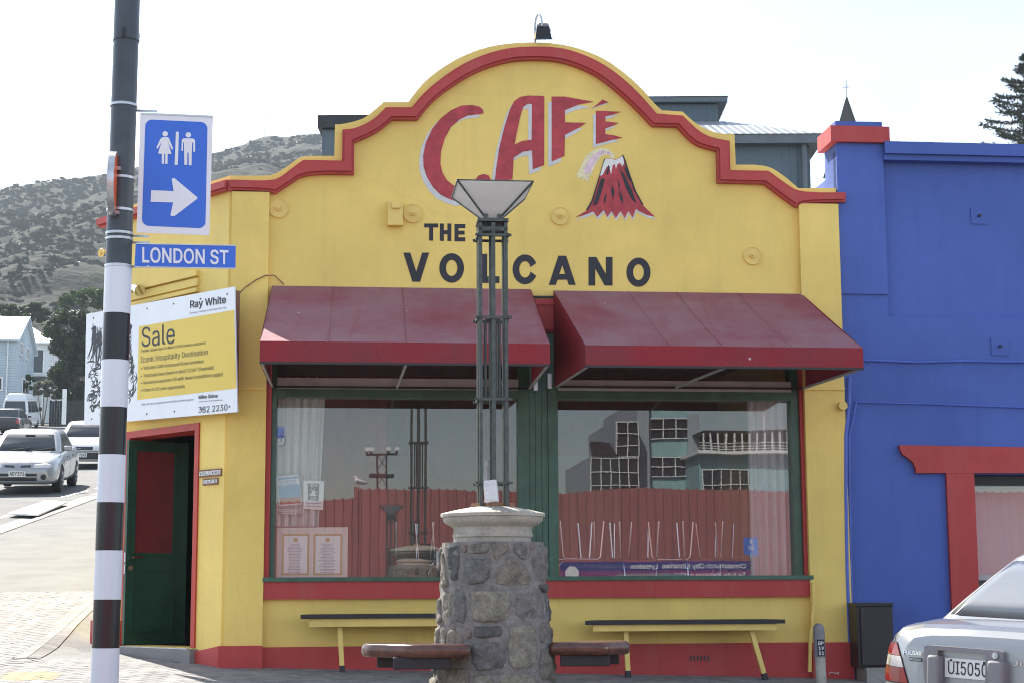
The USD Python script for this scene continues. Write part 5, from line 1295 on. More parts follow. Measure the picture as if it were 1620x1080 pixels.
seat('varnished red brown plank seat on the right of the stone pillar', [(.24, 11.85), (.255, 11.83), (.60, 11.80), (.64, 11.81), (.80, 11.98), (.81, 12.02), (.81, 12.28), (.42, 12.3), (.36, 12.1)], at(920, 1015, 11.85)[2], 0.088, [(.32, .66, 11.86, 11.92), (.36, .74, 12.14, 12.2)])

# ================================================================== STRIPED POLE AND ITS SIGNS
PY = 10.8
pt0, pt1 = at(201.5, 0, PY), at(165.3, 1080, PY)
pdir = nrm(pt0 - pt1)
pg0 = pt1 + pdir * ((float(gz(pt1[0], PY)) - pt1[2]) / pdir[2])
def pz(y):
    z = at(185, y, PY)[2]
    return pt1 + pdir * ((z - pt1[2]) / pdir[2])
pole = Thing('striped_pole', 'tall grey pole with black and white bands at its lower half', 'pole', pg0)
R_ = 0.0845
def sleeve(a, b, r): return tube([a, b], r, 40)
pole.part('shaft', tube([pz(424), pz(66)], [R_ * .985, R_ * .955], 40), M['pole'], smooth=35)
pole.part('shaft', tube([pz(66.5), pz(-400)], [R_ * .97, R_ * .93], 40), M['pole'], smooth=35)
ys_ = [424, 497, 570, 644.5, 719, 794.5, 870, 947.5, 1024, 1100, 1176]
for i in range(len(ys_) - 1):
    wht = i % 2 == 0
    pole.part('white_band' if wht else 'black_band', sleeve(pz(ys_[i] + .15), pz(ys_[i + 1] - .15), R_ + (0.0015 if wht else 0.0)), M['gloss_white' if wht else 'gloss_black'], smooth=35)
pole.part('black_band', sleeve(pz(1176), pg0 - [0, 0, .1], R_), M['gloss_black'], smooth=35)
pole.part('joint_collar', sleeve(pz(67), pz(64.8), R_ * .985), M['dark'], smooth=35)
for a in (0.05, 2.1, 4.2):
    d = np.array([math.sin(a), -math.cos(a), 0])
    pole.part('joint_lug', bar(pz(65) + d * R_ * .97, pz(50) + d * R_ * .96, .012, .02, d), M['dark'])
for y in (168, 283, 334, 370.5, 379, 422):
    pole.part('clamp_band', sleeve(pz(y + 2), pz(y - 2), R_ + 0.004), M['steel'], smooth=35)
for y in (273, 342):
    c = pz(y) + np.array([.025, -1, 0]) * R_
    pole.part('clamp_block', bx(c[0] - .016, c[0] + .016, c[1] - .03, c[1], c[2] - .012, c[2] + .012), M['steel'])

TS = Frame(at(279, 275, PY - .02)[:2], math.radians(10.5))
ts = Thing('toilet_sign', 'blue toilets direction sign with white figures and right arrow', 'sign', TS.w(0, 0, TS.pix(279, 370)[1]))
ts.part('board', TS.prism(TS.poly([(222, 178.5), (337, 184.5), (331, 372.5), (216, 368)]), -0.004, 0), M['sign_white'])
ts.part('blue_panel', TS.prism(TS.poly([(241, 200.5), (317, 204), (314, 350.5), (236, 347)]).buffer(0.045, 8), 0.0005, 0.0015), M['sign_blue'])
Z1 = lambda P: [(x / 3, y / 3) for x, y in P]
def tsp(P): return TS.poly(Z1(P))
def tcirc(x, y, r): c = TS.pix(x / 3, y / 3); rr = abs(TS.pix((x + r) / 3, y / 3)[0] - c[0]); return Point(c).buffer(rr, 16)
woman = unary_union([tcirc(784, 637, 13), tsp([(772, 653), (797, 653), (803, 660), (822, 708), (815, 712), (797, 676), (814, 732), (796, 732), (795, 780), (784, 780), (784, 732), (779, 732), (779, 780), (768, 779), (768, 732), (750, 730), (767, 676), (749, 708), (742, 703), (762, 660)])])
man = unary_union([tcirc(894, 642, 13), tsp([(872, 658), (916, 659), (926, 667), (926, 722), (917, 722), (917, 678), (912, 678), (909, 786), (896, 786), (895, 726), (889, 726), (888, 785), (875, 784), (873, 677), (869, 677), (869, 718), (861, 718), (863, 665)])])
ts.part('symbol', TS.prism(woman, 0.002, 0.003), M['sign_white'], label='white figure in a dress')
ts.part('symbol', TS.prism(man, 0.002, 0.003), M['sign_white'], label='white figure in trousers')
ts.part('divider', TS.prism(tsp([(835, 627), (849, 628), (844, 785), (829, 784)]), 0.002, 0.003), M['sign_white'])
ts.part('arrow', TS.prism(tsp([(717, 904), (824, 909), (815, 852), (822, 846), (830, 849), (936, 938), (936, 945), (828, 1027), (812, 1027), (809, 1020), (822, 962), (715, 960)]), 0.002, 0.003), M['sign_white'])
for y0, y1 in ((174.5, 176.5), (372.5, 374.5)):
    ts.part('bracket_arm', bar(pz(y0) + TS.u * .07, TS.w(TS.pix(248 if y0 < 200 else 235, y0)[0], -0.004, TS.pix(250, y1)[1]), .014, .008, (0, 0, 1)), M['steel'])
ts.part('top_rail', TS.box(TS.pix(222, 180)[0], TS.pix(337, 183)[0], -0.006, 0.004, TS.pix(279, 183.5)[1], TS.pix(279, 181)[1]), M['steel'])
LS = Frame(at(294, 405, PY - .02)[:2], math.radians(6.5))
ls = Thing('street_name_sign', 'blue street name sign reading LONDON ST', 'sign', LS.w(0, 0, LS.pix(294, 422)[1]))
ls.part('blade', LS.prism(LS.poly([(214.5, 386.5), (373, 389.5), (372.5, 424), (213, 421.5)]), -0.005, 0), M['sign_blue'])
ls.part('lettering', text(LS, 'LONDON ST', 225, (391, 396), 361.5, (416, 419), 0.001), M['sign_white'])
ls.part('edge_strip', LS.prism(LS.poly([(214.5, 385), (373, 388), (373, 389.5), (214.5, 386.5)]), -0.007, 0.003), M['steel'])
ls.part('edge_strip', LS.prism(LS.poly([(213, 421.7), (372.5, 424.2), (372.5, 425.6), (213, 423.2)]), -0.007, 0.003), M['steel'])
for y in (384, 422):
    ls.part('bracket_arm', bar(pz(y) + LS.u * .07, LS.w(LS.pix(236, y)[0], 0.002, LS.pix(236, y)[1]), .014, .008, (0, 0, 1)), M['steel'])
# round disc seen edge on
dc = at(183.5, 292, PY - 0.12)
rv = nrm([ray(183, 292)[0], ray(183, 292)[1], 0]); pr_ = np.array([rv[1], -rv[0], 0])
ax = nrm(pr_ * math.cos(math.radians(6.0)) - rv * math.sin(math.radians(6.0)))
dm = frame_matrix(ax, (0, 0, 1), dc)
disc = Thing('crossing_disc', 'round orange disc in a silver rim seen edge on', 'disc sign', matrix=dm)
def ring_x(r0, r1, x0, x1, n=56):
    me = prism_z(Point(0, 0).buffer(r1, 28).difference(Point(0, 0).buffer(r0, 28)) if r0 > 0 else Point(0, 0).buffer(r1, 28), x0, x1)
    v = np.array(me.vertices); return trimesh.Trimesh(np.c_[v[:, 2], v[:, 0], v[:, 1]], me.faces, process=False)
disc.part('rim', ring_x(0.193, 0.207, -0.036, 0.006), M['steel'], local=True)
disc.part('face', ring_x(0, 0.1925, -0.012, 0.001), M['orange'], local=True)
disc.part('bracket', [bx(-.03, -.013, -.12, .0, dz - .012, dz + .012) for dz in (-.12, .12)], M['steel'], local=True)

# ================================================================== SALE BOARD
so = 0.14
sb = Thing('sale_board', 'white and yellow property sale board slung above the cafe entrance', 'sign', CH.w(-1.4, so, CH.pix(250, 665, so)[1]))
board = [(136.5, 497), (371, 453.5), (375.5, 651), (133, 672)]
cp = lambda P, o=so: CH.poly(P, o)
sb.part('board', CH.prism(cp(board), so - 0.012, so), M['sale_white'])
ZS = lambda P: [(130 + x / 4.696, 450 + y / 4.696) for x, y in P]
sb.part('yellow_panel', CH.prism(cp(ZS([(422, 312), (1130, 190), (1146, 768), (409, 855)])), so + 0.0006, so + 0.0016), M['sale_yellow'])
def st(s, x0, x1, y0a, y0b, y1a, y1b, mt='ink', bold=False, nm='lettering'):
    q = lambda x, y: (130 + x / 4.696, 450 + y / 4.696)
    (X0, A0), (X1, A1) = q(x0, y0a), q(x1, y0b); B0_, B1_ = q(x0, y1a)[1], q(x1, y1b)[1]
    sb.part(nm, text(CH, s, X0, (A0, A1), X1, (B0_, B1_), so + 0.0024, 0.0008, bold, po=so), M[mt])
st('Sale', 443, 690, 318, 285, 468, 440)
st('Tender closes 4pm 26 March 2010 (unless sold prior)', 440, 918, 482, 420, 510, 448)
st('Iconic Hospitality Destination', 438, 935, 535, 478, 592, 530)
st('• Volcano Café restaurant & bar premises', 440, 905, 606, 553, 640, 587)
st('• Total land area (more or less) 313m² (freehold)', 440, 976, 660, 597, 695, 633)
st('• Vacant possession OR with lease (conditions apply)', 440, 1046, 715, 645, 748, 683)
st('• Once in 20 year opportunity', 440, 765, 770, 738, 802, 772)
st('Ray White', 803, 1070, 122, 82, 192, 155, bold=True)
st('View  Strictly by appointment with the marketing agent', 440, 828, 882, 842, 900, 860, 'ink_grey')
st('Mike Skine', 866, 1008, 820, 808, 848, 836, bold=True)
st('email: mike.skine@raywhite.com', 866, 1044, 862, 848, 874, 860, 'ink_grey')
st('382 2230', 866, 1080, 905, 885, 952, 932)
st('Ports Realty Ltd MREINZ LICENSED AGENT REAA 2008', 800, 1070, 210, 168, 222, 180, 'ink_grey')
# loose ink drawing on the board's left part: flowing brush lines
g = np.random.default_rng(31)
ink = []
def brush(P, wd):
    P = np.array(P, float)
    t_ = np.linspace(0, 1, len(P)); tt = np.linspace(0, 1, 18)
    xy = np.c_[np.interp(tt, t_, P[:, 0]), np.interp(tt, t_, P[:, 1])]
    ker = np.array([1, 2, 1]) / 4
    for _ in range(3): xy[1:-1] = (xy[:-2] + 2 * xy[1:-1] + xy[2:]) / 4
    pxy = [CH.pix(130 + x / 4.696, 450 + y / 4.696, so) for x, y in xy]
    w_ = wd * 0.006 / 2 * 0.25 * (0.35 + np.sin(np.pi * tt))
    L = [Point(a).buffer(b, 4) for a, b in zip(pxy, w_)]
    return unary_union([unary_union([L[i], L[i + 1]]).convex_hull for i in range(len(L) - 1)])
for x0 in np.linspace(72, 172, 17):
    x1_ = x0 + g.uniform(-12, 12)
    ink.append(brush([(x1_, 285 + g.uniform(0, 70)), (x0 + g.uniform(-20, 20), 390 + g.uniform(-20, 20)), (x0 + g.uniform(-26, 14), 490 + g.uniform(-30, 30)), (x0 + g.uniform(-34, 10), 575 + g.uniform(-45, 35))], g.uniform(5, 17)))
for k in range(46):
    cx_, cy_ = g.uniform(62, 140), g.uniform(560, 930); r1, r2 = g.uniform(6, 36), g.uniform(8, 44); a0 = g.uniform(0, 6); tw = g.uniform(-.5, .5)
    ink.append(brush([(cx_ + r1 * math.cos(a0 + t_) * (1 - t_ * .08) + tw * r2 * math.sin(a0 + t_), cy_ + r2 * math.sin(a0 + t_)) for t_ in np.linspace(0, g.uniform(1.5, 5), 9)], g.uniform(4, 13)))
for k in range(44):
    y0 = g.uniform(250, 840); xr = 352 + g.uniform(8, 46) * (0.5 + 0.5 * math.sin(y0 / 90.0 + .6)); dy_ = g.uniform(40, 130)
    ink.append(brush([(xr + g.uniform(-20, 8), y0), (xr + g.uniform(-8, 16), y0 + dy_ * .35), (xr + g.uniform(-14, 10), y0 + dy_ * .7), (xr + g.uniform(-36, -4), y0 + dy_)], g.uniform(3, 11)))
ink.append(brush([(70, 330), (100, 320), (85, 400), (70, 410)], 30)); ink.append(brush([(60, 560), (90, 500), (120, 440), (140, 330)], 22))
ink_u = unary_union(ink).simplify(0.0008); bm_ = cp(board).bounds; cut_ = bm_[0] + .33
for lo_, hi_, lab_ in ((bm_[0] + .02, cut_, 'left side of the black ink brush drawing'), (cut_ + .001, bm_[2], 'right side of the black ink brush drawing')):
    sb.part('ink_drawing', CH.prism(ink_u.intersection(sbox(lo_, bm_[1], hi_, bm_[3])), so + 0.0006, so + 0.0014), M['ink'], label=lab_)
for x in np.linspace(0.05, 0.95, 6):
    for yy in (0.05, 0.95):
        a = np.array(board[0]) * (1 - x) + np.array(board[1]) * x; b_ = np.array(board[3]) * (1 - x) + np.array(board[2]) * x
        c = CH.pix(*(a * (1 - yy) + b_ * yy), so)
        sb.part('screw', CH.prism(Point(c).buffer(0.009, 6), so + 0.0005, so + 0.004), M['dark'])
tb = CH.pix(377, 560, .06)
sb.part('batten', CH.box(tb[0] - .02, tb[0] + .03, 0.072, so - 0.015, CH.pix(376, 652, .06)[1], CH.pix(376, 462, .06)[1]), M['timber'])
for y in (481, 627):
    zz = CH.pix(374, y, .1)[1]
    sb.part('bracket', CH.box(tb[0] - .12, tb[0] - .021, 0.078, so - 0.013, zz - .04, zz + .04), M['dark'])

# small things on the walls
tl = Thing('tile_name_sign', 'small lettered tile sign reading VOLCANO CAFE by the door', 'sign', CH.w(-.4, 0, CH.pix(335, 768)[1]))
for s, q, lb in (('VOLCANO', [(316, 743), (351.5, 740), (351.5, 752), (316, 755)], 1), ('CAFE', [(322, 756.5), (346, 755), (346, 765.5), (322, 767.5)], 1)):
    p_ = tl.part('tile_strip', CH.prism(CH.poly(q), 0.001, 0.012), M['timber'])
    b0 = CH.poly(q).bounds; n = len(s); x0, x1 = b0[0] + .012, b0[2] - .012
    for k, ch in enumerate(s):
        a, b_ = x0 + (x1 - x0) * k / n, x0 + (x1 - x0) * (k + 1) / n
        zc0_, zc1_ = b0[1] + .018, b0[3] - .018
        ti = tl.part('letter_tile', CH.box(a + .002, b_ - .002, 0.0122, 0.016, zc0_, zc1_), M['paper'], parent=p_)
        me = meshkit.text_mesh(ch, 0.1, 1.0, True); v = np.array(me.vertices); lo, hi = v.min(0), v.max(0)
        uu = a + (b_ - a) * (.22 + .56 * (v[:, 0] - lo[0]) / (hi[0] - lo[0])); zz = zc0_ + (zc1_ - zc0_) * (.12 + .76 * (v[:, 1] - lo[1]) / (hi[1] - lo[1]))
        tl.part('tile_letter', trimesh.Trimesh(CH.pts(np.c_[uu, .0163 + .001 * v[:, 2], zz]), me.faces, process=False), M['ink'], parent=p_)
c = CH.pix(214, 457, .12)
wp = CH.w(c[0], .12, c[1])
sl = Thing('spotlight', 'silver spotlight above the sale board beside the striped pole', 'spotlight', wp - [0, 0, .1])
sl.part('lamp_head', tube([wp - CH.u * .06 + [0, 0, .02], wp + CH.u * .02, wp + CH.u * .09 - [0, 0, .03]], [.035, .05, .062], 16), M['chrome'], smooth=40)
sl.part('bracket', tube([CH.w(c[0] - .1, 0, c[1] + .06), CH.w(c[0] - .08, .08, c[1] + .05), wp - CH.u * .05], .014, 8), M['dark'])
e0 = CH.w(CE, 0.0, CH.pix(164, 399)[1])
single('eye_bolt', [tube([e0 - CH.u * .01, e0 - CH.u * .07], .02, 8), tube([e0 - CH.u * .1 + CH.u * .04 * math.cos(a) + np.array([0, 0, .04 * math.sin(a)]) for a in np.linspace(0, 6.28, 14)], .012, 6)], M['yellow_trim'], 'yellow eye bolt on the wall left of the striped pole', 'bolt')
single('wall_cable', tube([FA.w(*(lambda q: (q[0], o, q[1]))(FA.pix(x, y, o))) for x, y, o in ((376, 467, .12), (388, 455, .1), (405, 443, .09), (420, 436, .08), (434, 436, .05), (445, 446, .02), (449, 450, .02))], .006, 6), M['timber'], 'thin slack cable from the sale board to the left awning', 'cable')
single('wall_pipe', tube([FA.w(*(lambda q: (q[0], .11, q[1]))(FA.pix(x, y, .11))) for x, y in ((1282, 918), (1286, 922), (1287, 955), (1285, 975), (1285, 990), (1282, 1005), (1281, 1062))], .02, 8), M['yellow_trim'], 'thin yellow pipe running down beside the right window sill', 'pipe')
single('door_bell', tube([FA.w(*(lambda q: (q[0], o, q[1]))(FA.pix(1331, 642, .07))) for o in (0.07, 0.14)], .045, 14), M['yellow_trim'], 'round yellow fitting on the right pilaster beside the blue wall', 'fitting')
# floodlight on the parapet
f0 = FA.pix(850, 66)
fp = lambda x, y, o=-.1: FA.w(*(lambda q: (q[0], o, q[1]))(FA.pix(x, y, o)))
fd = Thing('parapet_floodlight', 'black floodlight hooked over the top of the round parapet', 'floodlight', fp(848, 68))
fd.part('hook_bracket', tube([fp(846.5, 69, -.1), fp(846, 40, -.1), fp(848, 28, -.08), fp(851, 23, -.05), fp(855, 24, -.02), fp(857, 32, .0), fp(857.5, 42, .02)], .011, 8), M['steel'])
P = [fp(848, 62, .02), fp(873, 61, .02), fp(869, 42, .0), fp(850, 42, .0), fp(850, 62.5, -.28), fp(872, 62, -.28), fp(868, 38, -.2), fp(851, 38, -.2)]
fd.part('housing', trimesh.convex.convex_hull(np.array(P)), M['black'])
fd.part('visor', trimesh.convex.convex_hull(np.array([fp(847, 63.5, .06), fp(874, 62.5, .06), fp(847, 61.5, .06), fp(874, 60.5, .06), fp(850, 63.5, -.25), fp(872, 63, -.25)])), M['plastic'])
fd.part('terminal_box', FA.box(FA.pix(853, 40)[0], FA.pix(866, 40)[0], -.12, 0.0, FA.pix(860, 42)[1], FA.pix(860, 37)[1]), M['grey_plastic'])
fd.part('yoke', tube([fp(846.5, 62, -.1), fp(848, 52, -.05), fp(850, 40, -.02), fp(866, 38.5, -.02), fp(871, 50, -.05)], .009, 6), M['steel'])

# grey marker post, black cabinet
o = 0.55
q0, q1 = FA.pix(1299, 1069, o), FA.pix(1294.5, 985, o)
b0 = FA.w(q0[0], o, 0); b0[2] = float(gz(b0[0], b0[1])); b1 = FA.w(q1[0], o, q1[1])
mp = Thing('marker_post', 'round topped grey service marker post in front of the right pilaster', 'post', b0)
d = b1 - b0
mp.part('sleeve', tube([b0 - d * .05, b0 + d * .44], [.052, .050], 20), M['grey_plastic' if False else 'capital'], smooth=40)
mp.part('cap', tube([b0 + d * .435, b0 + d * .9, b0 + d * .955, b0 + d * .985, b0 + d], [.056, .056, .048, .03, .006], 20), M['grey_plastic'], smooth=40)
MF = Frame(b0[:2], YAW)
for s, y0, y1 in (('BP', 1010, 1015.5), ('19', 1017, 1022.5), ('51', 1024, 1029.5)):
    c = b0 + d * ((1069 - (y0 + y1) / 2) / 84.0)
    zz = 0.034
    M4 = frame_matrix(FA.u, nrm(d), c + FA.out * .0575)
    M4 = np.c_[np.c_[M4[:3, 0], M4[:3, 2], FA.out, M4[:3, 3]].T, [0, 0, 0, 1]].T
    mp.part('lettering', text_at(M4, s, -.026, .026, -zz / 2, zz / 2, 0, 0.0015), M['sign_white'])
mp.part('label_plate', bar(b0 + d * .455 + FA.out * .052, b0 + d * .73 + FA.out * .052, .07, .008, FA.u), M['dark'])
r_ = FA.rect(1358, 955, 1415, 1066, .38).bounds
cb = Thing('utility_cabinet', 'black street cabinet standing against the blue wall', 'cabinet', FA.w((r_[0] + r_[2]) / 2, .19, r_[1]))
def cab(u0, u1, o0, o1, z0, z1, r=.012):
    me = rbox(u0, u1, o0, o1, z0, z1, r); v = np.array(me.vertices)
    return trimesh.Trimesh(FA.pts(v), me.faces[:, ::-1], process=False)
zc0 = FA.pix(1385, 1055, .38)[1]
cb.part('body', cab(r_[0], r_[2], .04, .36, zc0, r_[3]), M['cabinet'])
cb.part('door', cab(r_[0] + .03, r_[2] - .012, .355, .385, zc0 + .02, r_[3] - .03, .006), M['cabinet'])
cb.part('lid', cab(r_[0] - .008, r_[2] + .008, .03, .375, r_[3] - .02, r_[3] + .012, .008), M['cabinet'])
cb.part('lock', tube([FA.w(r_[0] + .06, .38, r_[3] - .3), FA.w(r_[0] + .06, .395, r_[3] - .3)], .014, 10), M['plastic'])
cb.part('base', FA.box(r_[0] + .06, r_[2] + .02, .02, .42, 0.55, zc0 - 0.001), M['kerb'])
single('loose_wire', tube([FA.w(*(lambda q: (q[0], .16, q[1]))(FA.pix(x, y, .16))) for x, y in ((1313, 1066), (1311, 1064), (1316, 1062.5), (1322, 1064.5), (1327, 1062.5), (1326, 1066))], .006, 6), M['steel'], 'curl of loose grey wire at the foot of the right pilaster', 'wire')
# ================================================================== VEHICLES
def loft(stations, nsec=None):
    """stations: (x, z_bottom, z_shoulder, z_top, half width) -> closed body; sections are mirrored."""
    rows = []
    for x, zb, zs_, zt_, w in stations:
        h = zs_ - zb
        half = [(0.0, zb), (w * .80, zb), (w * .93, zb + h * .05), (w * .975, zb + h * .22), (w * 1.0, zb + h * .48), (w * .99, zb + h * .72), (w * .965, zb + h * .90), (w * .925, zs_), (w * .86, zs_ + (zt_ - zs_) * .55), (w * .70, zt_ - .012), (w * .40, zt_ - .003), (0.0, zt_)]
        full = [(x, y, z) for y, z in half] + [(x, -y, z) for y, z in half[-2:0:-1]]
        rows.append(full)
    P = np.array(rows); n, m_ = P.shape[:2]
    V = P.reshape(-1, 3); F = []
    for i in range(n - 1):
        for k in range(m_):
            a, b = i * m_ + k, i * m_ + (k + 1) % m_
            F += [[a, b, b + m_], [a, b + m_, a + m_]]
    V = np.vstack([V, P[0].mean(0), P[-1].mean(0)])
    for k in range(m_):
        F += [[n * m_, (k + 1) % m_, k], [n * m_ + 1, (n - 1) * m_ + k, (n - 1) * m_ + (k + 1) % m_]]
    me = trimesh.Trimesh(V, F, process=False)
    if me.volume < 0: me.invert()
    return me
def densify(st_, n):
    st_ = np.array(st_, float); t_ = np.r_[0, np.cumsum(np.linalg.norm(np.diff(st_, axis=0), axis=1))]
    from scipy.interpolate import PchipInterpolator
    f = PchipInterpolator(t_, st_)
    tt = np.unique(np.r_[np.linspace(0, t_[-1], n), t_])
    return f(tt)
def grown(me, d):
    _, _, n = meshkit.arrays(me, True)
    return trimesh.Trimesh(np.array(me.vertices) + n * d, me.faces, process=False)
def boolean(a, b, op):
    import manifold3d as m3
    A, B = (m3.Manifold(m3.Mesh(np.asarray(q.vertices, np.float32), np.asarray(q.faces, np.uint32))) for q in (a, b))
    r = {'sub': A - B, 'and': A ^ B}[op].to_mesh()
    return trimesh.Trimesh(r.vert_properties[:, :3], r.tri_verts, process=False)
def yz(poly, x0, x1):
    me = trimesh.creation.extrude_polygon(shapely.geometry.polygon.orient(Polygon(poly) if not isinstance(poly, Polygon) else poly), x1 - x0, engine='earcut')
    v = np.array(me.vertices); return trimesh.Trimesh(np.c_[v[:, 2] + x0, v[:, 0], v[:, 1]], me.faces, process=False)
def xz(poly, y0, y1):
    me = trimesh.creation.extrude_polygon(shapely.geometry.polygon.orient(Polygon(poly) if not isinstance(poly, Polygon) else poly), y1 - y0, engine='earcut')
    v = np.array(me.vertices); return trimesh.Trimesh(np.c_[v[:, 0], v[:, 2] + y0, v[:, 1]], me.faces[:, ::-1], process=False)
def ringpts(x0, x1, hw, z, r=0.16, n=10):
    q = sbox(x0 + r, -hw + r, x1 - r, hw - r).buffer(r, n)
    c = np.array(q.exterior.coords)[:-1]
    if not Polygon(c).exterior.is_ccw: c = c[::-1]
    k = np.argmin(np.arctan2(c[:, 1], c[:, 0] - (x0 + x1) / 2) % (2 * math.pi)); c = np.roll(c, -k, 0)
    return np.c_[c, np.full(len(c), z)]
def cabin(b, rf, hb, hr, zb, zr):
    """b, rf: (rear, front) x at base and roof."""
    rows = [ringpts(b[0], b[1], hb, zb, .12)]
    for f_, bulge in ((0.33, .018), (0.66, .02), (0.9, .012)):
        rows.append(ringpts(b[0] + (rf[0] - b[0]) * f_, b[1] + (rf[1] - b[1]) * f_, hb + (hr - hb) * f_ + bulge, zb + (zr - zb) * f_, .12))
    rows += [ringpts(rf[0] + .01, rf[1] - .01, hr - .015, zr, .13), ringpts(rf[0] + .07, rf[1] - .07, hr - .07, zr + .025, .12), ringpts(rf[0] + .25, rf[1] - .25, hr - .25, zr + .042, .1)]
    m_ = min(len(r) for r in rows)
    V = np.vstack(rows); m_ = len(rows[0]); F = []
    for i in range(len(rows) - 1):
        for k in range(m_):
            a, c = i * m_ + k, i * m_ + (k + 1) % m_
            F += [[a, c, c + m_], [a, c + m_, a + m_]]
    V = np.vstack([V, rows[0].mean(0), rows[-1].mean(0)])
    for k in range(m_):
        F += [[len(V) - 2, (k + 1) % m_, k], [len(V) - 1, (len(rows) - 1) * m_ + k, (len(rows) - 1) * m_ + (k + 1) % m_]]
    return trimesh.Trimesh(V, F, process=False)
def wheel(t, x, y, r=.30, w=.19):
    s = 1 if y > 0 else -1
    wt = t.part('wheel', cyl([x, y - s * w, r], [x, y, r], r * .62, 24), M['plastic'], local=True)
    prof = [(r * .62, 0), (r * .9, -.0), (r, .03), (r, w - .03), (r * .9, w), (r * .62, w)]
    ang = np.linspace(0, 2 * math.pi, 33)[:-1]
    V = np.vstack([np.c_[x + a * np.cos(ang), np.full(32, y - s * b), r + a * np.sin(ang)] for a, b in prof]); F = []
    for i in range(len(prof) - 1):
        for k in range(32):
            a, b = i * 32 + k, i * 32 + (k + 1) % 32
            F += [[a, b, b + 32], [a, b + 32, a + 32]]
    t.part('tyre', trimesh.Trimesh(V, F, process=False), M['tyre'], parent=wt, local=True, smooth=40)
    sp_ = [cyl([x, y + s * .002, r], [x, y + s * .012, r], r * .16, 14)]
    for k in range(7):
        a = k * 2 * math.pi / 7
        sp_.append(bar([x + .03 * math.cos(a), y + s * .006, r + .03 * math.sin(a)], [x + r * .6 * math.cos(a), y + s * .004, r + r * .6 * math.sin(a)], .05, .015, (0, s, 0)))
    t.part('rim', sp_, M['steel'], parent=wt, local=True, kind='stuff')
def make_car(label, Mx, paint, L, stations, cab, wx, face, details, name='parked_car', cat='car', glass='office_glass'):
    t = Thing(name, label, cat, matrix=Mx)
    body = loft(densify(stations, 40))
    arch = []
    for x in wx:
        arch.append(xz(Point(x, .31).buffer(.345, 14), -1.2, 1.2))
    big = body
    for a in arch: body = boolean(body, boolean(a, bx(x - 3, x + 3, -.62, .62, -1, 2), 'sub'), 'sub')
    t.part('body', body, M[paint], local=True, smooth=33)
    b, rf, hb, hr, zb, zr = cab
    cb_ = cabin(*cab)
    t.part('cabin', cb_, M[paint], local=True, smooth=35)
    gc = grown(cb_, 0.005)
    H = zr - zb
    def lerp(a, c, f_): return a + (c - a) * f_
    f0, f1 = 0.10, 0.86
    def win(nm, poly, axis, lim):
        q = (xz if axis == 'y' else yz)(Polygon(poly).buffer(-.03).buffer(.03), *lim)
        w_ = boolean(gc, q, 'and')
        if len(w_.faces): t.part(nm, w_, M[glass], local=True, smooth=35)
    z0, z1 = zb + H * f0, zb + H * f1
    wm = details.get('pillar', .10); wy0, wy1 = lerp(hb, hr, f0) - wm, lerp(hb, hr, f1) - wm
    fx = lerp(b[1], rf[1], .5) - .05; rx = lerp(b[0], rf[0], .5) + .05
    win('windscreen', [(-wy0, z0), (wy0, z0), (wy1, z1), (-wy1, z1)], 'x', (min(rf[1], b[1]) - .12, b[1] + .3))
    win('rear_window', [(-wy0, z0), (wy0, z0), (wy1, z1), (-wy1, z1)], 'x', (b[0] - .3, max(rf[0], b[0]) + .12))
    A = lambda f_: lerp(b[1], rf[1], f_) - .20; R = lambda f_: lerp(b[0], rf[0], f_) + .26
    for s in (1, -1):
        lim = (.3, 1.3) if s > 0 else (-1.3, -.3)
        mid = (A(.5) + R(.5)) / 2
        n_ = details.get('side', 2)
        for k in range(n_):
            def xx(k_, f_): return lerp(R(f_), A(f_), k_ / n_)
            g_ = .035
            win('side_window', [(xx(k, f0) + g_, z0), (xx(k + 1, f0) - g_, z0), (xx(k + 1, f1) - g_, z1), (xx(k, f1) + g_, z1)], 'y', lim)
    for x in wx:
        for s in (1, -1):
            wheel(t, x, s * details.get('wy', .83))
    gb_ = grown(big, 0.004)
    def skin(nm, polys, mt, ax_='yz', lim=None, grow=.004, parent=None, lab=None):
        src = gb_ if grow == .004 else grown(big, grow)
        out = []
        for p in polys:
            r_ = boolean(src, (yz if ax_ == 'yz' else xz)(p, *lim), 'and')
            if len(r_.faces): out.append(r_)
        if out: return t.part(nm, out, M[mt], parent=parent, local=True, smooth=30, label=lab)
    t.skin = skin
    return t
def on_slope(px, py, Y, fwd, dz=0.0, roll=0.0):
    p = at(px, py, Y); p[2] = float(gz(p[0], p[1])) - 0.028 + dz
    return hill_matrix(p, fwd, roll)
def hill_matrix(p, fwd, roll=0.0):
    f = nrm([fwd[0], fwd[1], 0]); e = .8
    f3 = nrm(np.array([f[0], f[1], float(gz(p[0] + f[0] * e, p[1] + f[1] * e) - gz(p[0] - f[0] * e, p[1] - f[1] * e)) / (2 * e)]))
    l = np.cross([0, 0, 1.0], f3); l = nrm(l); up = np.cross(f3, l)
    up = up * math.cos(roll) - l * math.sin(roll)
    return frame_matrix(f3, up, p)
NZ = lambda s: s
def plate(t, s, x, y, z, front, w=.36, h=.125, bold=True):
    sx = 1 if front else -1
    pl_ = t.part('number_plate', bx(x - .006, x + .006, y - w / 2, y + w / 2, z, z + h), M['plate_white'], local=True)
    M4 = np.eye(4); M4[:3, 0] = (0, sx, 0); M4[:3, 1] = (0, 0, 1); M4[:3, 2] = (sx, 0, 0); M4[:3, 3] = (x + sx * .0065, y, z)
    me = text_at(M4, s, -w / 2 + .02, w / 2 - .02, h * .17, h * .86, 0, .002, bold)
    t.part('lettering', me, M['ink'], parent=pl_, local=True)
    for e in (-1, 1):
        t.part('plate_screw', bx(x + sx * .0061, x + sx * .009, y + e * w * .36 - .006, y + e * w * .36 + .006, z + h - .016, z + h - .006), M['dark'], parent=pl_, local=True)

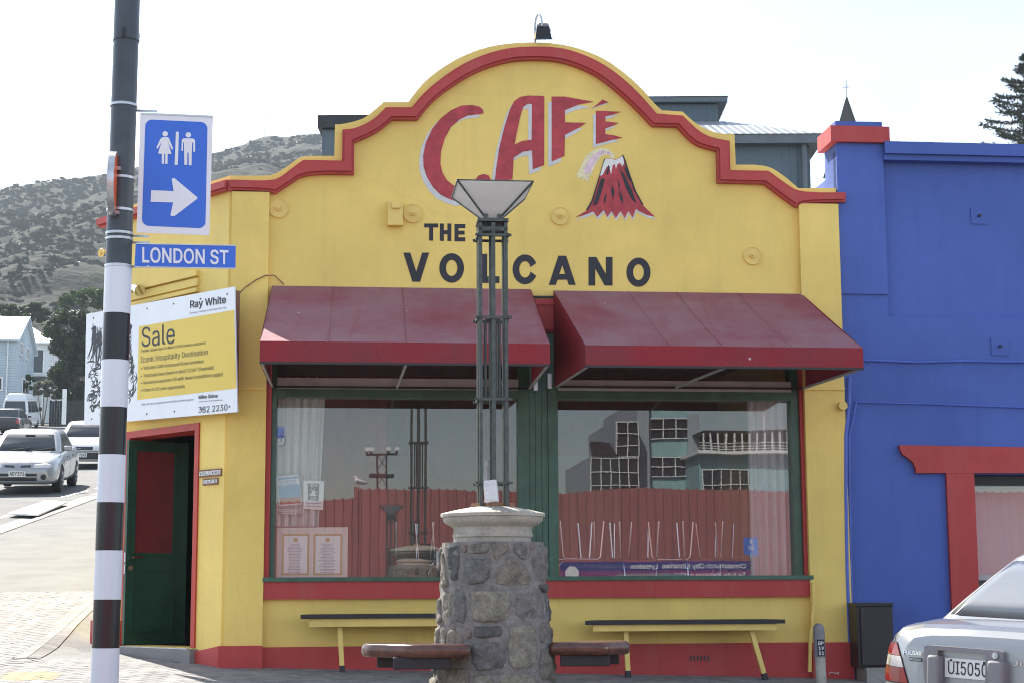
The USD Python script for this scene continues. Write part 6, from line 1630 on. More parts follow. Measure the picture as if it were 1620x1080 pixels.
down = FA.out[:2]                 # down the side street, towards the cafe's front
# silver saloon coming down the street side
c = at(25, 700, 37.6); c[2] = float(gz(c[0], 37.6 + 2.2)) - .03
p0 = np.array([c[0] - down[0] * 2.25, c[1] - down[1] * 2.25, 0]); p0[2] = float(gz(p0[0], p0[1])) - .028
st_sal = [(-2.30, .45, .70, .78, .60), (-2.27, .34, .82, .92, .74), (-2.2, .27, .88, .985, .80), (-1.95, .24, .91, 1.01, .84), (-1.2, .22, .90, .97, .865), (0, .21, .87, .93, .865), (.9, .21, .84, .90, .86), (1.3, .22, .81, .885, .855), (1.8, .22, .75, .82, .83), (2.1, .22, .68, .74, .78), (2.22, .24, .62, .66, .73), (2.28, .28, .54, .58, .66), (2.30, .34, .46, .50, .58)]
cab_sal = ((-1.72, 1.02), (-.98, .22), .76, .60, .86, 1.36)
sal = make_car('silver saloon parked on the steep side street with number plate AEY376', hill_matrix(p0, (down[0] + .03, down[1])), 'silver', 4.6, st_sal, cab_sal, (-1.32, 1.36), None, {'wy': .845})
sal.skin('headlight', [[(.33, .595), (.70, .60), (.72, .66), (.60, .70), (.35, .665)]], 'clear_lens', lim=(1.6, 2.5)); sal.skin('headlight', [[(-.33, .595), (-.70, .60), (-.72, .66), (-.60, .70), (-.35, .665)]], 'clear_lens', lim=(1.6, 2.5))
for s in (1, -1):
    sal.skin('grille', [[(s * .06, .60), (s * .28, .61), (s * .28, .655), (s * .08, .645)]], 'plastic', lim=(1.6, 2.5))
    sal.skin('fog_lamp', [Point(s * .56, .395).buffer(.062, 10)], 'dark', lim=(1.6, 2.5))
sal.skin('bumper_slot', [[(-.42, .41), (.42, .41), (.42, .47), (-.42, .47)]], 'dark', lim=(1.6, 2.5)); sal.skin('air_intake', [[(-.42, .31), (.42, .31), (.42, .385), (-.42, .385)]], 'dark', lim=(1.6, 2.5))
sal.skin('bonnet_gap', [[(-.68, .705), (.68, .705), (.68, .712), (-.68, .712)]], 'dark', lim=(1.6, 2.5), grow=.002)
for x in (-.05, .98, -1.0): sal.skin('door_gap', [[(x, .3), (x + .012, .3), (x + .012, .93), (x, .93)]], 'dark', 'xz', (-1, 1), .002)
for x in (-.75, .25): sal.skin('door_handle', [[(x, .77), (x + .14, .77), (x + .14, .80), (x, .80)]], 'plastic', 'xz', (-1, 1), .012)
plate(sal, 'AEY376', 2.325, 0, .40, True)
for s in (1, -1): sal.part('wing_mirror', rbox(.62, .74, s * .80 if s > 0 else -.98, .98 if s > 0 else -.80, .92, 1.04, .03), M['silver'], local=True, smooth=40)
sal.part('wiper', [bar([1.0, .1 + k, .925], [.82, .62 + k, 1.0], .015, .012, (0, 0, 1)) for k in (0, -.55)], M['plastic'], local=True, kind='stuff')
sal.part('interior_mirror', bx(.36, .39, -.11, .11, 1.22, 1.28), M['plastic'], local=True)
# white car behind it
c = at(126, 720, 51.0); p0 = np.array([c[0] - down[0] * 2.1, c[1] - down[1] * 2.1, 0]); p0[2] = float(gz(p0[0], p0[1])) - .028
wc = make_car('white hatchback parked behind the silver saloon on the side street', hill_matrix(p0, (down[0] + .03, down[1])), 'car_white', 4.4, st_sal, cab_sal, (-1.32, 1.36), None, {'wy': .845})
for s in (1, -1):
    wc.skin('headlight', [[(s * .36, .58), (s * .70, .585), (s * .70, .67), (s * .38, .66)]], 'clear_lens', lim=(1.6, 2.5))
    wc.part('wing_mirror', rbox(.62, .74, .80 if s > 0 else -.98, .98 if s > 0 else -.80, .92, 1.04, .03), M['car_white'], local=True, smooth=40)
wc.skin('grille', [[(-.34, .575), (.34, .575), (.34, .665), (-.34, .665)]], 'plastic', lim=(1.6, 2.5)); wc.skin('bumper', [[(-.9, .30), (.9, .30), (.9, .555), (-.9, .555)]], 'plastic', lim=(1.9, 2.5), grow=.014)
wc.skin('badge', [[(-.10, .61), (-.02, .61), (-.02, .63), (-.10, .63)]], 'chrome', lim=(1.6, 2.5), grow=.008)
wc.part('bumper_strip', bx(2.30, 2.33, -.55, .55, .50, .53), M['steel'], local=True)
plate(wc, 'PD7245', 2.335, 0, .36, True)
# van and dark car facing up the hill, parked on the far side
vc = at(24, 650, 107)
up_ = -down
pv_ = np.array([vc[0] + up_[0] * 2.2, vc[1] + up_[1] * 2.2, 0]); pv_[2] = float(gz(pv_[0], pv_[1])) - .028
st_van = [(-2.30, .45, 1.0, 1.06, .72), (-2.27, .36, 1.06, 1.12, .80), (-2.1, .30, 1.08, 1.14, .83), (0, .28, 1.08, 1.14, .84), (1.8, .28, 1.06, 1.12, .83), (2.2, .3, .96, 1.02, .78), (2.32, .4, .8, .86, .68)]
van = make_car('white high roofed van with its back to the camera below the houses', hill_matrix(pv_, up_), 'car_white', 4.6, st_van, ((-2.22, 2.15), (-2.05, 1.35), .80, .68, 1.04, 1.98), (-1.45, 1.5), None, {'wy': .82, 'side': 3}, name='parked_van', cat='van')
van.part('high_roof', cabin((-1.98, 1.15), (-1.75, .6), .64, .52, 1.99, 2.3), M['car_white'], local=True, smooth=35)
for s in (1, -1): van.skin('tail_light', [[(s * .62, .80), (s * .80, .80), (s * .80, 1.02), (s * .62, 1.02)]], 'red_lens', lim=(-2.5, -1.9)); van.part('wing_mirror', rbox(1.5, 1.62, .84 if s > 0 else -1.05, 1.05 if s > 0 else -.84, 1.2, 1.45, .03), M['plastic'], local=True)
van.skin('bumper', [[(-.9, .36), (.9, .36), (.9, .56), (-.9, .56)]], 'grey_plastic', lim=(-2.6, -1.9), grow=.02)
van.part('roof_rack', [bx(-1.5 + k * .9, -1.46 + k * .9, -.5, .5, 2.34, 2.38) for k in range(3)], M['dark'], local=True, kind='stuff')
dcx = at(8, 650, 96)
pd = np.array([dcx[0] + up_[0] * 2.2, dcx[1] + up_[1] * 2.2, 0]); pd[2] = float(gz(pd[0], pd[1])) - .028
dk = make_car('dark hatchback with red tail light parked in front of the white van', hill_matrix(pd, up_), 'car_dark', 4.3, st_sal, ((-2.05, 1.02), (-1.5, .22), .76, .60, .86, 1.42), (-1.32, 1.36), None, {'wy': .845})
for s in (1, -1): dk.skin('tail_light', [[(s * .62, .62), (s * .83, .62), (s * .83, .98), (s * .70, .98)]], 'red_lens', lim=(-2.5, -1.8)); dk.part('wing_mirror', rbox(.62, .74, .80 if s > 0 else -.98, .98 if s > 0 else -.80, .92, 1.04, .03), M['car_dark'], local=True)
dk.skin('rear_bumper', [[(-.9, .30), (.9, .30), (.9, .52), (-.9, .52)]], 'plastic', lim=(-2.6, -1.9), grow=.012)

# silver saloon in the right foreground, seen from behind
HD = math.radians(43)
fw_ = np.array([math.sin(HD), math.cos(HD), 0]); lf = np.array([-fw_[1], fw_[0], 0])
st_fg = [(-2.14, .42, .78, .84, .40), (-2.135, .36, .84, .90, .50), (-2.115, .30, .875, .945, .60), (-2.07, .26, .895, .972, .685), (-1.99, .24, .905, .99, .755), (-1.87, .225, .912, 1.0, .805), (-1.68, .215, .92, 1.012, .838), (-1.35, .21, .925, 1.0, .846), (-.8, .20, .92, .98, .848), (0, .20, .89, .95, .848), (.9, .20, .85, .91, .845), (1.3, .2, .82, .89, .84), (1.8, .2, .75, .82, .81), (2.05, .22, .66, .72, .75), (2.14, .28, .54, .58, .64), (2.16, .34, .46, .5, .55)]
fgb = loft(densify(st_fg, 60))
rl = 0.05
Mx = frame_matrix(fw_ + [0, 0, .0], np.array([0, 0, 1.0]) - lf * rl, [0, 0, 0])
def project(P):
    d = np.asarray(P) - CAM; w_ = d @ FWD
    return np.c_[810 + FPX * (d @ RIGHT) / w_, 540 - FPX * (d @ UP) / w_]
org = np.array([3.0, 10.0, .3])
Vl = np.array(fgb.vertices)
for _ in range(8):
    Wv = Vl @ Mx[:3, :3].T + org; q = project(Wv)
    sel = (Vl[:, 2] > .55) & (Vl[:, 2] < .95)
    k_ = np.where(sel)[0][np.argmin(q[sel, 0])]
    org = org + RIGHT * ((1400.5 - q[k_, 0]) * Wv[k_, 1] / FPX)
    top_ = np.where(Vl[:, 0] < -1.2)[0]; tq = q[top_]; near = np.abs(tq[:, 0] - 1440) < 14
    org[2] += (tq[near, 1].min() - 984.5) * 9.3 / FPX
    pc = (np.array([-2.14, 0.1, .8]) @ Mx[:3, :3].T + org)
    org = org + nrm([pc[0], pc[1], 0]) * (8.75 - pc[1]) * .8
Mx[:3, 3] = org
fg = make_car('large silver saloon in the right foreground with number plate UI5050', Mx, 'silver', 4.3, st_fg, ((-1.58, 1.0), (-.80, .2), .735, .575, .955, 1.38), (-1.28, 1.30), None, {'wy': .83, 'pillar': .035}, glass='dusty_glass')
invM = np.linalg.inv(Mx)
o_l = (invM @ np.r_[CAM, 1])[:3]
def on_car(px, py, plane=None):
    d = invM[:3, :3] @ ray(px, py)
    if plane is None:
        loc, _, _ = fgb.ray.intersects_location([o_l], [d], multiple_hits=False)
        if len(loc): return loc[0]
        plane = -2.0
    return o_l + d * ((plane - o_l[0]) / d[0])
PZ = lambda P, plane=None: [tuple(on_car(x, y, plane)[1:]) for x, y in P]
lim = (-2.4, -1.45)
ZC = lambda P: [(1380 + x / 6, 900 + y / 6) for x, y in P]
def cz(P, plane=None): return Polygon(PZ(ZC(P), plane)).buffer(0)
inner_edge = ((236, 700), (258, 770), (278, 850), (297, 930), (318, 1000), (336, 1075))
yl = .9
def band_(i0, i1, g0=0.0, g1=0.0):
    a_, b_ = on_car(1380 + inner_edge[i0][0] / 6, 900 + inner_edge[i0][1] / 6), on_car(1380 + inner_edge[i1][0] / 6, 900 + inner_edge[i1][1] / 6)
    return Polygon([(a_[1], a_[2] - g0), (yl, a_[2] - g0 + .0), (yl, b_[2] + g1), (b_[1], b_[2] + g1)])
whole = unary_union([band_(0, 2), band_(2, 3), band_(3, 5)]).buffer(.008, join_style=2)
lt = fg.skin('tail_light', [whole], 'dark', lim=lim, grow=.002)
a1 = on_car(1380 + 262 / 6, 900 + 818 / 6); a2 = on_car(1380 + 280 / 6, 900 + 928 / 6)
full = unary_union([band_(0, 2), band_(2, 3), band_(3, 5)]).buffer(.001)
cut = lambda z0, z1: full.intersection(sbox(0, z0, 2, z1))
fg.skin('red_lens', [cut(a1[2] + .001, 2)], 'red_lens', lim=lim, grow=.007, parent=lt); fg.skin('clear_lens', [cut(a2[2] + .001, a1[2] - .001)], 'clear_lens', lim=lim, grow=.007, parent=lt); fg.skin('red_lens', [cut(0, a2[2] - .001)], 'red_lens', lim=lim, grow=.007, parent=lt)
fg.skin('tail_light', [affinity.scale(full, -1, 1, origin=(0, 0))], 'red_lens', lim=lim, grow=.007)
gp_l = [(205, 555), (203, 690), (209, 690), (211, 555)]
fg.skin('boot_gap', [cz(gp_l), cz([(338, 1060), (350, 1100), (356, 1100), (344, 1060)])], 'dark', lim=lim, grow=.0025)
zb_f = on_car(1400, 1080)[2]
fg.skin('bumper', [sbox(-1, .2, 1, zb_f - .005)], 'silver', lim=(-2.5, -1.4), grow=.02)
pl0 = -2.15
go = cz([(520, 735), (545, 724), (1215, 775), (1250, 790), (1258, 1200), (530, 1160), (508, 900)], pl0).buffer(.004)
op = cz([(640, 765), (1092, 800), (1092, 1200), (640, 1150)], pl0)
def loc_box(P, plane): return cz(P, plane).bounds
gn = fg.part('plate_garnish', yz(go.difference(op), -2.172, -2.10), M['grey_plastic'], local=True, smooth=40)
fg.part('garnish_recess', yz(go.buffer(-.01), -2.132, -2.10), M['plastic'], parent=gn, local=True)
b_ = loc_box([(520, 812), (640, 815), (640, 1130), (520, 1120)], -2.19)
fg.part('garnish_handle', rbox(-2.205, -2.12, b_[0], b_[2], b_[1], b_[3], .02), M['grey_plastic'], parent=gn, local=True, smooth=40)
b_ = loc_box([(1088, 862), (1252, 872), (1252, 1180), (1088, 1165)], -2.19)
fg.part('garnish_handle', rbox(-2.205, -2.12, b_[0], b_[2], b_[1], b_[3], .02), M['grey_plastic'], parent=gn, local=True, smooth=40)
kl = on_car(1380 + 1165 / 6, 900 + 818 / 6, -2.18)
fg.part('key_lock', [cyl([-2.184, kl[1], kl[2]], [-2.16, kl[1], kl[2]], .016, 18), cyl([-2.188, kl[1], kl[2]], [-2.184, kl[1], kl[2]], .007, 10)], M['steel'], parent=gn, local=True, kind='stuff')
q0_, q1_ = on_car(1380 + 690 / 6, 900 + 835 / 6, -2.15), on_car(1380 + 690 / 6, 900 + 1018 / 6, -2.15)
qr = on_car(1380 + 1128 / 6, 900 + 975 / 6, -2.15)
plate(fg, 'UI5050', -2.146, (q0_[1] + qr[1]) / 2, q1_[2], False, w=abs(q0_[1] - qr[1]), h=q0_[2] - q1_[2], bold=False)
def car_text(s, P, mt, dep, nm, label=None, plate_=None, bold=True):
    """lettering following the curved panel; P: photo corners left top, right top, right bottom, left bottom"""
    c = [on_car(*ZC([p])[0]) for p in P]
    me = meshkit.text_mesh(s, .1, 1.0, bold) if s else trimesh.creation.box([1, 1, 1]).apply_translation([.5, .5, .5])
    v = np.array(me.vertices); lo, hi = v.min(0), v.max(0); a_ = ((v[:, 0] - lo[0]) / (hi[0] - lo[0]))[:, None]; b_ = ((v[:, 1] - lo[1]) / (hi[1] - lo[1]))[:, None]
    P3 = (1 - b_) * ((1 - a_) * c[3] + a_ * c[2]) + b_ * ((1 - a_) * c[0] + a_ * c[1])
    nn = nrm(np.cross(c[2] - c[3], c[0] - c[3]))
    P3 = P3 + nn * (dep[0] + (dep[1] - dep[0]) * v[:, 2:3])
    return fg.part(nm, trimesh.Trimesh(P3, me.faces, process=False), M[mt], local=True, label=label)
car_text('PULSAR', [(300, 768), (474, 782), (474, 820), (300, 804)], 'chrome', (.001, .006), 'lettering', 'chrome letters PULSAR')
car_text('', [(358, 832), (474, 842), (474, 876), (358, 866)], 'plastic', (-.004, .004), 'badge_plate')
car_text('NISSAN', [(368, 840), (466, 848), (466, 868), (368, 860)], 'steel', (.005, .007), 'lettering', 'small letters NISSAN')
car_text('Ju', [(1325, 862), (1470, 880), (1470, 925), (1325, 908)], 'chrome', (.001, .006), 'script_badge', bold=False)

# ================================================================== INSIDE THE SHOP WINDOWS
def curtain(name, label, x0, x1, y0, y1, o, mt, waves, taper=0.0, seed=1):
    u0, u1 = FA.pix(x0, 760, o)[0], FA.pix(x1, 760, o)[0]
    zt_, zb_ = FA.pix(850, y0, o)[1], FA.pix(850, y1, o)[1]
    n, m_ = 120, 24
    S, T = np.meshgrid(np.linspace(0, 1, n), np.linspace(0, 1, m_), indexing='ij')
    g = np.random.default_rng(seed); ph = g.uniform(0, 6, 4)
    W_ = 1 - taper * T
    U = u0 + (u1 - u0) * S * W_
    O = o + 0.03 * np.sin(S * waves * 6.28 + ph[0] + .6 * np.sin(T * 3 + ph[1])) + .014 * np.sin(S * waves * 2.3 * 6.28 + ph[2] + T)
    Pg = np.stack([U, O, zt_ + (zb_ - zt_) * T], -1)
    return single(name, quad_grid(FA.pts(Pg.reshape(-1, 3)).reshape(n, m_, 3)), M[mt], label, 'curtain', smooth=True)
curtain('curtain', 'white net curtain gathered at the left side of the left window', 437, 514, 600, 832, -.18, 'cloth', 5, .12, 3)
curtain('curtain', 'pinkish white curtain hanging at the right side of the right window', 1186, 1262, 600, 916, -.19, 'cloth_pink', 5, 0, 4)
GO = GLASS_O - 0.012
def card(name, label, cat, quad, mt, o=GO, parts=()):
    t = Thing(name, label, cat, FA.w(*(lambda q: (q[0], o, q[1]))(FA.pix(*quad[3], o))))
    t.part('sheet', FA.prism(FA.poly(quad, o), o - .002, o), M[mt])
    return t
ps = card('poster', 'harbour kitchens poster in the left shop window', 'poster', [(437, 753), (472.5, 750), (477.5, 797), (441, 800)], 'paper')
ps.part('picture', FA.prism(FA.poly([(440, 768), (474, 765.5), (475.5, 785), (442, 787.5)], GO), GO + .0005, GO + .0012), M['print_blue'])
ps.part('picture', FA.prism(FA.poly([(442, 787.5), (475.5, 785), (476.5, 795), (443, 797.5)], GO), GO + .0005, GO + .0012), M['print_red'])
ps.part('picture', FA.prism(FA.poly([(438.5, 755), (471.5, 752), (472, 756), (439, 759)], GO), GO + .0005, GO + .0012), M['print_blue'])
ps.part('lettering', [text(FA, 'HARBOUR', 441, (760, 757.5), 468, (764, 761.5), GO + .0014, .0006, po=GO), text(FA, 'KITCHENS', 441, (765, 762.5), 470, (768.5, 766), GO + .0014, .0006, po=GO)], M['print_blue'])
bk = card('poster', 'grey sheet with small print behind the harbour kitchens poster', 'poster', [(438, 749), (482, 750), (480, 814), (436, 813)], 'print_grey', GO - .012)
for k, yy in enumerate((805, 808, 811)):
    bk.part('print_line', FA.prism(FA.poly([(440 + k * 2, yy), (475 - k * 3, yy + .3), (475 - k * 3, yy + 1.4), (440 + k * 2, yy + 1.1)], GO - .012), GO - .0118, GO - .011), M['paper'])
fy = card('flyer', 'white flyer with a black volcano cafe drawing in the left window', 'flyer', [(480, 759), (513, 760.5), (511, 806), (480, 804)], 'paper', GO + .003)
blk = FA.poly([(487, 764), (505, 764.5), (504, 791), (487, 790.5)], GO)
g = np.random.default_rng(8); bb = blk.bounds
hol = unary_union([Polygon([(bb[0] + .25 * (bb[2] - bb[0]), bb[1] + .25 * (bb[3] - bb[1])), (bb[0] + .42 * (bb[2] - bb[0]), bb[1] + .62 * (bb[3] - bb[1])), (bb[0] + .58 * (bb[2] - bb[0]), bb[1] + .62 * (bb[3] - bb[1])), (bb[0] + .75 * (bb[2] - bb[0]), bb[1] + .25 * (bb[3] - bb[1]))])] + [Point(bb[0] + (bb[2] - bb[0]) * g.uniform(.1, .9), bb[1] + (bb[3] - bb[1]) * g.uniform(.2, .95)).buffer(.006) for _ in range(16)])
fy.part('drawing', FA.prism(blk.difference(hol), GO + .0035, GO + .0042), M['ink'])
fy.part('lettering', [text(FA, 'VOLCANO', 489, 765.5, 503, 769, GO + .0046, .0006, po=GO), text(FA, 'CAFE', 491, 786, 501, 789.5, GO + .0046, .0006, po=GO)], M['paper'])
for yy in (794.5, 799):
    fy.part('print_line', FA.prism(FA.poly([(484, yy), (508, yy + .6), (508, yy + 1.8), (484, yy + 1.2)], GO), GO + .0035, GO + .0042), M['ink_grey'])
mb = card('menu_board', 'pale board with two gold bordered menus low in the left window', 'menu', [(438, 834), (550.5, 833), (549.5, 913), (437, 913)], 'menu_board', GO - .004)
for x0, x1 in ((446, 489), (496, 541)):
    q = FA.rect(x0, 844, x1, 909, GO)
    sh_ = mb.part('menu_sheet', FA.prism(q, GO - .0035, GO - .0025), M['gold'])
    mb.part('menu_page', FA.prism(q.buffer(-.017), GO - .0024, GO - .0016), M['paper'], parent=sh_)
    b_ = q.bounds
    mb.part('emblem', FA.box((b_[0] + b_[2]) / 2 - .02, (b_[0] + b_[2]) / 2 + .02, GO - .0015, GO - .0008, b_[3] - .075, b_[3] - .04), M['gold'], parent=sh_)
    for k in range(20):
        zz = b_[3] - .10 - k * .0145; ww = g.uniform(.5, .95) * (b_[2] - b_[0] - .09) / 2
        mb.part('print_line', FA.box((b_[0] + b_[2]) / 2 - ww, (b_[0] + b_[2]) / 2 + ww * g.uniform(.7, 1), GO - .0015, GO - .001, zz, zz + .005), M['ink_grey'], parent=sh_)
st_ = card('sticker', 'blue sticker at the upper left edge of the left window', 'sticker', [(437, 690), (453, 688.5), (451, 704), (437, 706)], 'banner_blue')
st_.part('mark', FA.prism(FA.poly([(440, 693), (444, 692.5), (443.5, 699), (446, 699), (447, 692), (450, 691.5), (448.5, 702), (439, 703.5)], GO), GO + .0005, GO + .0012), M['paper'])
nt = card('notice', 'small white notice with a red strip beside the stone pillar', 'notice', [(690, 867), (703, 866), (703, 896), (690, 897)], 'paper', GO - .3)
nt.part('strip', FA.prism(FA.poly([(690, 867), (703, 866), (703, 870), (690, 871)], GO - .3), GO - .2995, GO - .2985), M['print_red'])

# tables with chairs turned up on them
def tabletop(label, x0, x1, y, o):
    a, z = FA.pix(x0, y, o); b, _ = FA.pix(x1, y, o)
    t = Thing('cafe_table', label, 'table', FA.w((a + b) / 2, o, 1.0))
    t.part('tabletop', FA.box(a, b, o - .4, o + .35, z - .035, z), M['int_floor'])
    for s, k in ((a + .06, -.34), (b - .06, -.34), (a + .06, .29), (b - .06, .29)):
        t.part('leg', FA.box(s - .02, s + .02, o + k - .02, o + k + .02, 1.0, z - .036), M['dark'])
    return z
OT = -1.0
tz = tabletop('dark table behind the left window beside the stone pillar', 622, 735, 894, OT)
tz2 = tabletop('dark table behind the right window next to the green mullion', 893, 1030, 894, OT)
tabletop('dark table behind the right window next to the pink curtain', 1036, 1176, 894, OT)
def chair(label, M4):
    t = Thing('upturned_chair', label, 'chair', group='chairs turned up on the cafe tables', matrix=M4)
    t.part('seat', rbox(-.2, .2, -.2, .2, .012, .042, .012), M['int_red'], local=True)
    for y in (-.19, .19):
        pts_ = [(-.21 - .025, y * 1.1, .44), (-.20, y, .075), (-.165, y, .052), (.165, y, .052), (.20, y, .075), (.21 + .025, y * 1.1, .44)]
        t.part('leg_hoop', tube(pts_, .011, 8), M['chrome'], local=True, smooth=50)
    t.part('back_tube', tube([(-.19, -.17, .04), (-.24, -.17, -.02), (-.30, -.15, -.30), (-.30, .15, -.30), (-.24, .17, -.02), (-.19, .17, .04)], .010, 8), M['chrome'], local=True, smooth=50)
    t.part('backrest', rbox(-.31, -.285, -.15, .15, -.28, -.10, .01), M['int_red'], local=True)
    return t
spots = [(643, -1.0, 1.9, 'chrome legged chair upturned on the table beside the stone pillar'), (912, -.72, .15, 'upturned chair nearest the green mullion in the right window'), (957, -.95, -1.35, 'upturned chair second from the green mullion in the right window'), (1004, -.8, 1.62, 'upturned chair third from the green mullion in the right window'), (1062, -1.0, -.2, 'upturned chair fourth from the green mullion in the right window'), (1108, -.78, 1.5, 'upturned chair next to the blue parking sign reflection'), (1148, -1.1, .3, 'upturned chair nearest the pink curtain'), (702, -1.05, .4, 'upturned chair partly hidden by the stone capital')]
ch0 = None
for x, o, r_, lab in spots:
    u = FA.pix(x, 893, o)[0]; M4 = rotz(YAW + r_, FA.w(u, o, tz + .002))
    if ch0 is None: ch0 = chair(lab, M4)
    else: ch0.copy(M4, lab)

# ================================================================== ACROSS THE STREET (seen in the window glass)
def VF(px, py, F): return FA.pix(px, py, 2 * GLASS_O - F)
def vw(px, py, F): u, z = VF(px, py, F); return FA.w(u, F, z)
FF = 24.0
fe = Thing('sheet_fence', 'tall red ribbed sheet fence reflected in the shop windows', 'fence', FA.w(VF(800, 900, FF)[0], FF, -.7))
prof = [(-400, 775), (300, 802), (564, 789), (565, 774.5), (690, 774), (890, 780), (1010, 772), (1200, 775), (1400, 778), (1650, 779), (1800, 785)]
uu = [VF(x, y, FF) for x, y in prof]
ue = np.array([q[0] for q in uu]); ze = np.array([q[1] for q in uu])
u = ue[0]; pitch = .21; k = 0
while u < ue[-1] - .9:
    rows = []
    for i in range(5):
        a = u + i * pitch
        rows += [(a, 0), (a + .02, .03), (a + .05, .03), (a + .07, 0)]
    rows.append((u + 5 * pitch, 0))
    R_p = np.array(rows); zt_ = np.interp(R_p[:, 0], ue, ze) + .035 * (R_p[:, 1] > 0)
    Pg = np.stack([np.c_[R_p[:, 0], FF - R_p[:, 1], np.full(len(R_p), -1.4)], np.c_[R_p[:, 0], FF - R_p[:, 1], zt_]], 1)
    fe.part('fence_sheet', quad_grid(FA.pts(Pg.reshape(-1, 3)).reshape(len(R_p), 2, 3)), M['fence'])
    u += 5 * pitch
fe.part('rail', FA.box(ue[0], ue[-1], FF + .01, FF + .08, .8, .9), M['timber']); fe.part('corner_post', FA.box(VF(565, 780, FF)[0] - .08, VF(565, 780, FF)[0] + .02, FF - .05, FF + .1, -1.4, ze[3] + .06), M['fence'])
def vtext(s, xl, xr, y0, y1, F):
    """Lettering on a board across the street; xl, xr are its reading-order ends as seen in the glass."""
    me = meshkit.text_mesh(s, .1, 1.0, True); v = np.array(me.vertices); lo, hi = v.min(0), v.max(0)
    a = (v[:, 0] - lo[0]) / (hi[0] - lo[0]); b = (v[:, 1] - lo[1]) / (hi[1] - lo[1])
    U0_, U1_ = VF(xl, y0, F)[0], VF(xr, y0, F)[0]; Z0_, Z1_ = VF((xl + xr) / 2, y1, F)[1], VF((xl + xr) / 2, y0, F)[1]
    return trimesh.Trimesh(FA.pts(np.c_[U0_ + (U1_ - U0_) * a, F - .012 - v[:, 2] * .004, Z0_ + (Z1_ - Z0_) * b]), me.faces, process=False)
FB = 21.5
a, b = VF(886, 900, FB)[0], VF(1190, 900, FB)[0]
zA, zB, zC = VF(1040, 887, FB)[1], VF(1040, 902, FB)[1], VF(1040, 922, FB)[1]
bn = Thing('library_banner', 'long navy and purple library banner reflected low in the right window', 'banner', FA.w((a + b) / 2, FB, zC))
bn.part('upper_band', FA.box(a, b, FB - .01, FB + .02, zB, zA), M['banner_blue']); bn.part('lower_band', FA.box(a, b, FB - .01, FB + .02, zC, zB - .001), M['banner_purple'])
bn.part('lettering', vtext('Christchurch City Libraries  Lyttelton', 1180, 998, 891, 900.5, FB), M['sign_white']); bn.part('lettering', vtext('Te Kete Wananga o Whakaraupo', 1180, 1030, 905, 914, FB), M['sign_white'])
bn.part('logo_disc', FA.prism(Point(*VF(905, 906, FB)).buffer(.16, 14), FB - .016, FB - .0105), M['sign_white'])
for q in (a + .3, (a + b) / 2, b - .3): bn.part('support_post', FA.box(q - .03, q + .03, FB + .021, FB + .08, -1.2, zA - .02), M['steel'])
FS = 20.0
q0 = VF(1177, 877, FS); q1 = VF(1199, 850, FS)
sgn = Thing('parking_sign', 'small blue parking sign R 60 reflected in the right window', 'sign', FA.w((q0[0] + q1[0]) / 2, FS, -.5))
sgn.part('plate', FA.box(q0[0], q1[0], FS - .01, FS, q0[1], q1[1]), M['sign_blue'])
sgn.part('lettering', vtext('R', 1190.5, 1186, 853, 860, FS), M['sign_white']); sgn.part('lettering', vtext('60', 1192.5, 1184, 862.5, 869, FS), M['sign_white'])
sgn.part('post', cyl(FA.w((q0[0] + q1[0]) / 2, FS + .04, -.8), FA.w((q0[0] + q1[0]) / 2, FS + .04, q1[1]), .03, 10), M['steel'])
# the second lamp across the street
pl2 = VF(618, 860, 21.2); pw2 = FA.w(pl2[0], 21.2, 0); pw2[2] = float(gz(pw2[0], pw2[1]))
LP.copy(rotz(0, pw2), 'second lattice street lamp reflected small in the left window')
# floodlight mast
FM = 62.0
b0, t0 = vw(604, 800, FM), vw(604, 718, FM); w_ = .24
ms = Thing('floodlight_mast', 'steel lattice floodlight mast reflected in the left window', 'mast', (b0[0], b0[1], -2))
for s, e in ((-1, -1), (1, -1), (1, 1), (-1, 1)):
    ms.part('mast_leg', bar(b0 + FA.u * s * w_ * 1.3 + FA.out * e * w_ * 1.3 - [0, 0, 8], t0 + FA.u * s * w_ * .9 + FA.out * e * w_ * .9, .07, .07, FA.u), M['dark'])
hgt = t0[2] - b0[2] + 8
for k in range(14):
    for s in (1, -1):
        f0_, f1_ = k / 14, (k + 1) / 14; p = (b0 - [0, 0, 8]) * (1 - f0_) + t0 * f0_; q = (b0 - [0, 0, 8]) * (1 - f1_) + t0 * f1_; ww = w_ * (1.3 - .4 * f0_)
        ms.part('brace', bar(p + FA.u * ww * s * (1 if k % 2 else -1) - FA.out * ww * s, q - FA.u * ww * s * (1 if k % 2 else -1) - FA.out * ww * s, .035, .035, FA.u), M['dark'])
ms.part('platform', bx(t0[0] - .55, t0[0] + .55, t0[1] - .4, t0[1] + .4, t0[2] - 1.1, t0[2] - .95), M['dark']); ms.part('crossarm', bar(t0 - FA.u * .75, t0 + FA.u * .75, .10, .10, (0, 0, 1)), M['dark'])
for s in (-.72, -.5, .3, .72):
    p = t0 + FA.u * s - FA.out * -.1; ms.part('lamp_head', tube([p + [0, 0, .1], p - FA.out * .3 + [0, 0, .25]], [.06, .12], 12), M['steel'])
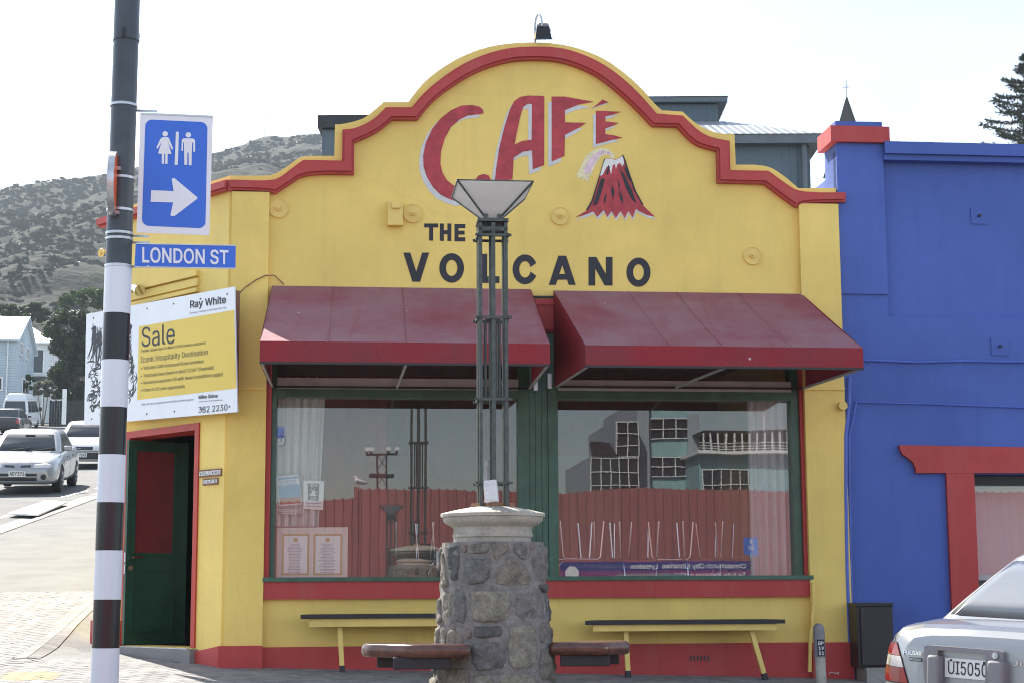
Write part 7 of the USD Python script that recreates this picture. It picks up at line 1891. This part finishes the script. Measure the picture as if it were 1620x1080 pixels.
# gull on the fence
gp_ = vw(568.5, 773, FF)
gl = Thing('gull', 'grey and white gull standing on the corner of the red fence', 'bird', gp_)
import manifold3d as m3
def sph(c, r): return m3.Manifold.sphere(r, 20).translate(tuple(c))
hv = lambda a, b: m3.Manifold.batch_hull([a, b])
gd = -FA.u
P_ = lambda f_, z: gp_ + gd * f_ + np.array([0, 0, z])
bodym = hv(sph(P_(.05, .17), .075), sph(P_(-.12, .13), .045)) + hv(sph(P_(.05, .17), .07), sph(P_(.10, .26), .035)) + hv(sph(P_(.105, .27), .04), sph(P_(.125, .275), .034))
mm_ = bodym.refine_to_length(.02).to_mesh(); gm = trimesh.Trimesh(mm_.vert_properties[:, :3], mm_.tri_verts); trimesh.smoothing.filter_taubin(gm, iterations=8)
gl.part('body', gm, M['white_paint'], smooth=True)
for s in (-1, 1):
    wm = hv(sph(P_(.06, .17) + FA.out * s * .055, .035), sph(P_(-.2, .12) + FA.out * s * .03, .012)).to_mesh()
    gl.part('wing', trimesh.Trimesh(wm.vert_properties[:, :3], wm.tri_verts), M['office_grey'], smooth=True); gl.part('leg', cyl(P_(.01, 0) + FA.out * s * .03, P_(.01, .12) + FA.out * s * .03, .006, 6), M['orange'])
gl.part('beak', tube([P_(.15, .272), P_(.21, .262)], [.012, .003], 8), M['orange'])
# office building beyond the fence
FO = 58.0
of = Thing('office_building', 'teal banded office building with glazed bays reflected in the right window', 'building', FA.w(VF(1060, 900, FO)[0], FO, -3))
def vbox(x0, x1, y0, y1, F0, F1, zmin=None):
    a, b = VF(x0, (y0 + y1) / 2, F0)[0], VF(x1, (y0 + y1) / 2, F0)[0]; z1 = VF((x0 + x1) / 2, y0, F0)[1]; z0 = VF((x0 + x1) / 2, y1, F0)[1] if zmin is None else zmin
    return FA.box(a, b, F0, F1, z0, z1)
of.part('wall', vbox(1029, 1090, 640, 900, FO, FO + 9, -4), M['teal'])
of.part('column', vbox(1010, 1029, 630, 900, FO - .4, FO + 9, -4), M['office_grey']); of.part('column', vbox(1090, 1108, 655, 900, FO - .2, FO + 9, -4), M['office_grey'])
def glazing(x0, x1, y0, y1, F, nx, ny, lab='window'):
    w_ = of.part(lab, vbox(x0, x1, y0, y1, F - .06, F - .01), M['office_glass'])
    for i in range(nx + 1):
        x = x0 + (x1 - x0) * i / nx; of.part('frame_bar', vbox(x - .6, x + .6, y0, y1, F - .14, F - .061), M['white_paint'], parent=w_)
    for j in range(ny + 1):
        y = y0 + (y1 - y0) * j / ny; of.part('frame_bar', vbox(x0, x1, y - .6, y + .6, F - .15, F - .062), M['white_paint'], parent=w_)
glazing(1029.5, 1089.5, 662, 692, FO, 3, 2); glazing(1029.5, 1089.5, 723, 752, FO, 3, 2); glazing(1029.5, 1089.5, 600, 640, FO, 3, 2)
of.part('wall', vbox(935, 1010, 722, 900, FO - 2, FO + 6, -4), M['office_grey']); glazing(935, 1010, 724, 790, FO - 2, 5, 3)
of.part('wall', vbox(972, 1010, 664, 724, FO - 1.5, FO + 6), M['office_grey']); glazing(975, 1010, 666, 722, FO - 1.5, 2, 3)
rv0, rv1, rv2, rv3 = (vw(x, y, FO - 2) for x, y in ((934, 700), (952, 700), (978, 724), (940, 724)))
of.part('bay_roof', trimesh.convex.convex_hull(np.array([vw(x, y, F) for F in (FO - 2.05, FO + 3) for x, y in ((933, 702), (936, 697), (964, 698), (978, 722), (936, 724))])), M['dark'])
of.part('wall', vbox(1108, 1262, 716, 900, FO - 3, FO + 6, -4), M['teal']); glazing(1112, 1186, 742, 790, FO - 3, 5, 2)
of.part('balcony_slab', vbox(1104, 1264, 712, 717, FO - 3.6, FO + 3), M['white_paint'])
of.part('upper_wall', vbox(1118, 1264, 684, 712, FO - 1, FO + 5), M['office_glass']); of.part('upper_roof', vbox(1112, 1272, 680, 684.5, FO - 2.4, FO + 5), M['dark'])
for i in range(13): of.part('balcony_post', vbox(1112 + i * 12.2, 1114 + i * 12.2, 684, 712, FO - 3.2, FO - 3.05), M['white_paint'])
for y in (700, 705, 709): of.part('balcony_rail', vbox(1106, 1264, y - .5, y + .5, FO - 3.25, FO - 3.2), M['white_paint'])
of.part('flag_pole', cyl(vw(1208, 684, FO), vw(1208, 655, FO), .04, 6), M['white_paint'])
# ================================================================== HAZE
hz = bx(-1600, 1600, -300, 900, -60, 330)
M['haze'] = usdkit.material(stage, '/World/Looks/haze', {'v': ('principled_volume', {'color': (0.72, 0.82, 0.95), 'density': 0.0002, 'anisotropy': 0.3})}, [], volume='v.volume')
single('haze', hz, M['haze'], kind='stuff')
